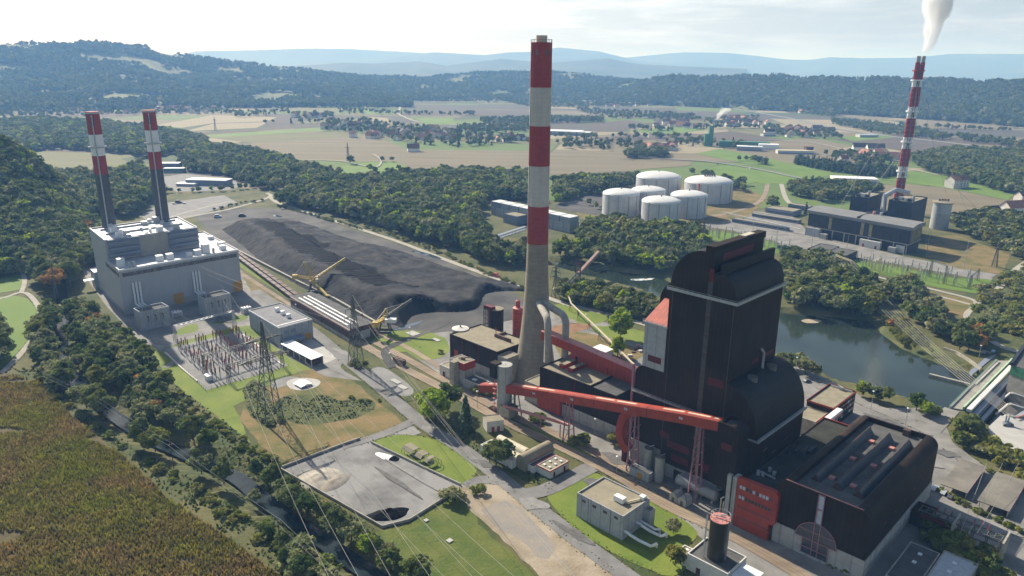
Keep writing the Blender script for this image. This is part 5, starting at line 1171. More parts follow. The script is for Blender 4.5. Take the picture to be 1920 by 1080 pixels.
for nm, base, tpx, lbl, ys in (("gas_stack", (-334, -96), (173, 213), "left of the two grey stacks with red and white tops on the gas plant", (213, 252, 292, 327)),
                               ("gas_stack", (-330, -59.5), (279, 208), "right of the two grey stacks with red and white tops on the gas plant", (208, 244, 284, 317))):
    s, t = base; zt_ = 129.6
    # slide the foot along the roof so that the axis passes through the photographed top
    q = PD(tpx[0], tpx[1], math.hypot(*W(s, t)[:2])); s, t = ST(q)
    st_ = sthing(nm, lbl, "chimney", s, t, 45.6)
    zz = [float(ZT(tpx[0], y, s, t)) for y in ys]; zz[0] = zt_
    part("shaft", mat("ribbed_grey_stack", (.085, .09, .10), .6, .12, .4, rib=ribs(_diag, .8), ribamt=.3), st_, lambda b: b.lathe(s, t, [(4.75, 45.6), (4.5, zz[3])], 36, [0], cap=False), smooth='auto')
    for k, (z0, z1, m) in enumerate(((zz[3], zz[2], 'stack_red'), (zz[2], zz[1], 'white'), (zz[1], zz[0], 'stack_red'))):
        part("red_band" if m != 'white' else "white_band", M['ch_red'] if m != 'white' else M['white'], st_, lambda b: b.lathe(s, t, [(4.5, z0), (4.45, z1)], 36, [0], cap=(k == 2)), smooth='auto')
    part("platform", M['galv'], st_, lambda b: b.lathe(s, t, [(4.5, zz[2] + 5.5), (5.9, zz[2] + 5.6), (5.9, zz[2] + 6.6), (5.75, zz[2] + 6.6)], 30, [0], cap=False))
    part("platform", M['galv'], st_, lambda b: b.lathe(s, t, [(4.5, zz[0] - 1.4), (5.6, zz[0] - 1.3), (5.6, zz[0] - .4), (5.5, zz[0] - .4)], 30, [0], cap=False))
    part("ladder", M['galv'], st_, lambda b: b.bar((s + 4.9 * .9, t - 4.9 * .45, 46), (s + 4.7 * .9, t - 4.7 * .45, zt_ - 2), .8))
    part("opening", M['glass'], st_, lambda b: [b.box(s + 3.2, s + 4.55, t - 2.6, t - .9, zt_ - 10, zt_ - 4)])
# transformer houses
for (s0, s1, t0, t1, h), lbl in (((-233, -221.5, -128, -110, 12.8), "left grey concrete transformer house in front of the gas plant"), ((-231, -220, -87.5, -69.5, 13.3), "right grey concrete transformer house in front of the gas plant")):
    r = sthing("transformer_house", lbl, "transformer house", (s0 + s1) / 2, (t0 + t1) / 2)
    part("walls", [M['conc_blue'], M['dark_roof']], r, lambda b: b.roofbox(s0, s1, t0, t1, 0, h, 0, 1, 1.0, .6))
    for k in range(3):
        t = t0 + 4 + 4.6 * k
        pbox("bushing", M['steel'], r, s1 + .003, s1 + 1.4, t, t + .6, h - 4.2, h - 3.6)
        part("surge_arrester", M['steel'], r, lambda b: b.bar((s1 + 1.2, t + .3, h - 7.5), (s1 + 1.2, t + .3, h - 3.2), .4))
    parts("wall_joint", M['steel'], r, [lambda b, t=t: b.box(s1 + .001, s1 + .1, t, t + .15, .2, h - 1) for t in (t0 + 6, t0 + 12)])
    for k in range(2): part("roof_mast", M['galv'], r, lambda b: b.bar((s1 - 1, t0 + 2 + 12 * k, h), (s1 - 1, t0 + 2 + 12 * k, h + 6), .25))
for k, lb in enumerate(("white transformer unit on the yard between the two transformer houses", "white transformer unit to the right of the transformer houses")):
    s, t = ST(P(*((332, 594), (462, 586))[k])); r = sthing("transformer", lb, "transformer", s, t)
    pbox("tank", M['white'], r, s - 2, s + 2, t - 3, t + 3, 0.2, 4)
    for q in range(3): pbox("cooler", M['galv'], r, s + 2.003, s + 3, t - 2.6 + 1.8 * q, t - 1.4 + 1.8 * q, .6, 3.4)
    for q in range(3): part("bushing", M['insul'], r, lambda b: b.tube([(s, t - 2 + 2 * q, 4), (s, t - 2 + 2 * q, 5.6)], [.35, .15], 8))
# workshop
XF = lambda s, t, z: (s, t + 0.06 * (-137 - s), z)
ws = sthing("workshop", "pale grey flat-roofed workshop with orange doors next to the coal shed", "workshop", -158, -66)
part("walls", [M['conc_blue'], mat("grey_bitumen_roof", (.22, .22, .225), .9, .1, .2, fine=.05)], ws, lambda b: b.roofbox(-180.5, -137, -78.6, -56, 0, 12.3, 0, 1, .5, .6))
pbox("roof_edge", M['white'], ws, -180.6, -136.8, -78.8, -78.602, 11.7, 12.4); pbox("roof_edge", M['white'], ws, -136.998, -136.8, -78.6, -56, 11.7, 12.4)
for s in (-168, -160, -152): pbox("roof_unit", M['white'], ws, s, s + 2.2, -66.5, -64, 11.81, 14.2)
part("roof_strip", M['white'], ws, lambda b: b.box(-142, -141, -77.5, -57, 11.802, 11.95))
for t in (-75.5, -71.2): pbox("window", M['gas_dark'], ws, -136.998, -136.9, t, t + 3.4, 7.2, 9.6)
pbox("orange_door", M['orange'], ws, -136.998, -136.88, -62, -57.6, .1, 4); pbox("orange_door", M['orange'], ws, -136.998, -136.88, -70.5, -66, .1, 4)
part("porch_roof", M['gas_dark'], ws, lambda b: b.prism([(-77.9, 4.2), (-64.5, 4.2), (-64.5, 4.7), (-77.9, 4.7)], 's', -136.99, -130))
XF = None
cn = sthing("vehicle_canopy", "white-roofed open canopy sheltering timber beside the workshop", "canopy", -112, -77)
part("canopy_roof", M['white'], cn, lambda b: b.prism([(-82, 4.6), (-74, 5.0), (-74, 5.2), (-82, 4.85)], 's', -130, -95.5))
for s in np.linspace(-129, -96.3, 6): part("post", M['white'], cn, lambda b: b.bar((s, -81.4, 0), (s, -81.4, 4.7), .3))
part("back_wall", M['conc'], cn, lambda b: b.box(-129.5, -96, -74.4, -74.1, 0, 4.6))
tag(MB().box(-101, -97, -80, -76, 0.1, 2.4).box(-106, -102, -80, -76.4, .1, 1.6).build("timber_stack", M['rust']), "stack of brown timber under the near end of the white canopy", "timber")
hp_ = thing("shelter_roof", "small white pitched shelter on the round concrete slab", "shelter", tuple(P(568, 720)))
c = ST(P(568, 722))
part("pitched_roof", M['white'], hp_, lambda b: b.prism([(c[1] - 3.6, .9), (c[1] + 3.6, .9), (c[1] + 3.6, 1.1), (c[1], 1.9), (c[1] - 3.6, 1.1)], 's', c[0] - 3.6, c[0] + 4.2))
part("dark_base", M['steel'], hp_, lambda b: b.box(c[0] - 3, c[0] + 3.6, c[1] - 3, c[1] + 3, 0.05, .9))
# skeleton greenhouse on the oval lawn
gh = thing("ruined_shed", "derelict arched shed with missing roof panels on the oval lawn", "shed", tuple(P(790, 858)))
a, b = ST(P(766, 843)), ST(P(815, 876)); L_ = b[0] - a[0]; tm = (a[1] + b[1]) / 2
gpr = [(-3.4, 0), (-2.9, 1.9), (-1.6, 3.1), (1.6, 3.1), (2.9, 1.9), (3.4, 0)]
for k in range(10): 
    s = a[0] + L_ * k / 9
    part("rib", M['steel'], gh, lambda m_: [m_.bar((s, tm + p[0], p[1]), (s, tm + q[0], q[1]), .16) for p, q in zip(gpr[:-1], gpr[1:])])
parts("purlin", M['steel'], gh, [lambda m_, p=p: m_.bar((a[0], tm + p[0], p[1] + .05), (b[0], tm + p[0], p[1] + .05), .12) for p in gpr[1:5]])
for k in (0, 1, 2, 4, 5, 7):
    s0, s1 = a[0] + L_ * k / 9, a[0] + L_ * (k + .94) / 9
    for i in ((1, 2, 3) if k not in (4, 7) else (1, 2)):
        p, q = gpr[i], gpr[i + 1]
        part("roof_panel", M['gravel_roof'], gh, lambda m_: m_.add([(s0, tm + p[0], p[1] + .13), (s1, tm + p[0], p[1] + .13), (s1, tm + q[0], q[1] + .13), (s0, tm + q[0], q[1] + .13)], [(0, 1, 2, 3)]))
# low walls of the settling yard
for pts, lb in (([(524, 880), (580, 912), (640, 946), (717, 990)], "low concrete wall on the stream side of the settling yard"), ([(524, 880), (640, 836), (675, 824)], "low dark wall between the dry meadow and the settling yard"),
                ([(717, 990), (768, 977), (862, 918)], "low wall between the settling yard and the rough green meadow"), ([(696, 831), (742, 853), (800, 881), (864, 911)], "low kerb wall between the settling yard and the oval lawn")):
    m_ = MB(True)
    for p, q in zip(pts[:-1], pts[1:]):
        p, q = P(*p), P(*q); m_.bar((p[0], p[1], .55), (q[0], q[1], .55), .45, 1.2)
    tag(m_.build("yard_wall", M['conc']), lb, "wall")

# tar patches, oil-dark lanes and drains that break up the paving
rp = random.Random(9)
pm = [mat("tar_patch", (.125, .122, .115), .9, .2, .4, fine=.08), mat("pale_patch", (.25, .243, .228), .9, .12, .4, fine=.08), mat("dusty_patch", (.235, .21, .172), .95, .15, .3, fine=.1)]
for x, y, a, b, k in ((560, 610, 5, 2, 0), (640, 660, 7, 2, 1), (720, 735, 6, 2, 0), (800, 805, 4, 2, 1), (905, 870, 6, 2.5, 0), (1000, 945, 6, 4, 1), (1075, 1000, 8, 2, 0), (1160, 862, 7, 4, 0), (1110, 905, 5, 3, 0), (1230, 915, 10, 1.6, 2), (1330, 975, 9, 2, 2), (1120, 868, 9, 2, 2), (1720, 860, 9, 5, 1), (1660, 790, 9, 3, 0), (1560, 735, 7, 3, 2), (1770, 850, 6, 3, 0), (1850, 985, 12, 3, 1), (420, 600, 7, 5, 0), (300, 640, 7, 3, 1), (745, 905, 16, 1.2, 0), (770, 890, 14, .8, 1), (880, 690, 6, 2, 2), (1060, 600, 8, 4, 2)):
    c = P(x, y)[:2]; sheet("paving_patch", [c + a * math.cos(q) * (1 + .35 * math.sin(2 * q + a)) * E1 + b * math.sin(q) * (1 + .3 * math.cos(3 * q + b)) * E2 for q in np.linspace(0, 6.283, 20)[:-1]], 0.12, pm[k], jit=.4)
# ================================================================== ACROSS THE RIVER: tanks, cooling cells, the old power plant
def wthing(name, label, cat, p, group=None): return thing(name, label, cat, (float(p[0]), float(p[1]), float(p[2]) if len(p) > 2 else 0.0), group)
def wpart(name, m, root, fn, smooth=False):
    mb = MB(True); fn(mb); return mb.build(name, m, root, smooth=smooth)
def wtag(name, m, fn, label, cat, group=None, kind=None):
    mb = MB(True); fn(mb); return tag(mb.build(name, m), label, cat, group, kind)
TK = [((162.0, 799.7), 20.9, 23.1, "front white storage tank of the six, closest to the river trees"), ((124.2, 841.4), 21.1, 24.2, "leftmost white storage tank of the six, beside the dark coal lot"),
      ((200.6, 835.3), 20.6, 24.0, "white storage tank between the front tank and the big right tank"), ((249.2, 938.8), 30.2, 23.9, "big white storage tank at the right with roof machinery and a pink stair")]
for (l, r, yf), lb in (((1183, 1248, 362), "smaller white storage tank in the middle, behind the two front tanks"), ((1192, 1277, 337.5), "big white storage tank at the back left of the six")):
    c = (l + r) / 2; p = P(c, yf, 24); dep = (p - np.array([0, 0, CAMH])) @ FW; rad = (r - l) / 2 * dep / FPX; q = p[:2] * (1 + rad / np.hypot(*p[:2]))
    TK.append(((q[0], q[1]), rad, 24.0, lb))
for (c, r, h, lb) in TK:
    t = wthing("storage_tank", lb, "storage tank", (*c, 0))
    wpart("shell", M['tank'], t, lambda b: b.lathe(c[0], c[1], [(r, 0), (r, h)], 56, [0], cap=False), smooth='auto')
    wpart("dome", M['tank_top'], t, lambda b: b.lathe(c[0], c[1], [(r + .2, h - .4), (r + .2, h)] + [(max(.3, r * math.cos(a)), h + r * .24 * math.sin(a)) for a in np.linspace(0.05, 1.55, 9)], 56, [0], cap=False), smooth='auto')
    wpart("vent", M['steel'], t, lambda b: b.cyl(c[0], c[1], .7, h + r * .23, h + r * .23 + 2, 8))
    wpart("rim_rail", M['galv'], t, lambda b: b.tube([(c[0] + r * math.cos(a), c[1] + r * math.sin(a), h + 1.0) for a in np.linspace(0, 6.283, 49)], .09, 4))
    for k in range(4 if r < 25 else 6):
        a = -2.4 + k * .55
        wpart("downpipe", M['steel'], t, lambda b: b.bar((c[0] + (r + .2) * math.cos(a), c[1] + (r + .2) * math.sin(a), 0), (c[0] + (r + .2) * math.cos(a), c[1] + (r + .2) * math.sin(a), h), .35))
    if 'pink' in lb:
        wpart("roof_stair", M['pink'], t, lambda b: [b.bar((c[0] - r * .62, c[1] - r * .8, h), (c[0] - 2, c[1], h + r * .24 + 1.2), 1.2, .8), b.bar((c[0] - r * .64, c[1] - r * .83, 0), (c[0] - r * .62, c[1] - r * .82, h + 1), 2.2)])
        for k in range(5): wpart("roof_machine", M['rust'], t, lambda b: b.bar((c[0] - 6 + 3 * k, c[1] - 2, h + r * .2), (c[0] - 6 + 3 * k, c[1] - 2, h + r * .24 + 2.2 + k % 2), 1.8))
# cooling cells
XF = lambda s, t, z: (s, t - .06 * (s + 221), z)
cr_ = sthing("cooling_row", "long grey row of cooling cells with pale flat tops behind the chimney", "cooling plant", -283, 295)
pbox("wall", M['conc_blue'], cr_, -345, -221.5, 289.8, 305, 0, 9.6)
for k in range(8):
    s = -344.5 + k * 15.5
    pbox("cooling_cell", [mat("blue_grey_cell", (.26, .30, .33), .6, .08, .2), M['tank_top']], cr_, s, s + 14, 289.6, 304, 9.61, 15.8, 0, top=1) if k else pbox("cooling_cell", [M['gas_dark'], M['tank_top']], cr_, s, s + 14, 289.6, 304, 9.61, 15.8, 0, top=1)
    part("wall_seam", M['steel'], cr_, lambda b: b.box(s + 6, s + 6.4, 289.6, 289.798, .2, 9.4))
part("stair_block", [M['gas_dark'], M['gravel_roof']], cr_, lambda b: b.roofbox(-305, -283, 272, 289.5, 0, 10, 0, 1, .5))
XF = None
pb = wthing("pipe_bridge", "grey truss pipe bridge leading to the cooling row", "pipe bridge", P(950, 440))
a, b2 = P(931, 448, 6), P(985, 430, 6)
wpart("deck", M['gas_dark'], pb, lambda b: [b.bar(a, b2, 4, .5), b.bar(a + (0, 0, 3), b2 + (0, 0, 3), 4, .4)])
wpart("truss", M['galv'], pb, lambda b: [b.bar(a + (b2 - a) * k / 8 + (0, -2, 0), a + (b2 - a) * (k + 1) / 8 + (0, -2, 3), .35) for k in range(8)])
# --- old power plant
XF = lambda s, t, z: (s, t + .13 * (50 - s), z)
op = sthing("old_power_plant", "long blue-black turbine hall with an overhanging grey roof across the river", "power plant", 0, 470)
part("lower_floor", M['clad_blue'], op, lambda b: b.box(-50, 49.5, 453, 483, 0, 8.6))
part("upper_hall", M['clad_blue'], op, lambda b: b.box(-51, 50, 451, 483, 9.3, 22.5))
pbox("sill_band", M['conc'], op, -51.5, 50.6, 450, 483.5, 8.61, 9.29)
part("roof", mat("grey_sheet_roof", (.2, .2, .195), .75, .1, .1), op, lambda b: b.prism([(449, 22.51), (485, 22.51), (485, 25.5)] + [(485 - 36 * u, 25.5 + 1.4 * math.sin(math.pi * u)) for u in np.linspace(0.1, .9, 8)] + [(449, 25.5)], 's', -53, 52), smooth='auto')
pbox("roof_joint", M['dark_roof'], op, -1, -.4, 449.5, 484.5, 25.6, 27.2)
for k in range(12):
    s = -47 + 8.1 * k
    if k in (2, 6, 7): pbox("tall_window", mat("amber_glass", (.3, .25, .14), .3, .3, .3), op, s + 2, s + 5, 450.8, 450.998, 10, 21.5)
    else: pbox("wall_bay", M['clad_blue'], op, s, s + 7, 450.6, 450.998, 9.8, 22)
pbox("end_window", mat("yellow_reflection_glass", (.18, .17, .1), .25, .35, .2), op, 50.002, 50.2, 453, 481, 9.6, 22)  # yellowish reflection put into the colour of the end glass
for k in range(9): pbox("ground_column", M['conc'], op, -48 + 12 * k, -47 + 12 * k, 450.4, 451.4, 0, 8.6)
pbox("white_annex", M['offwhite'], op, 6, 26, 446, 450.3, 0, 7); pbox("grey_annex", M['conc_blue'], op, -51, -36, 447, 450.3, 0, 8.4)
for s in (9, 21): pbox("red_door", M['red'], op, s, s + 2, 445.85, 445.998, 0, 3.2)
for s in (-34, 34): 
    pbox("transformer_unit", M['silo'], op, s, s + 7, 444, 449.5, 0.1, 5)
pbox("pale_gate", M['offwhite'], op, 39, 47, 450.1, 450.38, 0.2, 7)
for s in (5, 12): part("roof_vent", M['pink'] if s == 5 else M['galv'], op, lambda b: b.cyl(s, 478, 1.5, 25.5, 29.5, 10))
XF = None
for nm, (x0, y0), (x1, y1), (x2, y2), lb in (("boiler_block", (1596, 367), (1627, 371), (1645, 361), "blue-black boiler block left of the red and white lattice stack"), ("boiler_block", (1667, 374), (1712, 380), (1733, 369), "larger blue-black boiler block in front of the red and white stack")):
    t0 = 512; s0, z0 = SZ(x0, y0, t0); s1, z1 = SZ(x1, y1, t0); z = (z0 + z1) / 2
    q = ST(P(x2, y2, z)); r = sthing(nm, lb, "power plant", (s0 + s1) / 2, t0 + 10)
    part("walls", [M['clad_blue'], M['gravel_roof']], r, lambda b: b.roofbox(s0, s1, t0, max(t0 + 20, min(q[1], t0 + 50)), 0, z, 0, 1, .8, .6))
    for k in range(5): pbox("roof_unit", M['galv'] if k % 2 else M['clad_blue'], r, s0 + 3 + (s1 - s0 - 8) * k / 5, s0 + 6 + (s1 - s0 - 8) * k / 5, t0 + 6 + 3 * (k % 3), t0 + 10 + 3 * (k % 3), z - .79, z + 1.4 + k % 2)
    part("roof_pipe", M['galv'], r, lambda b: b.cyl(s1 - 4, t0 + 14, 1.3, z - .79, z + 5, 10))
    BZ = (s0, s1, t0, z)
lo = sthing("filter_block", "lower blue-grey block between the two boiler blocks with a silver duct", "power plant", BZ[0] - 12, 515)
part("walls", [M['clad_blue'], M['dark_roof']], lo, lambda b: b.roofbox(BZ[0] - 26, BZ[0] - 3, 508, 530, 0, BZ[3] * .62, 0, 1, .5))
part("silver_duct", M['galv'], lo, lambda b: b.tube([(BZ[0] - 6, 520, BZ[3] * .6), (BZ[0] - 8, 524, BZ[3] + 2), (BZ[0] - 2, 535, BZ[3] + 7), (BZ[0] + 8, 545, BZ[3] + 4)], 2.3, 14), smooth='auto')
p = P(1759, 431); c = p[:2] * (1 + 9 / np.hypot(*p[:2]))
os_ = wthing("tall_silo", "tall grey silo with a pale upper half beside the old power plant", "silo", (*c, 0))
wpart("lower_shell", M['conc_blue'], os_, lambda b: b.lathe(c[0], c[1], [(9, 0), (9, 17)], 36, [0], cap=False), smooth='auto')
wpart("upper_shell", M['galv'], os_, lambda b: b.lathe(c[0], c[1], [(9, 17), (9, 28)], 36, [0], cap=False), smooth='auto')
wpart("roof", M['gravel_roof'], os_, lambda b: b.lathe(c[0], c[1], [(10, 27.6), (10, 28.8), (.3, 30.6)], 36, [0]), smooth='auto')
for k in range(4): wpart("roof_machine", M['rust'], os_, lambda b: b.bar((c[0] - 4 + 3 * k, c[1], 29), (c[0] - 4 + 3 * k, c[1], 32), 1.6))
# --- guyed triple stack
q = P(1681, 398); qd = math.hypot(q[0], q[1]); top = PD(1727, 105, qd); q = np.array([top[0], top[1], 0.0]); zt = top[2]
sk_ = wthing("lattice_stack", "slender red and white banded multi-flue stack trailing white smoke", "chimney", q)
def zy(y):
    x = 1727 + (1685 - 1727) * (y - 105) / 265; return float(PD(x, y, qd)[2])
by = [117, 150, 163, 200, 222, 257, 279, 312, 333, 420]
for k, (ox, oy, rr) in enumerate(((-3.0, -.8, 2.35), (3.0, -.8, 2.35), (0, 3.6, 2.2))):
    fl_ = wpart("flue", M['silo'], sk_, lambda b: b.lathe(q[0] + ox, q[1] + oy, [(rr * .86, zy(118)), (rr * .86, zt), (rr * .7, zt), (rr * .7, zt - 2)], 18, [0], cap=False), smooth='auto')
    for i in range(9):
        wpart("red_band" if i % 2 == 0 else "white_band", M['stack_red'] if i % 2 == 0 else M['white'], sk_, lambda b: b.lathe(q[0] + ox, q[1] + oy, [(rr, max(0, zy(by[i + 1]))), (rr, zy(by[i]))], 20, [0], cap=False), smooth='auto')
    if k < 2:
        wpart("helical_strake", M['lilac'], sk_, lambda b: b.tube([(q[0] + ox + (rr + .12) * math.cos(a), q[1] + oy + (rr + .12) * math.sin(a), 20 + (zy(163) - 20) * a / 150) for a in np.linspace(0, 150, 420)], .22, 4))
wpart("lattice_core", M['steel'], sk_, lambda b: [b.bar((q[0] + ox, q[1] + oy, 0), (q[0] + ox, q[1] + oy, zy(120)), .5) for ox, oy in ((-1, -3.2), (1, -3.2), (-.2, 1))] + [b.bar((q[0] - 1, q[1] - 3.2, z), (q[0] + 1, q[1] - 3.2, z + 4), .25) for z in np.arange(6, zy(125), 4)])
for y, m in ((134, 'red'), (152, 'white'), (210, 'white'), (267, 'white'), (322, 'white')):
    z = zy(y); wpart("platform", M[m], sk_, lambda b: b.lathe(q[0], q[1], [(5.4, z), (6.6, z), (6.6, z + 1.6), (6.3, z + 1.6), (6.3, z + .3), (5.4, z + .3)], 20, [0], cap=False))
    wpart("platform_floor", M['galv'], sk_, lambda b: b.bar((q[0] - 5, q[1], z + .1), (q[0] + 5, q[1], z + .1), 8, .25))
for y, ends in ((152, ((-95, -60), (80, 40), (30, -90))), (267, ((-78, -70), (62, -52), (10, 80)))):
    for ex, ey in ends:
        wtag("guy_wire", M['wire'], lambda b: b.bar((q[0], q[1], zy(y)), (q[0] + ex, q[1] + ey, 16), .22), "taut guy wire stretched from the red and white stack to the old plant's roofs", "wire", "guy wires of the red and white stack")
# smoke plume, a lumpy closed body of dense white vapour
def plume(name, label, cx, cy, z0, H_, r0, r1, drift, seed, dens):
    mb = MB(True); nr, nk = 100, 60; vs = []
    for i in range(nr):
        u = i / (nr - 1); R = (r0 + (r1 - r0) * u ** .75) * (1 if 0 < i < nr - 1 else .02)
        for k in range(nk):
            a = 2 * math.pi * k / nk; dx, dy = math.cos(a), math.sin(a)
            d1 = mnoise.fractal((dx * 1.3 + seed, dy * 1.3, u * H_ / max(r1, 1) * .55), .8, 2.1, 5) * .7
            d2 = abs(mnoise.noise((dx * 2.6, dy * 2.6 + seed, u * H_ / max(r1, 1) * 1.1))) * .55
            f = R * max(.25, .85 + d1 + d2)
            vs.append((cx + drift[0] * u ** .85 + f * dx + 2 * math.sin(u * 9), cy + drift[1] * u + f * dy, z0 + H_ * u + R * .5 * mnoise.noise((dx * 2, dy * 2, u * 9 + seed))))
    mb.add(vs, [(i * nk + k, i * nk + (k + 1) % nk, (i + 1) * nk + (k + 1) % nk, (i + 1) * nk + k) for i in range(nr - 1) for k in range(nk)])
    mb.add(vs[:nk], [tuple(range(nk))[::-1]]); mb.add(vs[-nk:], [tuple(range(nk))])
    m = bpy.data.materials.new("white_vapour"); m.use_nodes = True; n = m.node_tree; n.nodes.clear()
    v = n.nodes.new("ShaderNodeVolumePrincipled"); o_ = n.nodes.new("ShaderNodeOutputMaterial")
    v.inputs["Color"].default_value = (.98, .98, .98, 1); v.inputs["Density"].default_value = dens; v.inputs["Anisotropy"].default_value = 0.2
    n.links.new(v.outputs[0], o_.inputs["Volume"])
    o = mb.build(name, m, loc=(cx, cy, z0), smooth=True); o['kind'] = 'stuff'; o['label'] = label; o['category'] = "smoke"
    return o
plume("smoke", "white steam plume rising from the red and white stack", q[0] + 3, q[1], zt + 4, 112, 3.4, 19, (20, 8), 2.3, .16)
# --- sheds and low buildings of the old plant
for (s0, s1, t0, t1, h), lb in (((-14, 3.4, 381, 410, 6), "left dark flat shed of the pair in front of the old power plant"), ((3.6, 22, 371, 404, 6.2), "right dark flat shed of the pair in front of the old power plant")):
    r = sthing("flat_shed", lb, "shed", (s0 + s1) / 2, (t0 + t1) / 2)
    part("walls", [M['clad_blue'], M['dark_roof']], r, lambda b: b.roofbox(s0, s1, t0, t1, 0, h, 0, 1, .3)); pbox("roller_door", M['galv'], r, s0 + 4, s0 + 9, t0 - .12, t0 - .002, .2, 4)
for xy, L_, w, h, lb in (((1425, 424), 62, 9, 4.5, "long low grey-roofed shed left of the old power plant, front one"), ((1455, 412), 55, 8, 4, "long low grey-roofed shed left of the old power plant, behind the front one"), ((1468, 400), 34, 22, 6, "square low block with roof lights left of the old power plant"), ((1500, 393), 26, 10, 6, "small grey building by the trees left of the old power plant"), ((1475, 468), 16, 7, 4, "small dark hut on the grass in front of the old power plant")):
    c = ST(P(*xy)); r = sthing("low_shed", lb, "shed", c[0], c[1])
    part("walls", [M['gas_dark'], M['gravel_roof']], r, lambda b: b.roofbox(c[0] - L_ / 2, c[0] + L_ / 2, c[1] - w / 2, c[1] + w / 2, 0, h, 0, 1, .3)); pbox("window_band", M['glass'], r, c[0] - L_ / 2 + 1, c[0] + L_ / 2 - 1, c[1] - w / 2 - .1, c[1] - w / 2 - .002, 1.6, 2.8)
pr_ = wthing("pipe_rack", "thin pale pipe rack running from the tanks to the old power plant", "pipe rack", P(1420, 410))
wpart("pipe", M['tank_top'], pr_, lambda b: b.bar(P(1355, 398, 5), P(1500, 430, 5), 1.0))
for k in range(6):
    u = P(1360 + 26 * k, 399.5 + 5.7 * k + 4); wpart("post", M['galv'], pr_, lambda b: b.bar((u[0], u[1], 0), (u[0], u[1], 5), .3))
# --- dam and hydropower station
dm = wthing("dam_bridge", "grey concrete dam roadway with green railings across the river", "bridge", P(1840, 725))
a0, a1, b0, b1 = P(1779, 764, .6), P(1866, 676, .6), P(1806, 768, .6), P(1897, 676, .6)
def slab(b, pts, z0, z1):
    n = len(pts); b.add([(p[0], p[1], z0) for p in pts] + [(p[0], p[1], z1) for p in pts], [(i, (i + 1) % n, n + (i + 1) % n, n + i) for i in range(n)] + [tuple(range(n, 2 * n)), tuple(range(n))[::-1]])
def perp(a, b_, d):
    n = np.array([-(b_ - a)[1], (b_ - a)[0], 0]); n /= np.linalg.norm(n); return n * d
wpart("deck", mat("worn_deck", (.3, .285, .25), .9, .15, .2, fine=.08), dm, lambda b: slab(b, [a0, b0, b1, a1], -.6, .6))
wpart("kerb", M['lightc'] if 'lightc' in M else G['lightconc'], dm, lambda b: [b.bar(a0 + (.8, 0, .35), a1 + (.8, 0, .35), .8, .7), b.bar(a0 + (b0 - a0) * .28 + (a1 - a0) * .45 + (0, 0, .3), a1 + (b1 - a1) * .3 - (a1 - a0) * .04 + (0, 0, .3), .9, .8)])
def rail_(b, p, q_, h=1.1, n=24):
    for z in (h, h * .5): b.bar(p + (0, 0, z), q_ + (0, 0, z), .14)
    for k in range(n + 1): c_ = p + (q_ - p) * k / n; b.bar(c_, c_ + (0, 0, h), .12)
wpart("railing", M['green'], dm, lambda b: rail_(b, a0, a1)); 
wpart("green_parapet", M['green_pale'], dm, lambda b: b.bar(b0 + (0, 0, .8), b1 + (0, 0, .8), .8, 1.5))
wpart("white_duct", M['tank_top'], dm, lambda b: b.bar(b0 + perp(a0, a1, -2.4) + (0, 0, .3), b1 + perp(a0, a1, -2.4) + (0, 0, .3), 2.2, 1.6))
wpart("gate_wall", M['gas_dark'], dm, lambda b: b.bar(b0 + perp(a0, a1, -5) + (0, 0, -3.4), b1 + perp(a0, a1, -5) + (0, 0, -3.4), 2.4, 5.4))
wpart("gate_beam", M['galv'], dm, lambda b: b.bar(b0 + perp(a0, a1, -8) + (0, 0, -4.5), b1 + perp(a0, a1, -8) + (0, 0, -4.5), 1.6, 1.4))
wpart("water_wall", M['conc'], dm, lambda b: slab(b, [a0 + (a1 - a0) * .1, b0 + (b1 - b0) * .1, b1 - (b1 - b0) * .15, a1 - (a1 - a0) * .15], -8, -.7))
wpart("inlet_platform", M['gas_dark'], dm, lambda b: slab(b, [P(1817, 697, .4), P(1822, 703, .4), P(1868, 665, .4), P(1846, 672, .4)], -.2, .4))
hs = wthing("hydro_station", "hydropower station with a green-banded wall and grey roof at the right edge", "power station", P(1930, 720))
h0, h1, h2, h3 = P(1887, 727, 0), P(1978, 760, 0), P(2010, 690, 0), P(1925, 672, 0)
wpart("walls", M['conc'], hs, lambda b: slab(b, [h0, h1, h2, h3], -9, 8)); wpart("green_band", M['green'], hs, lambda b: slab(b, [h0 + (h0 - h2) * .004, h1 + (h1 - h3) * .004, h2, h3 + (h3 - h1) * .004], 8.01, 13)); wpart("roof", M['dark_roof'], hs, lambda b: slab(b, [h0, h1, h2, h3], 13.01, 13.5))
wpart("roof_pipe", M['clad_blue'], hs, lambda b: b.bar(h0 + (h0 - h2) * .01 + (0, 0, 13.9), h3 + (h3 - h1) * .01 + (0, 0, 13.9), 1.6))
for k in range(3):
    u = P(1893 - 4 * k, 745 + 21 * k, -4); v = P(1960, 768 + 20 * k, -4)
    r = wthing("spillway_pier", ("upper", "middle", "lower")[k] + " concrete spillway pier below the dam roadway at the right edge", "pier", u)
    wpart("pier_wall", M['conc'], r, lambda b: b.bar(u + (0, 0, -1.5), v + (0, 0, -1.5), 3.2, 9)); wpart("walkway", M['galv'], r, lambda b: b.bar(u + (0, -1.8, 3.4), v + (0, -1.8, 3.4), 1.4, .3)); wpart("pier_railing", M['galv'], r, lambda b: rail_(b, u + (0, -2.4, 3.6), v + (0, -2.4, 3.6), n=10))
    wpart("sluice_beam", M['offwhite'], r, lambda b: b.bar(u + (-1, -1, 3), u + (-9, -5, -1), .8, .8))
ts = wthing("trash_rack_deck", "striped metal rack deck with a pink rail beside the spillway piers", "deck", P(1905, 790))
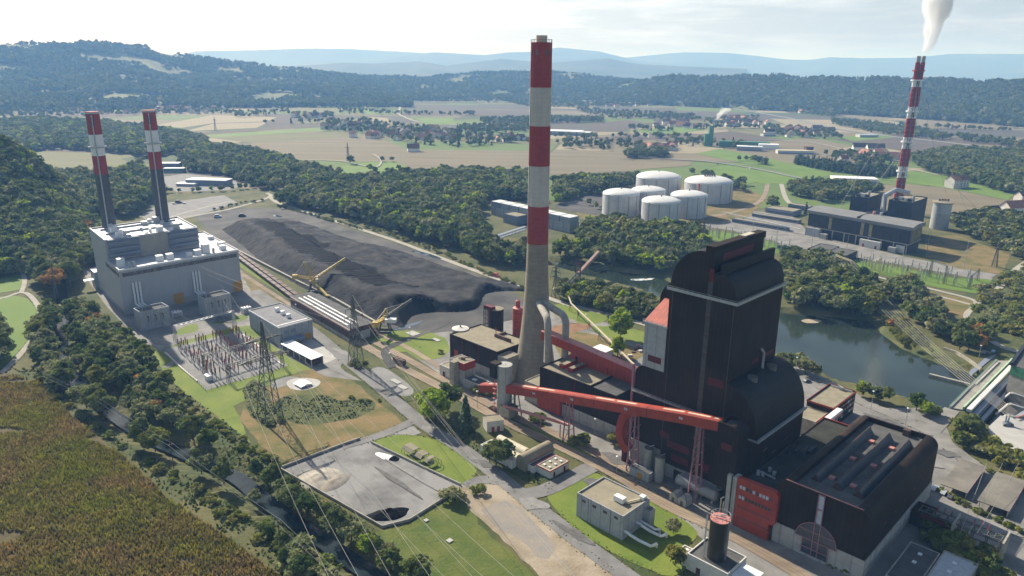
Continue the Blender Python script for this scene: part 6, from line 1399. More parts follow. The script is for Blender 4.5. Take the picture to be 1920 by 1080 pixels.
wpart("rack", M['galv'], ts, lambda b: slab(b, [P(1899, 782, 1), P(1915, 772, 1), P(1985, 740, 1), P(1975, 765, 1)], -.2, 1)); wpart("pink_rail", M['pink'], ts, lambda b: b.bar(P(1905, 783, 1.5), P(1980, 760, 1.5), .5))
wtag("retaining_wall", mat("stained_wall", (.34, .31, .25), .95, .2, .3, vstain=.4), lambda b: [b.bar(P(p[0], p[1], -1.6), P(q_[0], q_[1], -1.6), 1.2, 6.4) for p, q_ in zip([(1768, 660), (1792, 668), (1818, 684)], [(1792, 668), (1818, 684), (1838, 700)])], "streaked concrete retaining wall on the far river bank beside the dam", "wall")
wtag("river_groyne", M['conc'], lambda b: b.bar(P(1742, 703, -2), P(1818, 722, -2), 1.6, 1.8), "low concrete guide wall reaching into the river by the dam", "wall")
cov("transformer_yard", [(1842, 812), (1876, 780), (1960, 795), (1960, 860), (1895, 842)], .09, G['lightconc'])
bm = wthing("winch_machine", "blue-grey winch machine on the pale yard by the spillway", "machine", P(1888, 798))
u = P(1888, 798); wpart("body", M['gas_dark'], bm, lambda b: [b.bar(u + (-1.5, 0, 1), u + (1.5, 0, 1), 2.4, 1.8)]); wpart("arm", M['gas_dark'], bm, lambda b: [b.bar(u + (0, 0, 2), u + (1.2, 1, 5.5), .6), b.bar(u + (-1, 0, 2), u + (-.4, 1, 5), .6)]); wpart("wheel", M['steel'], bm, lambda b: b.tube([u + (-2, -1.4, .8), u + (-2, -1.0, .8)], .8, 12)); wpart("wheel", M['steel'], bm, lambda b: b.tube([u + (1.6, -1.4, .8), u + (1.6, -1.0, .8)], .8, 12))
# --- long pipe conveyor to the river and its covered bridge
pc = wthing("pipe_conveyor", "thin white pipe conveyor on posts running towards the river", "conveyor", P(1123, 638))
pts = [P(1190, 684, 6), P(1184, 679, 6), P(1122, 617, 6), P(1071, 569, 6), P(1061, 541, 7.5)]
wpart("pipe", M['cream'], pc, lambda b: [b.bar(x, y, .75) for x, y in zip(pts[:-1], pts[1:])])
for x, y in ((1069, 584), (1084, 600), (1104, 618), (1123, 638), (1144, 656), (1166, 678)):
    g_ = P(x, y); wpart("post", M['rust'], pc, lambda b: [b.bar((g_[0] - .8, g_[1], 0), (g_[0], g_[1], 5.8), .28), b.bar((g_[0] + .8, g_[1], 0), (g_[0], g_[1], 5.8), .28)])
cb_ = wthing("covered_bridge", "slanting brownish covered conveyor bridge rising over the river trees", "conveyor", P(1075, 535))
u, v = P(1066, 534, 9), P(1122, 473, 17)
wpart("covered_tube", mat("dusty_brown_sheet", (.3, .2, .16), .7, .15, .3, vstain=.1), cb_, lambda b: b.bar(u + (v - u) * .3, v, 2.3, 2.5)); wpart("open_truss", M['steel'], cb_, lambda b: [b.bar(u + (o, 0, z), u + (v - u) * .31 + (o, 0, z), .4) for o in (-1.3, 1.3) for z in (-1.3, 1.3)] + [b.bar(u + (v - u) * .31 * k / 7 + (o, 0, -1.3), u + (v - u) * .31 * (k + 1) / 7 + (o, 0, 1.3), .3) for k in range(7) for o in (-1.3, 1.3)])
wpart("portal", M['red_dark'], cb_, lambda b: [b.bar(P(1078 + k * 9, 540), P(1078 + k * 9, 540) + (0, 0, ZT(1078 + k * 9, 490, *ST(P(1078 + k * 9, 540)))), .8) for k in (0, 1)] + [b.bar(P(1078, 540) + (0, 0, z), P(1087, 540) + (0, 0, z), .6) for z in (8, 14, 19)])
# --- green asphalt works on the plain
ap = P(1331, 274); at_ = wthing("asphalt_works", "green asphalt mixing tower with a small steam puff on the plain", "works", ap)
hh = ZT(1336, 236, *ST(ap))
wpart("tower", M['green'], at_, lambda b: [b.bar(ap, ap + (0, 0, hh), 9), b.bar(ap + (-9, 0, 0), ap + (-9, 0, hh * .6), 8)]); wpart("vent_stack", M['galv'], at_, lambda b: b.bar(ap + (3, 0, hh), ap + (3, 0, hh + 9), 2))
wpart("silo_row", M['green'], at_, lambda b: b.bar(ap + (18, -4, 6), ap + (118, -26, 6), 14, 12)); wpart("pale_hall", M['white'], at_, lambda b: b.bar(ap + (92, -38, 5), ap + (130, -48, 5), 26, 10))
plume("smoke", "small white steam puff over the green asphalt tower", ap[0] + 3, ap[1], hh + 11, 26, 2, 11, (26, 0), 5.1, .07)
# ================================================================== TREES
rng = np.random.default_rng(11)
def quads(c, n, size, up=0.0):
    """leaf quads: centres c (k,3), normals n (k,3), half sizes (k,)"""
    k = len(c); r = rng.normal(size=(k, 3)); u = np.cross(n, r); u /= np.linalg.norm(u, axis=1, keepdims=True) + 1e-9
    w = np.cross(n, u); w /= np.linalg.norm(w, axis=1, keepdims=True) + 1e-9
    s = size[:, None]; a = rng.uniform(.7, 1.3, (k, 1))
    return np.stack([c - u * s * a - w * s, c + u * s * a - w * s, c + u * s * a * .6 + w * s, c - u * s * a * .6 + w * s], 1).reshape(-1, 3)
def mesh_quads(name, V, m):
    k = len(V) // 4; me = bpy.data.meshes.new(name)
    me.vertices.add(len(V)); me.vertices.foreach_set("co", V.astype(np.float32).ravel())
    me.loops.add(4 * k); me.loops.foreach_set("vertex_index", np.arange(4 * k, dtype=np.int32))
    me.polygons.add(k); me.polygons.foreach_set("loop_start", np.arange(0, 4 * k, 4, dtype=np.int32))
    me.update(calc_edges=True); me.validate()
    if m: me.materials.append(m)
    return me
def sph(k):
    v = rng.normal(size=(k, 3)); return v / np.linalg.norm(v, axis=1, keepdims=True)
def crown_broad(ncl, nl, leaf, rx=5.2, rz=5.6, cz=8.6, clr=2.3, flat=1.0):
    V = []
    for i in range(ncl):
        d = sph(1)[0]; rr = rng.uniform(.35, 1.0) ** .5
        c = np.array([d[0] * rx * rr, d[1] * rx * rr, cz + d[2] * rz * rr * .95]) * np.array([1, 1, flat])
        r = clr * rng.uniform(.7, 1.25) * (1.1 - .3 * max(0, d[2]))
        n = sph(nl); n[:, 2] = np.abs(n[:, 2]) * .9 + n[:, 2] * .1; n /= np.linalg.norm(n, axis=1, keepdims=True)
        p = c + n * r * rng.uniform(.72, 1.08, (nl, 1)) * np.array([1, 1, .8])
        nn = n + .55 * rng.normal(size=(nl, 3)); nn /= np.linalg.norm(nn, axis=1, keepdims=True)
        V.append(quads(p, nn, leaf * rng.uniform(.6, 1.25, nl)))
    return np.concatenate(V)
def crown_conifer(nt, nl, leaf, r=3.1, h=15.0):
    V = []
    for i in range(nt):
        u = (i + .5) / nt; z = 1.6 + (h - 1.6) * u; R = r * (1 - u) ** .85 + .15; k = max(6, int(nl * (1 - u) + 6))
        a = rng.uniform(0, 6.283, k); rad = R * rng.uniform(.45, 1.05, k)
        p = np.stack([rad * np.cos(a), rad * np.sin(a), z - .35 * rad + rng.uniform(-.4, .4, k)], 1)
        n = np.stack([np.cos(a) * .5, np.sin(a) * .5, np.full(k, .9)], 1) + .35 * rng.normal(size=(k, 3)); n /= np.linalg.norm(n, axis=1, keepdims=True)
        V.append(quads(p, n, leaf * rng.uniform(.6, 1.2, k)))
    return np.concatenate(V)
def trunk_mesh(h, r, limbs=4, spread=2.6):
    mb = MB(True); mb.tube([(0, 0, -.4), (.1, .05, h * .45), (0, .15, h)], [r, r * .75, r * .4], 7)
    for k in range(limbs):
        a = 6.283 * k / limbs + .5; mb.tube([(0, .1, h * .55), (spread * .5 * math.cos(a), spread * .5 * math.sin(a), h * .85), (spread * math.cos(a), spread * math.sin(a), h * 1.25)], [r * .5, r * .35, r * .12], 5)
    me = bpy.data.meshes.new("trunk"); me.from_pydata(mb.v, [], mb.f); me.materials.append(M['bark']); return me
TR_B, TR_C, TR_P = trunk_mesh(6.5, .38), trunk_mesh(12, .3, 0), trunk_mesh(7, .3, 3, 1.2)
SHAPES = {}
def shape(key, V, trunk, leafs): SHAPES[key] = (V, trunk, leafs)
for i in range(4): shape(f"b{i}", crown_broad(26 + 4 * i, 62, .52, rx=4.6 + .5 * (i % 3), rz=5.0 + .5 * (i % 2), cz=8.4), TR_B, None)
for i in range(2): shape(f"w{i}", crown_broad(30, 62, .46, rx=5.8, rz=4.4, cz=7.4, clr=2.1), TR_B, None)
for i in range(2): shape(f"p{i}", crown_broad(22, 60, .48, rx=2.7, rz=6.6, cz=8.6, clr=1.8), TR_P, None)
for i in range(2): shape(f"c{i}", crown_conifer(17, 46, .6), TR_C, None)
for i in range(3): shape(f"s{i}", crown_broad(10, 46, .3, rx=2.4, rz=1.2, cz=1.2, clr=1.1), None, None)
for i in range(4): shape(f"fb{i}", crown_broad(13, 20, 1.15, rx=4.9, rz=5.2, cz=8.4, clr=2.5), TR_B, None)
for i in range(2): shape(f"fc{i}", crown_conifer(9, 17, 1.15), TR_C, None)
KINDS = {'broad': (['b0', 'b1', 'b2', 'b3'], 'broad', "dark green broadleaf tree"), 'willow': (['w0', 'w1'], 'willow', "grey-green willow-like tree"), 'poplar': (['p0', 'p1'], 'broad', "tall narrow green tree"),
         'yellow': (['b0', 'b2', 'p0'], 'yellow', "yellow-green tree"), 'lime': (['b1', 'b3'], 'lime', "bright green leafy tree"), 'conifer': (['c0', 'c1'], 'conifer', "dark pointed conifer"),
         'autumn': (['b0', 'w0'], 'autumn', "rusty brown-leaved tree"), 'bush': (['s0', 's1', 's2'], 'bush', "rounded green bush"), 'ybush': (['s0', 's1', 's2'], 'yellow', "yellowing bush"), 'gbush': (['s0', 's1', 's2'], 'willow', "grey-green bush")}
CAND = []         # x, y, z, kind, height, cluster
def scatter(poly, spacing, mix, hrange, cluster, z=0.0, pxy=True, keep=None, density=1.0):
    pp = px(poly) if pxy else [np.array(p) for p in poly]
    xs, ys = [p[0] for p in pp], [p[1] for p in pp]
    gx_, gy_ = np.meshgrid(np.arange(min(xs), max(xs), spacing), np.arange(min(ys), max(ys), spacing * .87))
    gx_[::2] += spacing / 2
    gx_ = gx_ + rng.uniform(-.42, .42, gx_.shape) * spacing; gy_ = gy_ + rng.uniform(-.42, .42, gy_.shape) * spacing
    ins = inpoly(gx_, gy_, pp); ks, ws = zip(*mix); ws = np.array(ws, float) / sum(ws)
    for x, y in zip(gx_[ins], gy_[ins]):
        if density < 1 and rng.random() > density: continue
        CAND.append((x, y, z, ks[rng.choice(len(ks), p=ws)], rng.uniform(*hrange), cluster))
def line(pts, spacing, mix, hrange, cluster, jit=1.5):
    pp = px(pts); ks, ws = zip(*mix); ws = np.array(ws, float) / sum(ws)
    for a, b in zip(pp[:-1], pp[1:]):
        n = max(1, int(np.hypot(*(b - a)) / spacing))
        for k in range(n):
            q = a + (b - a) * (k + rng.uniform(.1, .9)) / n + rng.normal(size=2) * jit
            CAND.append((q[0], q[1], 0.0, ks[rng.choice(len(ks), p=ws)], rng.uniform(*hrange), cluster))
def one(x, y, kind, h, cluster): q = P(x, y); CAND.append((q[0], q[1], 0.0, kind, h, cluster))
MR = [('broad', 5), ('willow', 3), ('poplar', 1.5), ('yellow', .35), ('lime', .9)]
MS = [('willow', 4), ('broad', 4), ('poplar', 1), ('yellow', .5), ('autumn', .25)]
scatter([(22, 478), (40, 452), (100, 425), (150, 440), (152, 500), (150, 545), (105, 560), (62, 520)], 8.5, MS, (13, 19), 'a')
scatter([(70, 610), (100, 590), (104, 660), (130, 722), (190, 776), (260, 826), (345, 868), (428, 908), (380, 905), (280, 846), (200, 798), (120, 738), (72, 690)], 7.2, MS, (10, 16), 'b', density=.95)
scatter([(128, 570), (190, 610), (250, 655), (300, 700), (318, 735), (300, 752), (370, 830), (438, 868), (445, 880), (350, 838), (270, 798), (200, 748), (152, 705), (128, 660)], 7.6, MS + [('yellow', .6)], (9, 15), 'c', density=.92)
scatter([(468, 885), (500, 893), (540, 925), (610, 975), (670, 1012), (730, 1052), (800, 1110), (770, 1120), (690, 1055), (610, 995), (550, 957), (510, 925)], 6.0, [('willow', 3), ('broad', 4), ('yellow', .6), ('lime', .8)], (7, 11), 'd')
scatter([(470, 968), (540, 1005), (590, 1050), (660, 1110), (600, 1120), (540, 1066), (480, 1010)], 6.5, [('broad', 3), ('gbush', 3), ('willow', 1.5), ('bush', 3)], (5, 8), 'e')
scatter([(60, 690), (110, 745), (180, 800), (260, 850), (360, 905), (440, 950), (520, 1010), (600, 1080), (560, 1090), (470, 1010), (370, 935), (270, 875), (170, 805), (70, 720)], 5.2, [('bush', 5), ('gbush', 2), ('ybush', .6)], (2.0, 4.2), 'e', density=.75)
line([(300, 725), (345, 758), (420, 808), (470, 845), (525, 872)], 4.0, [('bush', 4), ('gbush', 1), ('ybush', .6)], (1.8, 3.2), 'f')
scatter([(-40, 600), (-5, 600), (10, 640), (5, 690), (-40, 740)], 9, MS, (12, 16), 'g')
CAND[:] = [c for c in CAND]
# wooded strip north of the coal yard, both sides of the big chimney
F1 = [(522, 385), (560, 350), (640, 342), (720, 336), (860, 330), (1000, 332), (1010, 378), (905, 376), (896, 405), (905, 440), (925, 472), (1000, 474), (1005, 490), (960, 506), (900, 490), (850, 470), (800, 455), (740, 437), (640, 408), (560, 389)]
scatter(F1, 8.6, MR, (9, 19), 'h')
scatter([(1040, 345), (1100, 338), (1195, 338), (1185, 350), (1110, 364), (1040, 384)], 9, MR, (9, 18), 'h')
scatter([(1040, 478), (1085, 462), (1100, 432), (1150, 420), (1200, 430), (1280, 436), (1330, 452), (1330, 480), (1280, 500), (1240, 512), (1195, 508), (1150, 500), (1100, 495), (1040, 485)], 8.4, MR + [('yellow', .8)], (7, 17), 'i')
scatter([(1054, 545), (1110, 547), (1165, 560), (1215, 575), (1250, 592), (1248, 608), (1160, 594), (1090, 574), (1054, 568)], 6.6, MR, (9, 14.5), 'j')
scatter([(1440, 545), (1480, 498), (1540, 490), (1590, 512), (1640, 545), (1650, 575), (1632, 597), (1580, 590), (1510, 582), (1468, 578)], 8.6, [('willow', 4), ('broad', 3), ('yellow', .5)], (11, 17), 'k')
scatter([(1462, 490), (1478, 470), (1500, 480), (1520, 492), (1490, 500)], 7, MR, (7, 10), 'k')
scatter([(1650, 598), (1690, 600), (1720, 630), (1755, 662), (1735, 672), (1700, 650), (1662, 626)], 6, [('ybush', 5), ('bush', 2), ('autumn', 1), ('yellow', 2)], (3, 7), 'l')
scatter([(1660, 550), (1720, 548), (1768, 590), (1780, 640), (1750, 640), (1700, 595)], 8.5, [('willow', 4), ('broad', 4)], (9, 14), 'm')
one(1694, 548, 'willow', 17, 'm'); one(1706, 545, 'willow', 15, 'm')
scatter([(1780, 625), (1830, 618), (1855, 640), (1835, 662), (1790, 655)], 7.5, [('broad', 5), ('autumn', 1), ('yellow', 1)], (10, 14), 'n')
scatter([(1830, 545), (1880, 520), (1940, 500), (1940, 640), (1870, 622), (1835, 590)], 8, [('bush', 6), ('gbush', 3), ('ybush', 1), ('willow', 1.5)], (3, 7), 'o', density=.8)
scatter([(1705, 300), (1790, 285), (1940, 292), (1940, 375), (1880, 362), (1800, 338), (1720, 318)], 10.5, [('broad', 7), ('willow', 2), ('yellow', .5)], (13, 19), 'p')
scatter([(1775, 415), (1850, 405), (1940, 410), (1940, 500), (1890, 478), (1800, 440)], 9, [('broad', 5), ('willow', 3), ('yellow', 1.3)], (9, 14), 'p')
scatter([(1475, 350), (1540, 348), (1600, 352), (1660, 362), (1600, 372), (1540, 380), (1480, 366)], 9.5, [('broad', 5), ('willow', 2), ('yellow', .8), ('conifer', .3)], (11, 16), 'q')
scatter([(1300, 345), (1390, 352), (1400, 362), (1380, 356), (1300, 350)], 8, MR, (8, 12), 'q')
for x, y, k, h in ((1446, 392, 'poplar', 17), (1448, 388, 'broad', 15), (1510, 402, 'conifer', 14), (1105, 385, 'willow', 9), (1118, 392, 'willow', 9), (1130, 398, 'willow', 8.5), (1150, 402, 'bush', 4), (1392, 415, 'bush', 4), (1390, 455, 'gbush', 4)): one(x, y, k, h, 'q')
scatter([(1100, 420), (1150, 425), (1230, 432), (1320, 430), (1300, 442), (1200, 440), (1100, 436)], 8, MR, (7, 12), 'i')
line([(112, 640), (150, 715), (205, 768), (275, 812), (355, 850), (440, 890), (480, 922), (520, 955)], 4.5, [('bush', 4), ('gbush', 3), ('willow', 1)], (2.5, 5), 'e', jit=1.2)
# single trees on the site
one(1163, 636, 'lime', 20, 's1'); one(1158, 668, 'lime', 12.5, 's2')
one(818, 792, 'lime', 17, 's3'); one(840, 770, 'broad', 15, 's3'); one(800, 775, 'lime', 12, 's3'); one(873, 806, 'conifer', 17, 's4'); one(930, 876, 'broad', 12.5, 's5'); one(945, 870, 'broad', 11.5, 's5'); one(918, 868, 'broad', 10, 's5')
one(1095, 838, 'broad', 7, 's6'); one(1083, 834, 'bush', 5, 's6'); one(1150, 832, 'bush', 5, 's6'); one(1010, 788, 'bush', 5, 's6'); one(900, 735, 'bush', 5, 's6'); one(918, 742, 'bush', 4.5, 's6')
one(850, 940, 'gbush', 6.5, 's7'); one(898, 922, 'bush', 4, 's7'); one(1262, 1000, 'willow', 6.5, 's8'); one(1265, 1060, 'yellow', 8, 's8')
for x, y, h in ((1470, 690, 11), (1490, 695, 10), (1510, 702, 11), (1525, 708, 10), (1500, 688, 9)): one(x, y, 'willow', h, 's9')
for x, y, k, h in ((1612, 742, 'lime', 9), (1625, 746, 'broad', 9), (1645, 752, 'broad', 8), (1660, 755, 'broad', 9), (1718, 770, 'broad', 10), (1732, 778, 'lime', 8), (1750, 775, 'bush', 5), (1765, 758, 'autumn', 6)): one(x, y, k, h, 's9')
scatter([(1795, 800), (1830, 790), (1850, 820), (1905, 855), (1950, 890), (1940, 915), (1880, 880), (1830, 850), (1800, 830)], 5.2, [('broad', 2), ('bush', 4), ('ybush', 1), ('gbush', 1)], (4, 7), 's10')
one(1808, 822, 'broad', 12, 's10'); one(1822, 815, 'broad', 10, 's10'); one(1800, 838, 'broad', 8, 's10')
line([(1745, 915), (1790, 938), (1850, 968), (1950, 1015)], 2.6, [('bush', 3), ('ybush', 1)], (1.6, 2.6), 's11', jit=.6); line([(1840, 880), (1900, 905), (1950, 930)], 2.8, [('bush', 3), ('ybush', 1)], (1.6, 2.4), 's11', jit=.5)
scatter([(1740, 985), (1780, 1000), (1850, 1040), (1900, 1060), (1880, 1110), (1800, 1080), (1730, 1020)], 5, [('broad', 3), ('bush', 2)], (4, 7), 's12')
line([(1485, 1020), (1520, 1040), (1560, 1062), (1600, 1080)], 3.2, [('bush', 3)], (1.2, 2.6), 's13', jit=.5)
line([(650, 735), (690, 760), (720, 752)], 5, [('bush', 3)], (1.5, 2.2), 's14'); line([(660, 680), (672, 690), (690, 680)], 3, [('bush', 3), ('gbush', 1)], (2, 3.4), 's14'); line([(500, 800), (520, 792), (485, 790)], 3, [('gbush', 3)], (2, 3.4), 's15')
line([(815, 660), (830, 668)], 5, [('gbush', 1)], (2.5, 3.5), 's14')
line([(650, 412), (740, 443), (850, 485), (950, 528), (1000, 548)], 4, [('bush', 4), ('gbush', 2), ('ybush', .5)], (1.6, 3.4), 't', jit=2)
line([(400, 395), (450, 382), (500, 376)], 5, [('bush', 4)], (2, 4), 't'); line([(520, 388), (600, 408), (680, 432)], 4, [('bush', 4)], (2, 3.5), 't')
# woods west and north-west of the gas plant
scatter([(-60, 240), (60, 225), (180, 232), (300, 245), (380, 262), (400, 280), (330, 290), (262, 300), (245, 290), (100, 280), (60, 285), (-60, 270)], 11, MR, (9, 19), 'u')
scatter([(195, 335), (262, 318), (282, 338), (300, 362), (262, 400), (215, 412), (190, 400), (165, 420), (120, 380), (90, 335), (150, 330)], 9.5, MR, (9, 19), 'u')
scatter([(382, 275), (470, 285), (560, 312), (650, 336), (660, 345), (560, 348), (505, 360), (460, 345), (430, 332), (350, 322), (330, 300)], 10, MR, (8, 18), 'u')
line([(300, 362), (360, 360), (430, 358), (480, 352)], 8, MR, (5, 9), 'u')
GRP = {'a': "on the bank west of the gas plant road", 'b': "in the belt between the stream and the maize field", 'c': "on the stream bank below the substation", 'd': "on the stream bank below the settling yard wall", 'e': "in the scrub between maize and stream",
       'f': "in the hedge line below the dry meadow", 'g': "at the left edge beside the bright meadow", 'h': "in the wood between coal heap and cooling row", 'i': "in the river wood below the white tanks", 'j': "on the near river bank behind the chimney", 'k': "on the far river bank behind the boiler house",
       'l': "on the stony river bank below the power lines", 'm': "on the river meadow near the power lines", 'n': "in the clump above the dam's retaining wall", 'o': "in the scrub by the path at the right edge", 'p': "in the wood at the right edge behind the old plant", 'q': "around the old plant and the tanks",
       's1': "standing tallest on the lawn behind the red conveyor bridge", 's2': "in front of the tall bright tree by the river road", 's3': "in the clump by the railway left of the round concrete tower", 's4': "standing in front of the white gate house", 's5': "beside the barrel-roofed workshop",
       's6': "on the verge below the red conveyor gallery", 's7': "at the corner of the settling yard and the sandy lot", 's8': "on the lawn beside the grey block", 's9': "along the river road behind the boiler house", 's10': "in the bend of the road by the dam", 's11': "in the hedge along the carports", 's12': "in the shade behind the turbine hall",
       's13': "at the foot of the arched window wall", 's14': "on the verges around the railway pylon", 's15': "at the foot of the big pylon", 't': "along the coal yard access road", 'u': "in the woods behind the gas plant", 'v': "on the wooded hills", 'w': "on the plain among fields and villages"}
# hills
def hilltrees(name, n, mix, hr, cluster, r0=0.0, clear=0.0):
    g, rows = HG[name]; R, C, _ = g.shape; ks, ws = zip(*mix); ws = np.array(ws, float) / sum(ws)
    for _ in range(n):
        a, b = rng.uniform(r0 * rows, rows + 1.5), rng.uniform(0, C - 1.001); i, j = min(int(a), R - 2), int(b); fa, fb = a - i, b - j
        p = g[i, j] * (1 - fa) * (1 - fb) + g[i + 1, j] * fa * (1 - fb) + g[i, j + 1] * (1 - fa) * fb + g[i + 1, j + 1] * fa * fb
        if clear and mnoise.noise((p[0] * .0045, p[1] * .006, 4.2)) > clear: continue
        CAND.append((p[0], p[1], p[2], ks[rng.choice(len(ks), p=ws)], rng.uniform(*hr), cluster))
MH = [('broad', 6), ('conifer', 2), ('willow', .6)]
hilltrees("near_wooded_slope", 3000, MR + [('autumn', .12)], (9, 19), 'a2')
GRP['a2'] = "on the steep wooded slope at the left edge"
hilltrees("wooded_hill", 15000, MH, (16, 26), 'v', clear=.24); hilltrees("low_wooded_hill", 11000, MH, (15, 24), 'v', clear=.24); hilltrees("wooded_ridge", 9000, MH, (15, 24), 'v', clear=.5)
# tree belts and copses of the plain, pixel outlines
for poly, sp, dn in (([(0, 205), (200, 208), (420, 206), (480, 212), (300, 216), (0, 222)], 22, .45), ([(0, 182), (640, 176), (640, 186), (0, 200)], 20, .7), ([(640, 176), (1000, 170), (1000, 180), (640, 187)], 22, .7), ([(620, 205), (760, 212), (900, 214), (900, 218), (640, 214)], 22, .4),
                     ([(540, 215), (620, 214), (630, 222), (560, 224)], 20, .7), ([(600, 228), (700, 226), (840, 248), (960, 256), (1000, 268), (880, 278), (770, 270), (680, 250), (610, 246)], 17, .42), ([(900, 226), (1000, 222), (1130, 224), (1130, 230), (1000, 232), (910, 236)], 14, .8), ([(850, 240), (990, 236), (1000, 247), (880, 250)], 13, .75),
                     ([(940, 190), (1060, 188), (1180, 192), (1260, 192), (1180, 200), (1000, 203)], 20, .7), ([(1000, 172), (1300, 178), (1280, 188), (1000, 186)], 22, .75), ([(1080, 205), (1260, 214), (1340, 230), (1250, 226), (1100, 216)], 20, .6), ([(1040, 268), (1110, 262), (1200, 272), (1240, 282), (1180, 284), (1060, 280)], 16, .5),
                     ([(1170, 288), (1250, 286), (1250, 296), (1175, 298)], 9, 1), ([(1240, 262), (1330, 262), (1420, 275), (1400, 280), (1260, 274)], 16, .4), ([(1320, 225), (1420, 220), (1420, 232), (1330, 236)], 17, .5), ([(1420, 238), (1560, 246), (1580, 262), (1470, 258)], 17, .55),
                     ([(1345, 190), (1480, 200), (1580, 216), (1560, 221), (1450, 206), (1350, 196)], 18, .7), ([(1560, 226), (1700, 240), (1790, 258), (1770, 264), (1640, 250), (1560, 234)], 15, .9), ([(1790, 255), (1930, 272), (1930, 282), (1800, 264)], 14, .9), ([(1580, 205), (1700, 210), (1700, 217), (1590, 214)], 20, .6),
                     ([(1730, 210), (1930, 215), (1930, 230), (1730, 222)], 20, .55), ([(1545, 290), (1640, 292), (1690, 305), (1650, 312), (1560, 302)], 14, .7), ([(420, 214), (540, 206), (560, 212), (440, 222)], 20, .35),
                     ([(1290, 320), (1400, 345), (1380, 352), (1300, 336)], 14, .35), ([(1380, 300), (1440, 304), (1440, 310), (1390, 306)], 14, .8), ([(640, 318), (720, 312), (790, 320), (760, 326), (660, 326)], 22, .25), ([(1880, 290), (1940, 280), (1940, 300)], 12, .9), ([(0, 190), (500, 190), (500, 197), (0, 200)], 22, .5), ([(480, 196), (560, 195), (560, 200), (480, 200)], 18, .5), ([(780, 188), (930, 186), (930, 190), (780, 191)], 18, .7), ([(1300, 240), (1430, 238), (1430, 241), (1300, 243)], 15, .7), ([(1180, 240), (1260, 244), (1260, 247), (1180, 243)], 15, .7), ([(1600, 232), (1900, 246), (1900, 248), (1600, 234)], 14, .5), ([(1100, 222), (1300, 218), (1300, 220), (1100, 225)], 15, .5), ([(640, 203), (760, 200), (760, 202), (640, 205)], 18, .5), ([(480, 232), (640, 228), (640, 230), (480, 234)], 16, .35), ([(1040, 258), (1300, 256), (1300, 259), (1040, 262)], 14, .35)):
    scatter(poly, sp, [('broad', 6), ('conifer', 1), ('willow', 1.2), ('yellow', .2)], (9, 16), 'w', density=dn)
scatter([(1488, 308), (1560, 323), (1650, 334), (1690, 330), (1684, 323), (1580, 314), (1492, 302)], 7.5, [('conifer', 6), ('broad', 1)], (11, 15), 'w')
for x, y, k, h in ((660, 308, 'broad', 16), (718, 303, 'broad', 10), (735, 303, 'broad', 9), (587, 196, 'poplar', 22), (605, 195, 'poplar', 22), (590, 197, 'poplar', 20), (845, 272, 'conifer', 17), (860, 274, 'conifer', 16), (545, 305, 'broad', 17), (1190, 252, 'broad', 12)): one(x, y, k, h, 'w')

# --- nearest-looking ones become individual trees, the rest one object
blk = [RIVER, STREAM]
X = np.array([c[0] for c in CAND]); Y = np.array([c[1] for c in CAND]); bad = np.zeros(len(X), bool)
for pl in (RIVER, _l + _r[::-1]): bad |= inpoly(X, Y, pl)
for s0, s1, t0, t1 in ((-350, -215, -140, -35), (-348, -218, 268, 312), (-60, 58, 440, 500)):
    d = np.stack([X - SO[0], Y - SO[1]], 1); ds, dt = d @ E1, d @ E2
    bad |= (ds > s0) & (ds < s1) & (dt > t0) & (dt < t1)
def inview(c):
    v = np.array([c[0], c[1], c[2] + c[4] * .5 - CAMH]); k = v @ FW
    if k < 5: return False
    x, y = 960 + FPX * (v @ RT) / k, 540 - FPX * (v @ UP) / k; m_ = FPX * c[4] / k
    return -m_ < x < 1920 + m_ and -m_ < y < 1080 + m_
order = sorted([i for i in range(len(CAND)) if not bad[i]], key=lambda i: -CAND[i][4] / math.hypot(CAND[i][0], CAND[i][1]))
isb = lambda i: CAND[i][3] in ('bush', 'ybush', 'gbush')
trees_i = [i for i in order if not isb(i) and inview(CAND[i])][:298]; bush_i = [i for i in order if isb(i) and inview(CAND[i])][:298]
single = set(trees_i) | set(bush_i)
MESH = {}
def crown_mesh(key, lm):
    if (key, lm) not in MESH: MESH[(key, lm)] = mesh_quads("crown", SHAPES[key][0], LEAF[lm])
    return MESH[(key, lm)]
FIRST = {}
def put_tree(i, lod=False):
    x, y, z, kind, h, cl = CAND[i]; keys, lm, adj = KINDS[kind]; key = keys[rng.integers(len(keys))]; bush = isb(i)
    if lod and not bush: key = ('fc' if kind == 'conifer' else 'fb') + str(rng.integers(2 if kind == 'conifer' else 4))
    sc = h / (3.4 if bush else 14.5); sx = sc * rng.uniform(.85, 1.18)
    lbl = f"{adj} {GRP[cl]}"; g = ("bushes " if bush else "trees ") + GRP[cl]
    rz = rng.uniform(0, 6.28)
    if bush:
        o = bpy.data.objects.new("bush", crown_mesh(key, lm)); COL.objects.link(o)
        o.location = (x, y, z); o.scale = (sx, sx * rng.uniform(.8, 1.2), sc); o.rotation_euler = (0, 0, rz); tag(o, lbl, "bush", g); return o
    nm = {'conifer': "conifer_tree", 'willow': "willow_tree", 'poplar': "poplar_tree"}.get(kind, "broadleaf_tree")
    r = bpy.data.objects.new(nm, None); COL.objects.link(r); r.location = (x, y, z); r.scale = (sx, sx * rng.uniform(.88, 1.12), sc); r.rotation_euler = (0, 0, rz); tag(r, lbl, "tree", g)
    c = bpy.data.objects.new("crown", crown_mesh(key, lm)); COL.objects.link(c); c.parent = r
    t = bpy.data.objects.new("trunk", SHAPES[key][1]); COL.objects.link(t); t.parent = r
    FIRST.setdefault((key, lm), c); return r
for q_, i in enumerate(trees_i): put_tree(i, lod=q_ >= 150 and CAND[i][1] > 700)
for i in bush_i: put_tree(i)
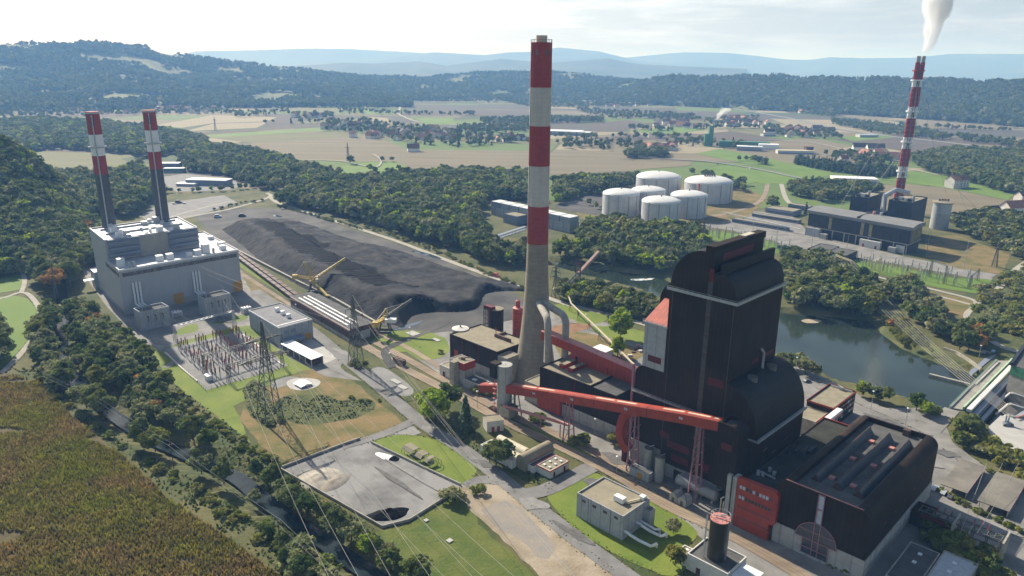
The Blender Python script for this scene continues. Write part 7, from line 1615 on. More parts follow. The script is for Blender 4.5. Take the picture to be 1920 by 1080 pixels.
# the rest: instances of the same crowns on a cloud of points
# every far shape that some individual tree carries can be reused
need = [(f"fb{k}", lm) for k in range(4) for lm in ('broad', 'willow')] + [("fc0", 'conifer'), ("fc1", 'conifer'), ("fb0", 'yellow'), ("fb1", 'lime'), ("fb2", 'autumn')]
pool = bpy.data.collections.new("tree_shapes"); names = []
spare = [i for i in trees_i if math.hypot(CAND[i][0], CAND[i][1]) > 520]
for k, (key, lm) in enumerate(need):
    c = FIRST.get((key, lm))
    if c is None:                                   # give that shape to one of the farther individual trees
        for o in COL.objects:
            if o.name.startswith("crown") and o.parent and math.hypot(*o.parent.location[:2]) > 520 and o not in names and o.data is not None and o.name not in pool.objects:
                o.data = crown_mesh(key, lm); c = o; break
    pool.objects.link(c); names.append(c)
srt = sorted(pool.objects, key=lambda o: o.name); idx = {}
for (key, lm), c in zip(need, names): idx.setdefault((lm), []).append(srt.index(c))
rest = [i for i in range(len(CAND)) if i not in single and not bad[i]]
lmof = {'bush': 'broad', 'ybush': 'yellow', 'gbush': 'willow', 'poplar': 'broad'}
pts = np.array([CAND[i][:3] for i in rest]); me = bpy.data.meshes.new("woodland"); me.vertices.add(len(rest)); me.vertices.foreach_set("co", pts.astype(np.float32).ravel())
hs = np.array([CAND[i][4] for i in rest]) / 14.5; w_ = hs * rng.uniform(.85, 1.2, len(rest))
for k, i in enumerate(rest):
    if isb(i): w_[k] *= 1.5
at = me.attributes.new("tree_size", 'FLOAT_VECTOR', 'POINT'); at.data.foreach_set("vector", np.stack([w_, w_, hs], 1).astype(np.float32).ravel())
at = me.attributes.new("tree_turn", 'FLOAT_VECTOR', 'POINT'); rot = np.zeros((len(rest), 3), np.float32); rot[:, 2] = rng.uniform(0, 6.28, len(rest)); at.data.foreach_set("vector", rot.ravel())
ii = np.array([(lambda L_: L_[rng.integers(len(L_))])(idx[lmof.get(CAND[i][3], CAND[i][3])]) for i in rest], np.int32)
at = me.attributes.new("tree_shape", 'INT', 'POINT'); at.data.foreach_set("value", ii)
wo_ = bpy.data.objects.new("woodland", me); COL.objects.link(wo_); wo_['kind'] = 'stuff'; wo_['label'] = "woods, tree belts and copses covering the far plain and the hills"; wo_['category'] = "woods"
ng = bpy.data.node_groups.new("woodland_scatter", 'GeometryNodeTree'); ng.interface.new_socket("Geometry", in_out='INPUT', socket_type='NodeSocketGeometry'); ng.interface.new_socket("Geometry", in_out='OUTPUT', socket_type='NodeSocketGeometry')
gi, go = ng.nodes.new("NodeGroupInput"), ng.nodes.new("NodeGroupOutput"); ci = ng.nodes.new("GeometryNodeCollectionInfo"); ci.inputs[0].default_value = pool; ci.inputs[1].default_value = True; ci.inputs[2].default_value = True
ip = ng.nodes.new("GeometryNodeInstanceOnPoints"); ip.inputs["Pick Instance"].default_value = True
def nat(n, t):
    a = ng.nodes.new("GeometryNodeInputNamedAttribute"); a.data_type = t; a.inputs[0].default_value = n; return a.outputs[0]
ng.links.new(gi.outputs[0], ip.inputs["Points"]); ng.links.new(ci.outputs[0], ip.inputs["Instance"]); ng.links.new(nat("tree_shape", 'INT'), ip.inputs["Instance Index"]); ng.links.new(nat("tree_size", 'FLOAT_VECTOR'), ip.inputs["Scale"])
e2r = ng.nodes.new("FunctionNodeEulerToRotation"); ng.links.new(nat("tree_turn", 'FLOAT_VECTOR'), e2r.inputs[0]); ng.links.new(e2r.outputs[0], ip.inputs["Rotation"]); ng.links.new(ip.outputs[0], go.inputs[0])
md = wo_.modifiers.new("scatter", 'NODES'); md.node_group = ng
print("TREES", len(CAND), "single", len(single), "rest", len(rest))

# ================================================================== maize and undergrowth
MZ = px([(-160, 1220), (-70, 690), (20, 702), (84, 722), (140, 786), (230, 856), (330, 946), (430, 1012), (540, 1092), (640, 1180), (660, 1230)])
sheet("maize_soil", MZ, .03, mat("maize_soil", (.10, .08, .03), .95, .2, .3), jit=1)
d0 = P(100, 1080)[:2] - P(60, 1000)[:2]; d0 /= np.hypot(*d0); n0 = np.array([-d0[1], d0[0]])
c0 = np.mean(MZ, axis=0); u_, v_ = np.meshgrid(np.arange(-150, 150, .62), np.arange(-150, 150, 1.15))
u_ = u_ + rng.uniform(-.25, .25, u_.shape); v_ = v_ + rng.uniform(-.16, .16, v_.shape)
xx, yy = c0[0] + d0[0] * u_ + n0[0] * v_, c0[1] + d0[1] * u_ + n0[1] * v_
ok = inpoly(xx, yy, MZ); xx, yy = xx[ok], yy[ok]
gap = np.array([mnoise.noise((a * .035, b * .09, 2.2)) for a, b in zip(xx, yy)]); ok = (gap < .42) & (rng.random(len(xx)) < .93); xx, yy = xx[ok], yy[ok]
V = []
for k in range(3):
    a = rng.uniform(0, 6.283, len(xx)); hgt = rng.uniform(1.1, 1.9, len(xx)); wd = rng.uniform(.2, .42, len(xx))
    o_ = np.stack([xx + rng.uniform(-.3, .3, len(xx)), yy + rng.uniform(-.3, .3, len(xx)), np.zeros(len(xx))], 1); sd = np.stack([np.cos(a), np.sin(a), np.zeros(len(xx))], 1) * wd[:, None]
    ln = np.stack([-np.sin(a) * rng.uniform(-.7, .7, len(xx)), np.cos(a) * rng.uniform(-.7, .7, len(xx)), hgt], 1)
    V.append(np.stack([o_ - sd, o_ + sd, o_ + sd * .6 + ln, o_ - sd * .6 + ln], 1).reshape(-1, 3))
mzm = leafmat("maize_leaves", [(.10, .10, .02)], .25)
def patchy(m, a, b, sc, thr):
    n = m.node_tree; nd = n.nodes; g = nd.new("ShaderNodeNewGeometry"); z = nd.new("ShaderNodeTexNoise"); z.inputs["Scale"].default_value = sc; z.inputs["Detail"].default_value = 7; z.inputs["Roughness"].default_value = .65
    r = nd.new("ShaderNodeValToRGB"); r.color_ramp.elements[0].color = (*a, 1); r.color_ramp.elements[1].color = (*b, 1); r.color_ramp.elements[0].position, r.color_ramp.elements[1].position = thr
    n.links.new(g.outputs["Position"], z.inputs["Vector"]); n.links.new(z.outputs[0], r.inputs[0])
    for x in nd:
        if x.bl_idname == "ShaderNodeVectorMath": n.links.new(r.outputs[0], x.inputs[0])
patchy(mzm, (.235, .245, .034), (.30, .22, .085), .03, (.38, .62))
o = bpy.data.objects.new("maize", mesh_quads("maize", np.concatenate(V), mzm)); COL.objects.link(o); o['kind'] = 'stuff'; o['label'] = "ripening maize field in brown and green rows, bottom left"; o['category'] = "crop"
def tufts(name, polys, dens, size, m, label):
    C = []
    for pl in polys:
        pp = px(pl); lo, hi = np.min(pp, 0), np.max(pp, 0); n = int((hi - lo).prod() * dens); q = rng.uniform(lo, hi, (n, 2)); q = q[inpoly(q[:, 0], q[:, 1], pp) & ~inpoly(q[:, 0], q[:, 1], STREAM)]
        keep = np.array([mnoise.noise((a * .11, b * .11, 6.6)) for a, b in q]) > rng.uniform(-.55, .35, len(q)); C.append(q[keep])
    q = np.concatenate(C); k = len(q); sz = size * rng.uniform(.4, 1.3, k); p = np.stack([q[:, 0], q[:, 1], sz * .5], 1); n = sph(k); n[:, 2] = np.abs(n[:, 2]) * .6 + .25; n /= np.linalg.norm(n, axis=1, keepdims=True)
    o = bpy.data.objects.new(name, mesh_quads(name, quads(p, n, sz), m)); COL.objects.link(o); o['kind'] = 'stuff'; o['label'] = label; o['category'] = "undergrowth"
tufts("undergrowth", [[(20, 690), (80, 695), (130, 750), (200, 805), (280, 850), (370, 905), (450, 955), (540, 1015), (620, 1080), (680, 1130), (640, 1150), (540, 1085), (430, 1005), (330, 938), (230, 850), (140, 780), (80, 718)],
    [(310, 705), (345, 735), (430, 795), (470, 832), (530, 880), (600, 930), (700, 992), (800, 1100), (760, 1110), (650, 1020), (540, 940), (450, 870), (380, 830), (320, 770)]], .8, .5, leafmat("weeds_leaves", [(.075, .11, .02)], .2), "rough weeds and nettles between the maize field and the stream")
tufts("meadow_weeds", [[(505, 770), (530, 745), (600, 740), (640, 752), (690, 748), (702, 768), (650, 788), (560, 795)], [(455, 735), (475, 712), (500, 730), (520, 790), (500, 800), (470, 780)], [(800, 790), (870, 800), (960, 850), (1040, 905), (1020, 912), (980, 900), (900, 850)]], .9, .45, leafmat("dark_weeds_leaves", [(.045, .065, .018)], .2), "dark weeds growing over the dry meadow and road verge")
tufts("coarse_grass", [[(700, 1000), (768, 982), (850, 925), (880, 935), (900, 985), (960, 1040), (1010, 1090), (800, 1120)], [(475, 740), (560, 700), (640, 695), (755, 790), (640, 836), (545, 870)]], .35, .15, leafmat("coarse_grass_blades", [(.2, .2, .06)], .3), "coarse grass tufts on the dry meadow and around the sandy lot")

# grass and dust creeping over the edges of roads and yards
EC = []
for pts, w_ in (([(540, 588), (600, 632), (650, 676), (700, 716), (760, 768), (800, 800), (860, 838), (920, 882), (965, 918), (1010, 955), (1080, 1010), (1150, 1062), (1250, 1135)], 7.4), ([(785, 785), (740, 806), (690, 824), (640, 838)], 5.5), ([(505, 368), (560, 393), (640, 419), (740, 451), (840, 489), (930, 522), (1000, 548), (1060, 570), (1150, 592), (1230, 616)], 5.5), ([(1430, 672), (1530, 708), (1610, 750), (1690, 785), (1745, 812), (1790, 846), (1860, 898), (1960, 965)], 8),
               ([(0, 560), (38, 549), (58, 556), (76, 585), (72, 618), (42, 660), (0, 702)], 3.6), ([(560, 575), (640, 620), (690, 652), (760, 692), (850, 738), (950, 792), (1040, 833), (1150, 888), (1250, 948), (1360, 998)], 6), ([(698, 829), (740, 816), (800, 819), (850, 838), (884, 862), (894, 884), (882, 900), (866, 909), (800, 879), (742, 851), (698, 829)], .5), ([(1026, 925), (1050, 900), (1090, 888), (1120, 889), (1150, 905)], .5), ([(1042, 955), (1100, 1008), (1240, 1078)], .5), ([(858, 918), (885, 912), (940, 906), (965, 922), (1060, 1000), (1150, 1072)], .5), ([(524, 880), (640, 836), (700, 823)], 2), ([(530, 884), (580, 914), (640, 948), (717, 992), (768, 979), (862, 920)], 2.5)):
    pp = smooth_poly(px(pts), 5, False)
    for a, b in zip(pp[:-1], pp[1:]):
        d = b - a; L_ = np.hypot(*d); nn = np.array([-d[1], d[0]]) / (L_ + 1e-9)
        for _ in range(int(L_ * 2.2)): EC.append(a + d * rng.random() + nn * (w_ / 2 + abs(rng.normal()) * .55 - .15) * rng.choice([-1, 1]))
q = np.array(EC); k = len(q); sz = rng.uniform(.08, .32, k); p = np.stack([q[:, 0], q[:, 1], .12 + sz * .4], 1); n = sph(k); n[:, 2] = np.abs(n[:, 2]) + .4; n /= np.linalg.norm(n, axis=1, keepdims=True)
o = bpy.data.objects.new("verge_grass", mesh_quads("verge_grass", quads(p, n, sz), leafmat("verge_grass_blades", [(.13, .14, .035)], .2))); COL.objects.link(o); o['kind'] = 'stuff'; o['label'] = "ragged grass creeping over the edges of roads and yards"; o['category'] = "grass"
# ================================================================== VILLAGES AND HALLS ON THE PLAIN
def gable(L_, w, h, rh, ov=.5):
    wl, rf_ = MB(True), MB(True); a, b = L_ / 2, w / 2
    wl.add([(-a, -b, 0), (a, -b, 0), (a, b, 0), (-a, b, 0), (-a, -b, h), (a, -b, h), (a, b, h), (-a, b, h), (-a, 0, h + rh * .96), (a, 0, h + rh * .96)], [(0, 1, 5, 4), (1, 2, 6, 9, 5), (2, 3, 7, 6), (3, 0, 4, 8, 7)])
    A, B, d = a + ov, b + ov, rh * ov / b
    rf_.add([(-A, -B, h - d), (A, -B, h - d), (A, 0, h + rh), (-A, 0, h + rh), (-A, B, h - d), (A, B, h - d), (-A, -B, h - d + .3), (A, -B, h - d + .3), (A, 0, h + rh + .3), (-A, 0, h + rh + .3), (-A, B, h - d + .3), (A, B, h - d + .3)],
            [(6, 7, 8, 9), (8, 11, 10, 9), (0, 1, 7, 6), (4, 5, 11, 10), (0, 6, 9, 3), (3, 9, 10, 4), (1, 2, 8, 7), (2, 5, 11, 8)])
    return wl, rf_
def mk(mb, name, m):
    me = bpy.data.meshes.new(name); me.from_pydata(mb.v, [], mb.f); me.materials.append(m); return me
HP = []
for L_, w, h, rh in ((11, 9, 5.4, 4), (13, 9, 4.2, 4.4), (10, 10, 6.4, 3.6), (18, 10, 4.6, 4.6)):
    a, b = gable(L_, w, h, rh); HP.append((mk(a, "house_walls", M['house_wall']), mk(b, "roof", M['house_roof']), mk(b, "roof", M['house_roof2'])))
def house(x, y, z, k, ang, dark, lbl, grp, sc=1.0):
    o = bpy.data.objects.new("house", HP[k][0]); COL.objects.link(o); o.location = (x, y, z); o.rotation_euler = (0, 0, ang); o.scale = (sc, sc, sc); tag(o, lbl, "house", grp)
    r = bpy.data.objects.new("roof", HP[k][2 if dark else 1]); COL.objects.link(r); r.parent = o; return o
VIL = [((770, 255), 120, 13, 60, "in the village left of the tall chimney"), ((655, 240), 50, 9, 12, "at the left end of the chimney village"), ((330, 206), 150, 9, 42, "in the village at the foot of the left wooded hill"), ((100, 206), 90, 5, 12, "in the scattered village at the far left edge"),
       ((1240, 280), 50, 6, 20, "in the hamlet behind the row of dark conifers"), ((1260, 236), 55, 8, 22, "in the village right of the chimney behind the white hall"), ((1385, 230), 60, 9, 34, "in the village behind the green asphalt tower"), ((1500, 250), 60, 9, 34, "in the village left of the red and white stack"),
       ((1780, 213), 110, 6, 30, "in the village behind the red and white stack"), ((1560, 212), 70, 4, 8, "in the hamlet by the motorway"), ((870, 189), 90, 3, 14, "in the far hamlet among the brown fields"), ((1160, 198), 80, 5, 12, "in the far hamlet right of the chimney"), ((570, 219), 40, 3, 6, "in the small farm group among the fields"),
       ((1640, 296), 60, 8, 9, "among the trees left of the stack's foot"), ((960, 262), 40, 8, 8, "just left of the chimney at the village edge")]
rv = random.Random(5)
for (cx, cy), rx, ry, n, ds in VIL:
    for k in range(n):
        for _ in range(8):
            x, y = rv.gauss(0, .5), rv.gauss(0, .5)
            if x * x + y * y < 1: break
        q = P(cx + x * rx, cy + y * ry); dk = rv.random() < .34; kk = rv.randrange(4)
        house(q[0], q[1], 0.3, kk, rv.uniform(-.5, .5) + (1.57 if rv.random() < .4 else 0), dk, f"small house with {'dark' if dk else 'red'} roof {ds}", f"houses {ds}", rv.uniform(1.1, 1.55))
for (x, y), k, ang, dk, sc, lb in (((1898, 398), 3, .3, False, 1.5, "low house with an orange tiled roof at the right edge below the meadow"), ((1855, 404), 3, .3, True, 1.2, "brown-roofed house next to the orange-roofed house at the right edge"), ((1612, 282), 3, -.2, True, 1.6, "dark-roofed farmhouse left of the yellow barn"), ((1640, 285), 3, -.15, True, 1.8, "long yellowish barn with a dark roof on the plain"), ((1652, 298), 1, -.2, False, 1.5, "red-roofed house right of the conifer hedge"),
                                 ((1580, 305), 0, .3, False, 1.4, "pale house beside the builder's yard on the plain"), ((775, 284), 1, .2, False, 1.7, "white gabled house at the near edge of the village"), ((1915, 378), 2, .2, True, 1.3, "house with a dark roof at the far right edge beyond the meadow")):
    q = P(x, y); house(q[0], q[1], 0.3, k, ang, dk, lb, None, sc)
# the big white house on the meadow
q = P(1792, 352); mh = wthing("manor_house", "big white three-storey house with red roofs on the green meadow", "house", q)
th_ = .35; c_, s_n = math.cos(th_), math.sin(th_)
def rot(b): b.v = [(q[0] + x * c_ - y * s_n, q[1] + x * s_n + y * c_, z) for x, y, z in b.v]
for dx, L_, w in ((-7, 14, 16), (9, 18, 12)):
    a, b = gable(L_, w, 12, 5.5)
    for u, nm, m in ((a, "walls", M['offwhite']), (b, "roof", M['house_roof'])):
        u.v = [(x + dx, y, z) for x, y, z in u.v]; rot(u); u.build(nm, m, mh)
for r_ in range(3):
    for k in range(6): wpart("window", M['glass'], mh, lambda b: (b.box(-13 + 5.4 * k - .6, -13 + 5.4 * k + .6, (-8.12 if k < 3 else -6.12), (-8.003 if k < 3 else -6.003), 2 + 3.6 * r_, 3.8 + 3.6 * r_), rot(b)))
def hall(x, y, L_, w, h, ang, mw, mr, lbl):
    q = P(x, y); r = wthing("warehouse", lbl, "warehouse", q); c, s = math.cos(ang), math.sin(ang)
    def rr(b): b.v = [(q[0] + a * c - e * s, q[1] + a * s + e * c, z) for a, e, z in b.v]
    wpart("walls", M[mw], r, lambda b: (b.box(-L_ / 2, L_ / 2, -w / 2, w / 2, 0, h), rr(b))); wpart("roof", M[mr], r, lambda b: (b.box(-L_ / 2 - .5, L_ / 2 + .5, -w / 2 - .5, w / 2 + .5, h + .02, h + .8), rr(b)))
    wpart("door_band", M['gas_dark'], r, lambda b: (b.box(-L_ / 2 + 2, L_ / 2 - 2, -w / 2 - .15, -w / 2 - .01, .3, h * .5), rr(b)))
for a in ((1050, 252, 110, 45, 9, -.25, 'conc_blue', 'white', "big white-roofed warehouse just right of the chimney"), (1090, 254, 45, 30, 8, -.25, 'conc_blue', 'white', "smaller white-roofed warehouse right of the big one behind the chimney"), (1110, 193, 90, 30, 9, 0, 'offwhite', 'white', "far white warehouse on the plain right of the chimney"), (1180, 196, 70, 30, 8, 0, 'offwhite', 'gas_roof', "far grey-roofed warehouse beside the white one on the plain"),
          (1600, 341, 62, 26, 6, -.2, 'offwhite', 'white', "white flat-roofed shop building beside the road left of the stack"), (1490, 288, 70, 18, 6, -.1, 'offwhite', 'cream', "long pale shed at the builder's yard on the plain"), (1405, 282, 50, 22, 8, -.3, 'conc_blue', 'white', "white shed next to the green asphalt works"), (1515, 287, 14, 14, 12, 0, 'rust', 'rust', "rusty square hopper house at the builder's yard"), (1440, 255, 34, 16, 7, .2, 'offwhite', 'house_roof2', "farm building at the near side of the asphalt works fields"), (1625, 257, 48, 20, 6, .1, 'offwhite', 'gas_roof', "grey-roofed shed on the bright green field left of the stack"),
          (393, 346, 58, 20, 7, -.1, 'gas_dark', 'tank_top', "long grey shed with a pale roof on the gravel yard behind the stacks"), (352, 348, 26, 14, 3, -.1, 'offwhite', 'white', "low pale shed left of the long shed on the gravel yard"), (328, 323, 30, 11, 6, .1, 'green', 'gas_roof', "teal container hall by the trees right of the right grey stack"), (318, 314, 34, 16, 7, .1, 'gas_dark', 'white', "white-roofed blue-grey hall next to the teal hall"), (700, 186, 60, 24, 8, 0, 'offwhite', 'white', "far white farm hall by the winding country road"), (215, 196, 90, 24, 8, .05, 'offwhite', 'white', "long white hall in the village at the foot of the hill"), (285, 203, 50, 20, 7, .05, 'offwhite', 'white', "second white hall in the village at the foot of the hill"), (1592, 213, 40, 24, 9, 0, 'offwhite', 'house_roof', "large farmhouse with red roof by the far motorway")):
    hall(*a)
# ================================================================== PYLONS, WIRES, SWITCHYARDS, LAMPS, VEHICLES
def catenary(p, q, sag, n=10):
    p, q = np.array(p, float), np.array(q, float)
    return [tuple(p + (q - p) * k / n - np.array([0, 0, 4 * sag * (k / n) * (1 - k / n)])) for k in range(n + 1)]
def wire(p, q, sag, label, group, r=.07, m='wire', n=10):
    wtag("power_line", M[m], lambda b: b.tube(catenary(p, q, sag, n), r, 4, cap=False), label, "power line", group)
def pylon(name, label, base, h, half, arms, adir, group=None, bw=.32, waist=.72):
    B_ = P(*base); r = wthing(name, label, "pylon", B_, group); d = np.array([adir[0], adir[1], 0.0]); d /= np.linalg.norm(d); e = np.array([-d[1], d[0], 0])
    def hw(z): u = z / h; return half * (1 - u / waist * .78) if u < waist else half * .22 * (1 - (u - waist) / (1 - waist) * .8)
    def tower(b):
        zs = [0]; 
        while zs[-1] < h - .5: zs.append(min(h, zs[-1] + max(1.8, hw(zs[-1]) * 2.2)))
        cs = [[B_ + (d * i + e * j) * hw(z) + (0, 0, z) for i, j in ((-1, -1), (1, -1), (1, 1), (-1, 1))] for z in zs]
        for k in range(len(zs) - 1):
            for i in range(4):
                j = (i + 1) % 4; b.bar(cs[k][i], cs[k + 1][i], bw); b.bar(cs[k][i], cs[k + 1][j], bw * .5); b.bar(cs[k][j], cs[k + 1][i], bw * .5); b.bar(cs[k + 1][i], cs[k + 1][j], bw * .5)
    wpart("mast", M['steel'], r, tower); tips = []
    for z, a in arms:
        def arm(b):
            for sg in (-1, 1):
                t_ = B_ + d * a * sg + (0, 0, z)
                for j in (-1, 1): b.bar(B_ + e * j * hw(z) + d * sg * hw(z) + (0, 0, z), t_, bw); b.bar(B_ + e * j * hw(z) + d * sg * hw(z) + (0, 0, z + a * .16), t_, bw * .8)
                for k in range(1, 5): u = k / 5; b.bar(B_ + d * sg * a * u + (0, 0, z), B_ + d * sg * a * (u - .1) + (0, 0, z + a * .16 * (1 - u)), bw * .4)
        wpart("crossarm", M['steel'], r, arm)
        for u in ((-1, -.55, .55, 1) if a > 8 else (-1, 1)):
            t_ = B_ + d * a * u + (0, 0, z); tips.append(t_ - (0, 0, 2.4)); wpart("insulator_string", M['insul'], r, lambda b: b.tube([t_, t_ - (0, 0, 2.4)], .14, 5))
    tips.append(B_ + (0, 0, h)); return B_, tips
ad = P(535, 671, 31)[:2] - P(432, 700, 31)[:2]
B1_, T1_ = pylon("lattice_pylon", "tallest lattice pylon, standing on the dry meadow beside the left switchyard", (507, 783), 49.5, 4.6, ((31, 13), (40.5, 9.5)), ad, bw=.34)
B2_, T2_ = pylon("lattice_pylon", "slim lattice pylon by the railway in front of the coal shed", (668, 683), 41, 3.3, ((29, 6), (34, 5)), E2, waist=.8)
B3_, T3_ = pylon("lattice_pylon", "dark lattice pylon just right of the tall chimney by the river", (1041, 556), 24, 2.2, ((15, 5), (19, 4.4), (22, 3.5)), E1)
B4_, T4_ = pylon("lattice_pylon", "dark lattice pylon on the grass at the right end of the old switchyard", (1864, 500), 24, 2, ((17, 5), (21, 4)), E2)
B5_, T5_ = pylon("lattice_pylon", "slim lattice pylon in front of the white tanks", (1317, 462), 27, 2, ((20, 5), (24, 4)), E1)
pylon("lattice_pylon", "far lattice pylon on the tan field left of the chimney", (653, 303), 34, 2.4, ((24, 8),), E1); pylon("lattice_pylon", "far lattice pylon on the plain behind the left wood", (404, 245), 36, 2.4, ((26, 9),), E1)
gp1 = "conductors from the tallest pylon to the lower right"
for t_, e in zip(T1_, ((640, 1130), (700, 1130), (760, 1130), (840, 1130), (880, 1130), (960, 1130), (1020, 1130), (1110, 1130), (930, 1130))):
    wire(t_, P(e[0], e[1], 26), 3.5, "bright overhead conductor running from the tallest pylon over the settling yard", gp1, .06, n=16)
gp2 = "conductors between gas plant and switchyard"
for (x0, y0, z0), (x1, y1, z1) in (((270, 577, 13.5), (336, 620, 9)), ((290, 575, 13.5), (358, 616, 9)), ((312, 572, 13.5), (381, 612, 9)), ((395, 552, 14), (421, 600, 9)), ((412, 550, 14), (440, 597, 9)), ((430, 548, 14), (462, 594, 9))):
    wire(P(x0, y0, z0), P(x1, y1, z1), 1.2, "short conductor from a transformer house to the switchyard gantry", gp2, .08)
for (x0, y0), t_ in zip(((345, 494), (352, 492), (358, 491)), T2_):
    wire(P(x0, y0, 29), t_, 3, "conductor sloping from the gas plant wall to the railway pylon", "conductors from the gas plant wall", .085)
for t_ in T2_[-4:]: wire(t_, P(1120, 1130, 30), 4, "conductor running from the railway pylon to the bottom edge", "conductors from the railway pylon", .05, n=16)
for k in range(6): wire(P(1572 + 5 * k, 493 - k, 13), P(1893 + 3 * k, 783 - 2 * k, 7), 5, "conductor crossing the river from the tan gantry to the hydro station", "conductors across the river", .09, n=16)
for k in range(4): wire(P(1150, 500 - 2 * k, 16), T3_[k], 2, "thin conductor over the river wood right of the chimney", "conductors over the river wood", .06)
for k in range(3): wire(P(1800 + 16 * k, 1000, 8), P(1850 + 30 * k, 868, 12), 1, "conductor from the pipe rack towards the dam yard", "conductors from the transformer rack", .07)
# small poles along the stream
PO = [(192, 790, "first wooden pole from the top of the line beside the maize field"), (326, 878, "middle wooden pole of the line beside the maize field"), (526, 1028, "wooden pole nearest the bottom edge in the scrub by the stream")]
pt_ = [P(60, 690, 11)]
for x, y, lb in PO:
    q = P(x, y); r = wthing("wooden_pole", lb, "pole", q); wpart("pole", M['bark'], r, lambda b: b.tube([q, q + (0, 0, 11.5)], [.2, .13], 7)); wpart("crossbar", M['steel'], r, lambda b: b.bar(q + (-.8, -.8, 11.2), q + (.8, .8, 11.2), .18)); pt_.append(q + (0, 0, 11.3))
pt_.append(P(720, 1150, 11))
for a, b_ in zip(pt_[:-1], pt_[1:]):
    for o in (-.7, .7): wire(a + (o, o, 0), b_ + (o, o, 0), .8, "thin pole-line wire between the maize field and the stream", "wires of the wooden pole line", .045)
for (x, y, h, lb) in ((107, 560, 24, "thin rusty lattice mast by the road left of the gas plant"),): pylon("lattice_mast", lb, (x, y), h, 1.1, (), E1, bw=.2)
# portal gantries
def gantry(lbl, p, q_, h, m='galv', w=1.0):
    p, q_ = P(*p), P(*q_); r = wthing("gantry", lbl, "gantry", (p + q_) / 2)
    for c in (p, q_): 
        def leg(b):
            for i, j in ((-1, -1), (1, -1), (1, 1), (-1, 1)): b.bar(c + (i * w, j * w, 0), c + (i * w * .35, j * w * .35, h), .22)
            for z in np.arange(0, h - 1.5, 2): b.bar(c + (-w * .8, -w * .8, z), c + (w * .8, w * .8, z + 2), .14); b.bar(c + (w * .8, -w * .8, z), c + (-w * .8, w * .8, z + 2), .14)
        wpart("lattice_leg", M[m], r, leg)
    def beam(b):
        for z in (h - 1, h): b.bar(p + (0, 0, z), q_ + (0, 0, z), .3)
        for k in range(12): b.bar(p + (q_ - p) * k / 12 + (0, 0, h - 1), p + (q_ - p) * (k + 1) / 12 + (0, 0, h), .16)
    wpart("beam", M[m], r, beam)
gantry("steel portal gantry along the back of the left switchyard", (330, 642), (440, 612), 11); gantry("steel portal gantry across the middle of the left switchyard", (385, 700), (505, 664), 11, 'steel'); gantry("dark portal gantry at the front of the left switchyard", (430, 716), (530, 688), 10, 'steel')
gantry("tan concrete portal gantry on the far river bank, left of two", (1562, 512), (1592, 524), 16, 'cream'); gantry("tan concrete portal gantry on the far river bank, right of two", (1632, 520), (1648, 512), 14, 'cream', .8)
gantry("dark portal gantry in the old switchyard", (1743, 520), (1770, 532), 15, 'steel'); gantry("dark portal gantry at the right end of the old switchyard", (1818, 540), (1832, 526), 10, 'steel')
# switchgear posts
def post_proto(mi):
    a, b = MB(True), MB(True); a.bar((-.25, 0, 0), (-.25, 0, 3), .16); a.bar((.25, 0, 0), (.25, 0, 3), .16); a.bar((-.6, 0, 3.05), (.6, 0, 3.05), .3, .2)
    b.lathe(0, 0, [(.2, 3.16), (.34, 3.5), (.2, 3.8), (.34, 4.1), (.2, 4.4), (.34, 4.7), (.2, 5.0), (.3, 5.5), (.12, 5.9)], 8, [0])
    return mk(a, "steel_stand", M['galv']), mk(b, "insulator", M[mi])
PR_, PG_ = post_proto('insul'), post_proto('silo')
def posts(quad, uv, proto, lbl, grp, sc=1.0, jt=0.0):
    A_, B_, C_, D_ = [P(*p) for p in quad]
    for u, v in uv:
        u, v = u + rv.uniform(-jt, jt), v + rv.uniform(-jt, jt) * 1.5
        q = (A_ * (1 - u) + B_ * u) * (1 - v) + (D_ * (1 - u) + C_ * u) * v
        o = bpy.data.objects.new("insulator_post", proto[0]); COL.objects.link(o); o.location = (q[0], q[1], 0.05); o.scale = (sc, sc, sc); o.rotation_euler = (0, 0, SA); tag(o, lbl, "insulator", grp)
        i_ = bpy.data.objects.new("insulator", proto[1]); COL.objects.link(i_); i_.parent = o
Q1 = ((306, 655), (453, 621), (540, 686), (387, 732)); uv = []
for v in (.1, .16, .3, .42, .48, .62, .7, .76, .88):
    for g in range(4):
        for k in range(3): uv.append((.14 + .22 * g + .045 * k, v + rv.uniform(-.01, .01)))
posts(Q1, uv, PR_, "steel post with a dark red insulator in the left switchyard", "insulator posts of the left switchyard", 1.25)
for u, v, lb in ((.1, .86, "small white control hut at the near corner of the left switchyard"),):
    q = P(392, 712); r = wthing("control_hut", lb, "hut", q); c = ST(q); pbox("walls", M['white'], r, c[0] - 2, c[0] + 2, c[1] - 1.5, c[1] + 1.5, 0.1, 2.8); pbox("roof", M['galv'], r, c[0] - 2.2, c[0] + 2.2, c[1] - 1.7, c[1] + 1.7, 2.81, 3.0)
sd = [(.05 + .06 * k, .25 + .3 * (k % 2)) for k in range(15)] + [(.08 + .06 * k, .75) for k in range(14)]
posts(((1300, 428), (1500, 470), (1495, 480), (1310, 442)), sd, PG_, "grey steel post in the old switchyard left of the old plant", "posts of the left part of the old switchyard", 1.7, .035)
sd = [(.05 + .045 * k, .2 + .22 * (k % 3)) for k in range(21)] + [(.1 + .05 * k, .85) for k in range(17)]
posts(((1600, 488), (1850, 525), (1830, 548), (1595, 500)), sd, PG_, "grey steel post in the old switchyard right of the flat sheds", "posts of the right part of the old switchyard", 1.7, .035)
wf = MB(True)
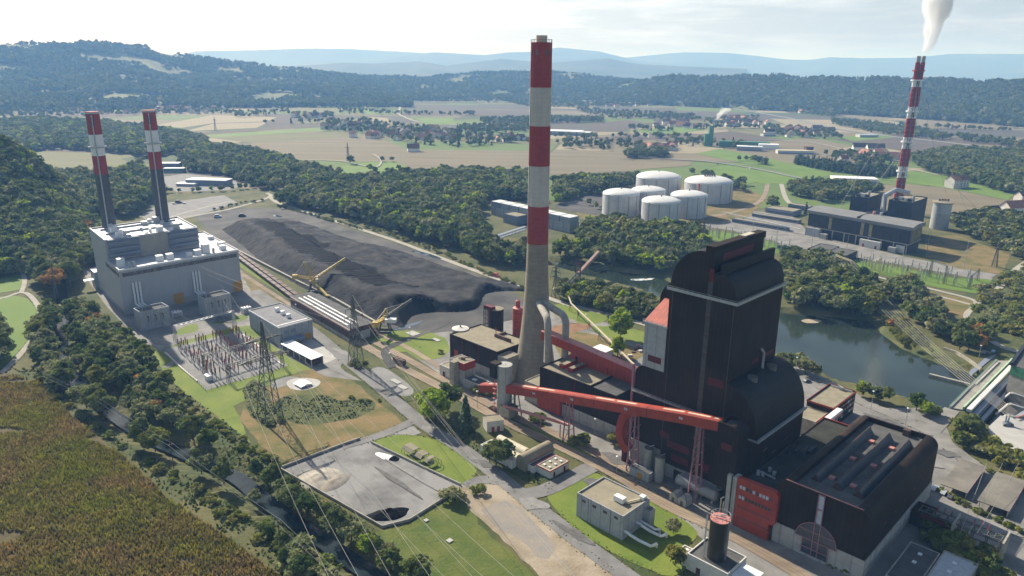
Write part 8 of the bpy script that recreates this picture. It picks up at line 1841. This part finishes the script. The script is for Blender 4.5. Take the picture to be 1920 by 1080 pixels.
for a, b_ in (((306, 656), (386, 733)), ((386, 733), (541, 687))):
    p, q_ = P(*a), P(*b_); n = int(np.linalg.norm(q_ - p) / 3)
    for z in (.4, 1.2, 2.0): wf.bar(p + (0, 0, z), q_ + (0, 0, z), .05)
    for k in range(n + 1): c = p + (q_ - p) * k / n; wf.bar(c, c + (0, 0, 2.1), .09)
tag(wf.build("wire_fence", M['steel']), "wire fence along the near edges of the left switchyard", "fence")
for pts_, lb in ((((310, 662), (335, 686), (370, 716)), "white cable trough along the left edge of the left switchyard"), (((455, 628), (500, 662), (530, 686)), "white cable trough along the right side of the left switchyard")):
    b_ = MB(True)
    for a, c in zip(pts_[:-1], pts_[1:]): p, q_ = P(*a), P(*c); b_.bar((p[0], p[1], .4), (q_[0], q_[1], .4), .9, .6)
    tag(b_.build("cable_trough", M['offwhite']), lb, "cable trough")
# street lamps
for x, y, h, lb in ((1156, 888, 8, "street lamp on the verge behind the pale grey block"), (1115, 815, 8, "street lamp between the rails and the red gallery"), (895, 765, 9, "street lamp beside the railway by the round tower"), (1491, 702, 10, "street lamp by the river road behind the boiler house"), (1632, 772, 11, "street lamp beside the red-trimmed office"), (1697, 798, 9, "street lamp at the river road bend"), (1098, 611, 8, "street lamp on the lawn by the pipe conveyor"), (769, 640, 9, "street lamp beside the curved rail track"), (732, 690, 9, "street lamp by the brown wagon"), (556, 592, 8, "street lamp by the workshop road"), (780, 765, 6, "short street lamp at the road fork"), (1835, 672, 8, "street lamp by the parked cars at the dam")):
    q = P(x, y); r = wthing("street_lamp", lb, "street lamp", q); wpart("pole", M['galv'], r, lambda b: b.tube([q, q + (0, 0, h)], [.13, .08], 6)); wpart("lamp_head", M['white'], r, lambda b: b.lathe(q[0], q[1], [(.5, h), (.62, h + .2), (.2, h + .45)], 10, [0]))
# vehicles
def vehicle(x, y, ang, col, lbl, L_=4.4, w=1.8, h=1.45, name="parked_car", cat="car", z=0.1):
    q = P(x, y); r = wthing(name, lbl, cat, q); c, s = math.cos(ang), math.sin(ang)
    def rr(b): b.v = [(q[0] + a * c - e * s, q[1] + a * s + e * c, zz + z) for a, e, zz in b.v]
    a, b2 = L_ / 2, w / 2
    def body(b): b.prism([(-a, .3), (a, .3), (a, h * .55), (a * .55, h * .62), (a * .3, h), (-a * .55, h), (-a * .9, h * .6), (-a, h * .55)], 't', -b2, b2); rr(b)
    wpart("body", mat("vehicle_paint", col, .3, .03, .5, spec=.6), r, body)
    wpart("windows", M['glass'], r, lambda b: (b.prism([(a * .5, h * .63), (a * .27, h * .94), (-a * .52, h * .94), (-a * .8, h * .63)], 't', -b2 - .02, b2 + .02), rr(b)))
    for i in (-.6, .6):
        for j in (-b2, b2): wpart("wheel", M['clad'], r, lambda b: (b.prism(arc(i * a, .33, .33, 0, 330, 9), 't', j - .12, j + .12), rr(b)))
for a in ((1752, 918, .7, (.7, .7, .72), "white car parked under the near end of the first carport"), (1770, 926, .7, (.45, .47, .5), "silver car parked beside the white car under the first carport"), (1783, 933, .7, (.1, .1, .11), "dark car at the corner of the first carport"), (1513, 716, .4, (.08, .1, .13), "dark car parked by the autumn shrub near the red-trimmed office"), (1845, 662, .9, (.25, .28, .33), "grey car parked above the dam under the trees, left of three"), (1853, 664, .9, (.06, .07, .1), "black car parked above the dam, middle of three"), (1862, 661, .9, (.12, .2, .35), "blue car parked above the dam, right of three"),
          (530, 393, .2, (.7, .7, .7), "white van at the far end of the coal yard road"), (327, 383, .1, (.6, .62, .65), "pale car on the gravel yard behind the gas plant"), (346, 382, .1, (.75, .75, .75), "white car on the gravel yard behind the gas plant, right one"), (1345, 308, .2, (.1, .35, .3), "greenish car on the bright country road by the tanks"), (1377, 310, .2, (.1, .1, .12), "dark car on the bright country road"), (1407, 317, .2, (.75, .75, .75), "white car on the bright country road")):
    vehicle(*a)
vehicle(454, 406, .3, (.1, .1, .11), "dark wheel loader on the coal yard behind the heap", 8, 3, 3.4, "wheel_loader", "loader"); vehicle(408, 408, .3, (.6, .62, .64), "white-cabbed truck at the back of the coal yard", 8, 2.6, 3.4, "truck", "truck"); vehicle(335, 381, .2, (.1, .12, .14), "dark truck on the gravel yard behind the gas plant", 8, 3, 3.6, "truck", "truck"); vehicle(930, 519, -.6, (.5, .12, .08), "reddish excavator on the coal access road", 7, 2.8, 3, "excavator", "excavator"); vehicle(838, 462, -.4, (.5, .3, .1), "orange loader by the wood on the coal access road", 6, 2.6, 2.8, "wheel_loader", "loader"); vehicle(722, 815, 0, (.5, .5, .5), "x") if False else None
c = ST(P(749, 683)); wg = sthing("freight_wagon", "short brown freight wagon standing alone on the siding", "wagon", *c)
pbox("wagon_body", M['rust'], wg, c[0] - 4.5, c[0] + 4.5, c[1] - 1.4, c[1] + 1.4, 1, 3.6); pbox("underframe", M['clad'], wg, c[0] - 4.2, c[0] + 4.2, c[1] - 1, c[1] + 1, .45, .99); parts("roof_rib", M['clad'], wg, [lambda b, s=s: b.box(s, s + .25, c[1] - 1.5, c[1] + 1.5, 3.601, 3.8) for s in (c[0] - 3, c[0], c[0] + 3)])
for x, y, L_, w, lb in ((742, 716, 7, 3, "pale concrete slab cover by the railway pylon, left of two"), (755, 727, 6, 3, "pale concrete slab cover by the railway pylon, right of two"), (774, 626, 8, 6, "pale concrete pad on the grass beside the yellow reclaimer"), (818, 638, 6, 3, "small white concrete pad on the lawn left of the pale silo"), (843, 1015, 2, 2, "round white manhole cover on the rough green meadow"), (799, 977, 1.6, 1.6, "small white manhole cover below the settling yard")):
    c = ST(P(x, y)); tag(MB().box(c[0] - L_ / 2, c[0] + L_ / 2, c[1] - w / 2, c[1] + w / 2, 0.02, .5).build("concrete_cover", G['lightconc']), lb, "slab")
k = ST(P(1130, 664)); sd_ = sthing("storage_shed", "small shed with a white and pink roof on the dry grass behind the red bridge", "shed", *k)
pbox("walls", M['offwhite'], sd_, k[0] - 5, k[0] + 5, k[1] - 4, k[1] + 4, 0, 3.4); pbox("roof", M['white'], sd_, k[0] - 5.3, k[0] + 5.3, k[1] - 4.3, k[1] + 4.3, 3.41, 3.8); pbox("pink_edge", M['pink'], sd_, k[0] - 5.4, k[0] + 5.4, k[1] - 4.5, k[1] - 4.31, 3.2, 3.9)
for i in range(14):
    a = P(1165 + rv.uniform(0, 40), 655 + rv.uniform(-8, 20)); 
    tag(MB(True).add([], []).box(a[0] - rv.uniform(.5, 1.6), a[0] + rv.uniform(.5, 1.6), a[1] - .8, a[1] + .8, 0.05, rv.uniform(.5, 1.8)).build("scrap_piece", M[('rust', 'pink', 'offwhite')[i % 3]]), ("rusty", "pinkish", "pale")[i % 3] + " piece of scrap on the yard beside the boiler house", "scrap", ("rusty", "pinkish", "pale")[i % 3] + " scrap pieces beside the boiler house")

for k, (x, y, h) in enumerate(((1410, 447, 24), (1455, 458, 22), (1520, 474, 24), (1585, 486, 24), (1738, 470, 26), (1806, 505, 26), (1690, 500, 20), (1630, 500, 18))):
    q = P(x, y); wtag("lightning_mast", M['galv'], lambda b: b.tube([q, q + (0, 0, h)], [.28, .1], 6), "thin grey lightning mast in the old switchyard", "mast", "lightning masts of the old switchyard")
# ================================================================== haze
hz = MB(True)
Lh, zt = 42000.0, 580.0
hz.box(-Lh, Lh, -Lh, Lh, -12.5, zt)
o = hz.build("haze", [], loc=(0, 0, 0)); o['kind'] = 'stuff'
hm = bpy.data.materials.new("haze_air"); hm.use_nodes = True
hn = hm.node_tree; hn.nodes.clear()
hv = hn.nodes.new("ShaderNodeVolumePrincipled"); ho = hn.nodes.new("ShaderNodeOutputMaterial")
hv.inputs["Color"].default_value = (0.25, 0.51, 1.0, 1); hv.inputs["Density"].default_value = 1.25e-4
hv.inputs["Absorption Color"].default_value = (1, 1, 1, 1)
hv.inputs["Anisotropy"].default_value = 0.1
hn.links.new(hv.outputs[0], ho.inputs["Volume"])
o.data.materials.append(hm)
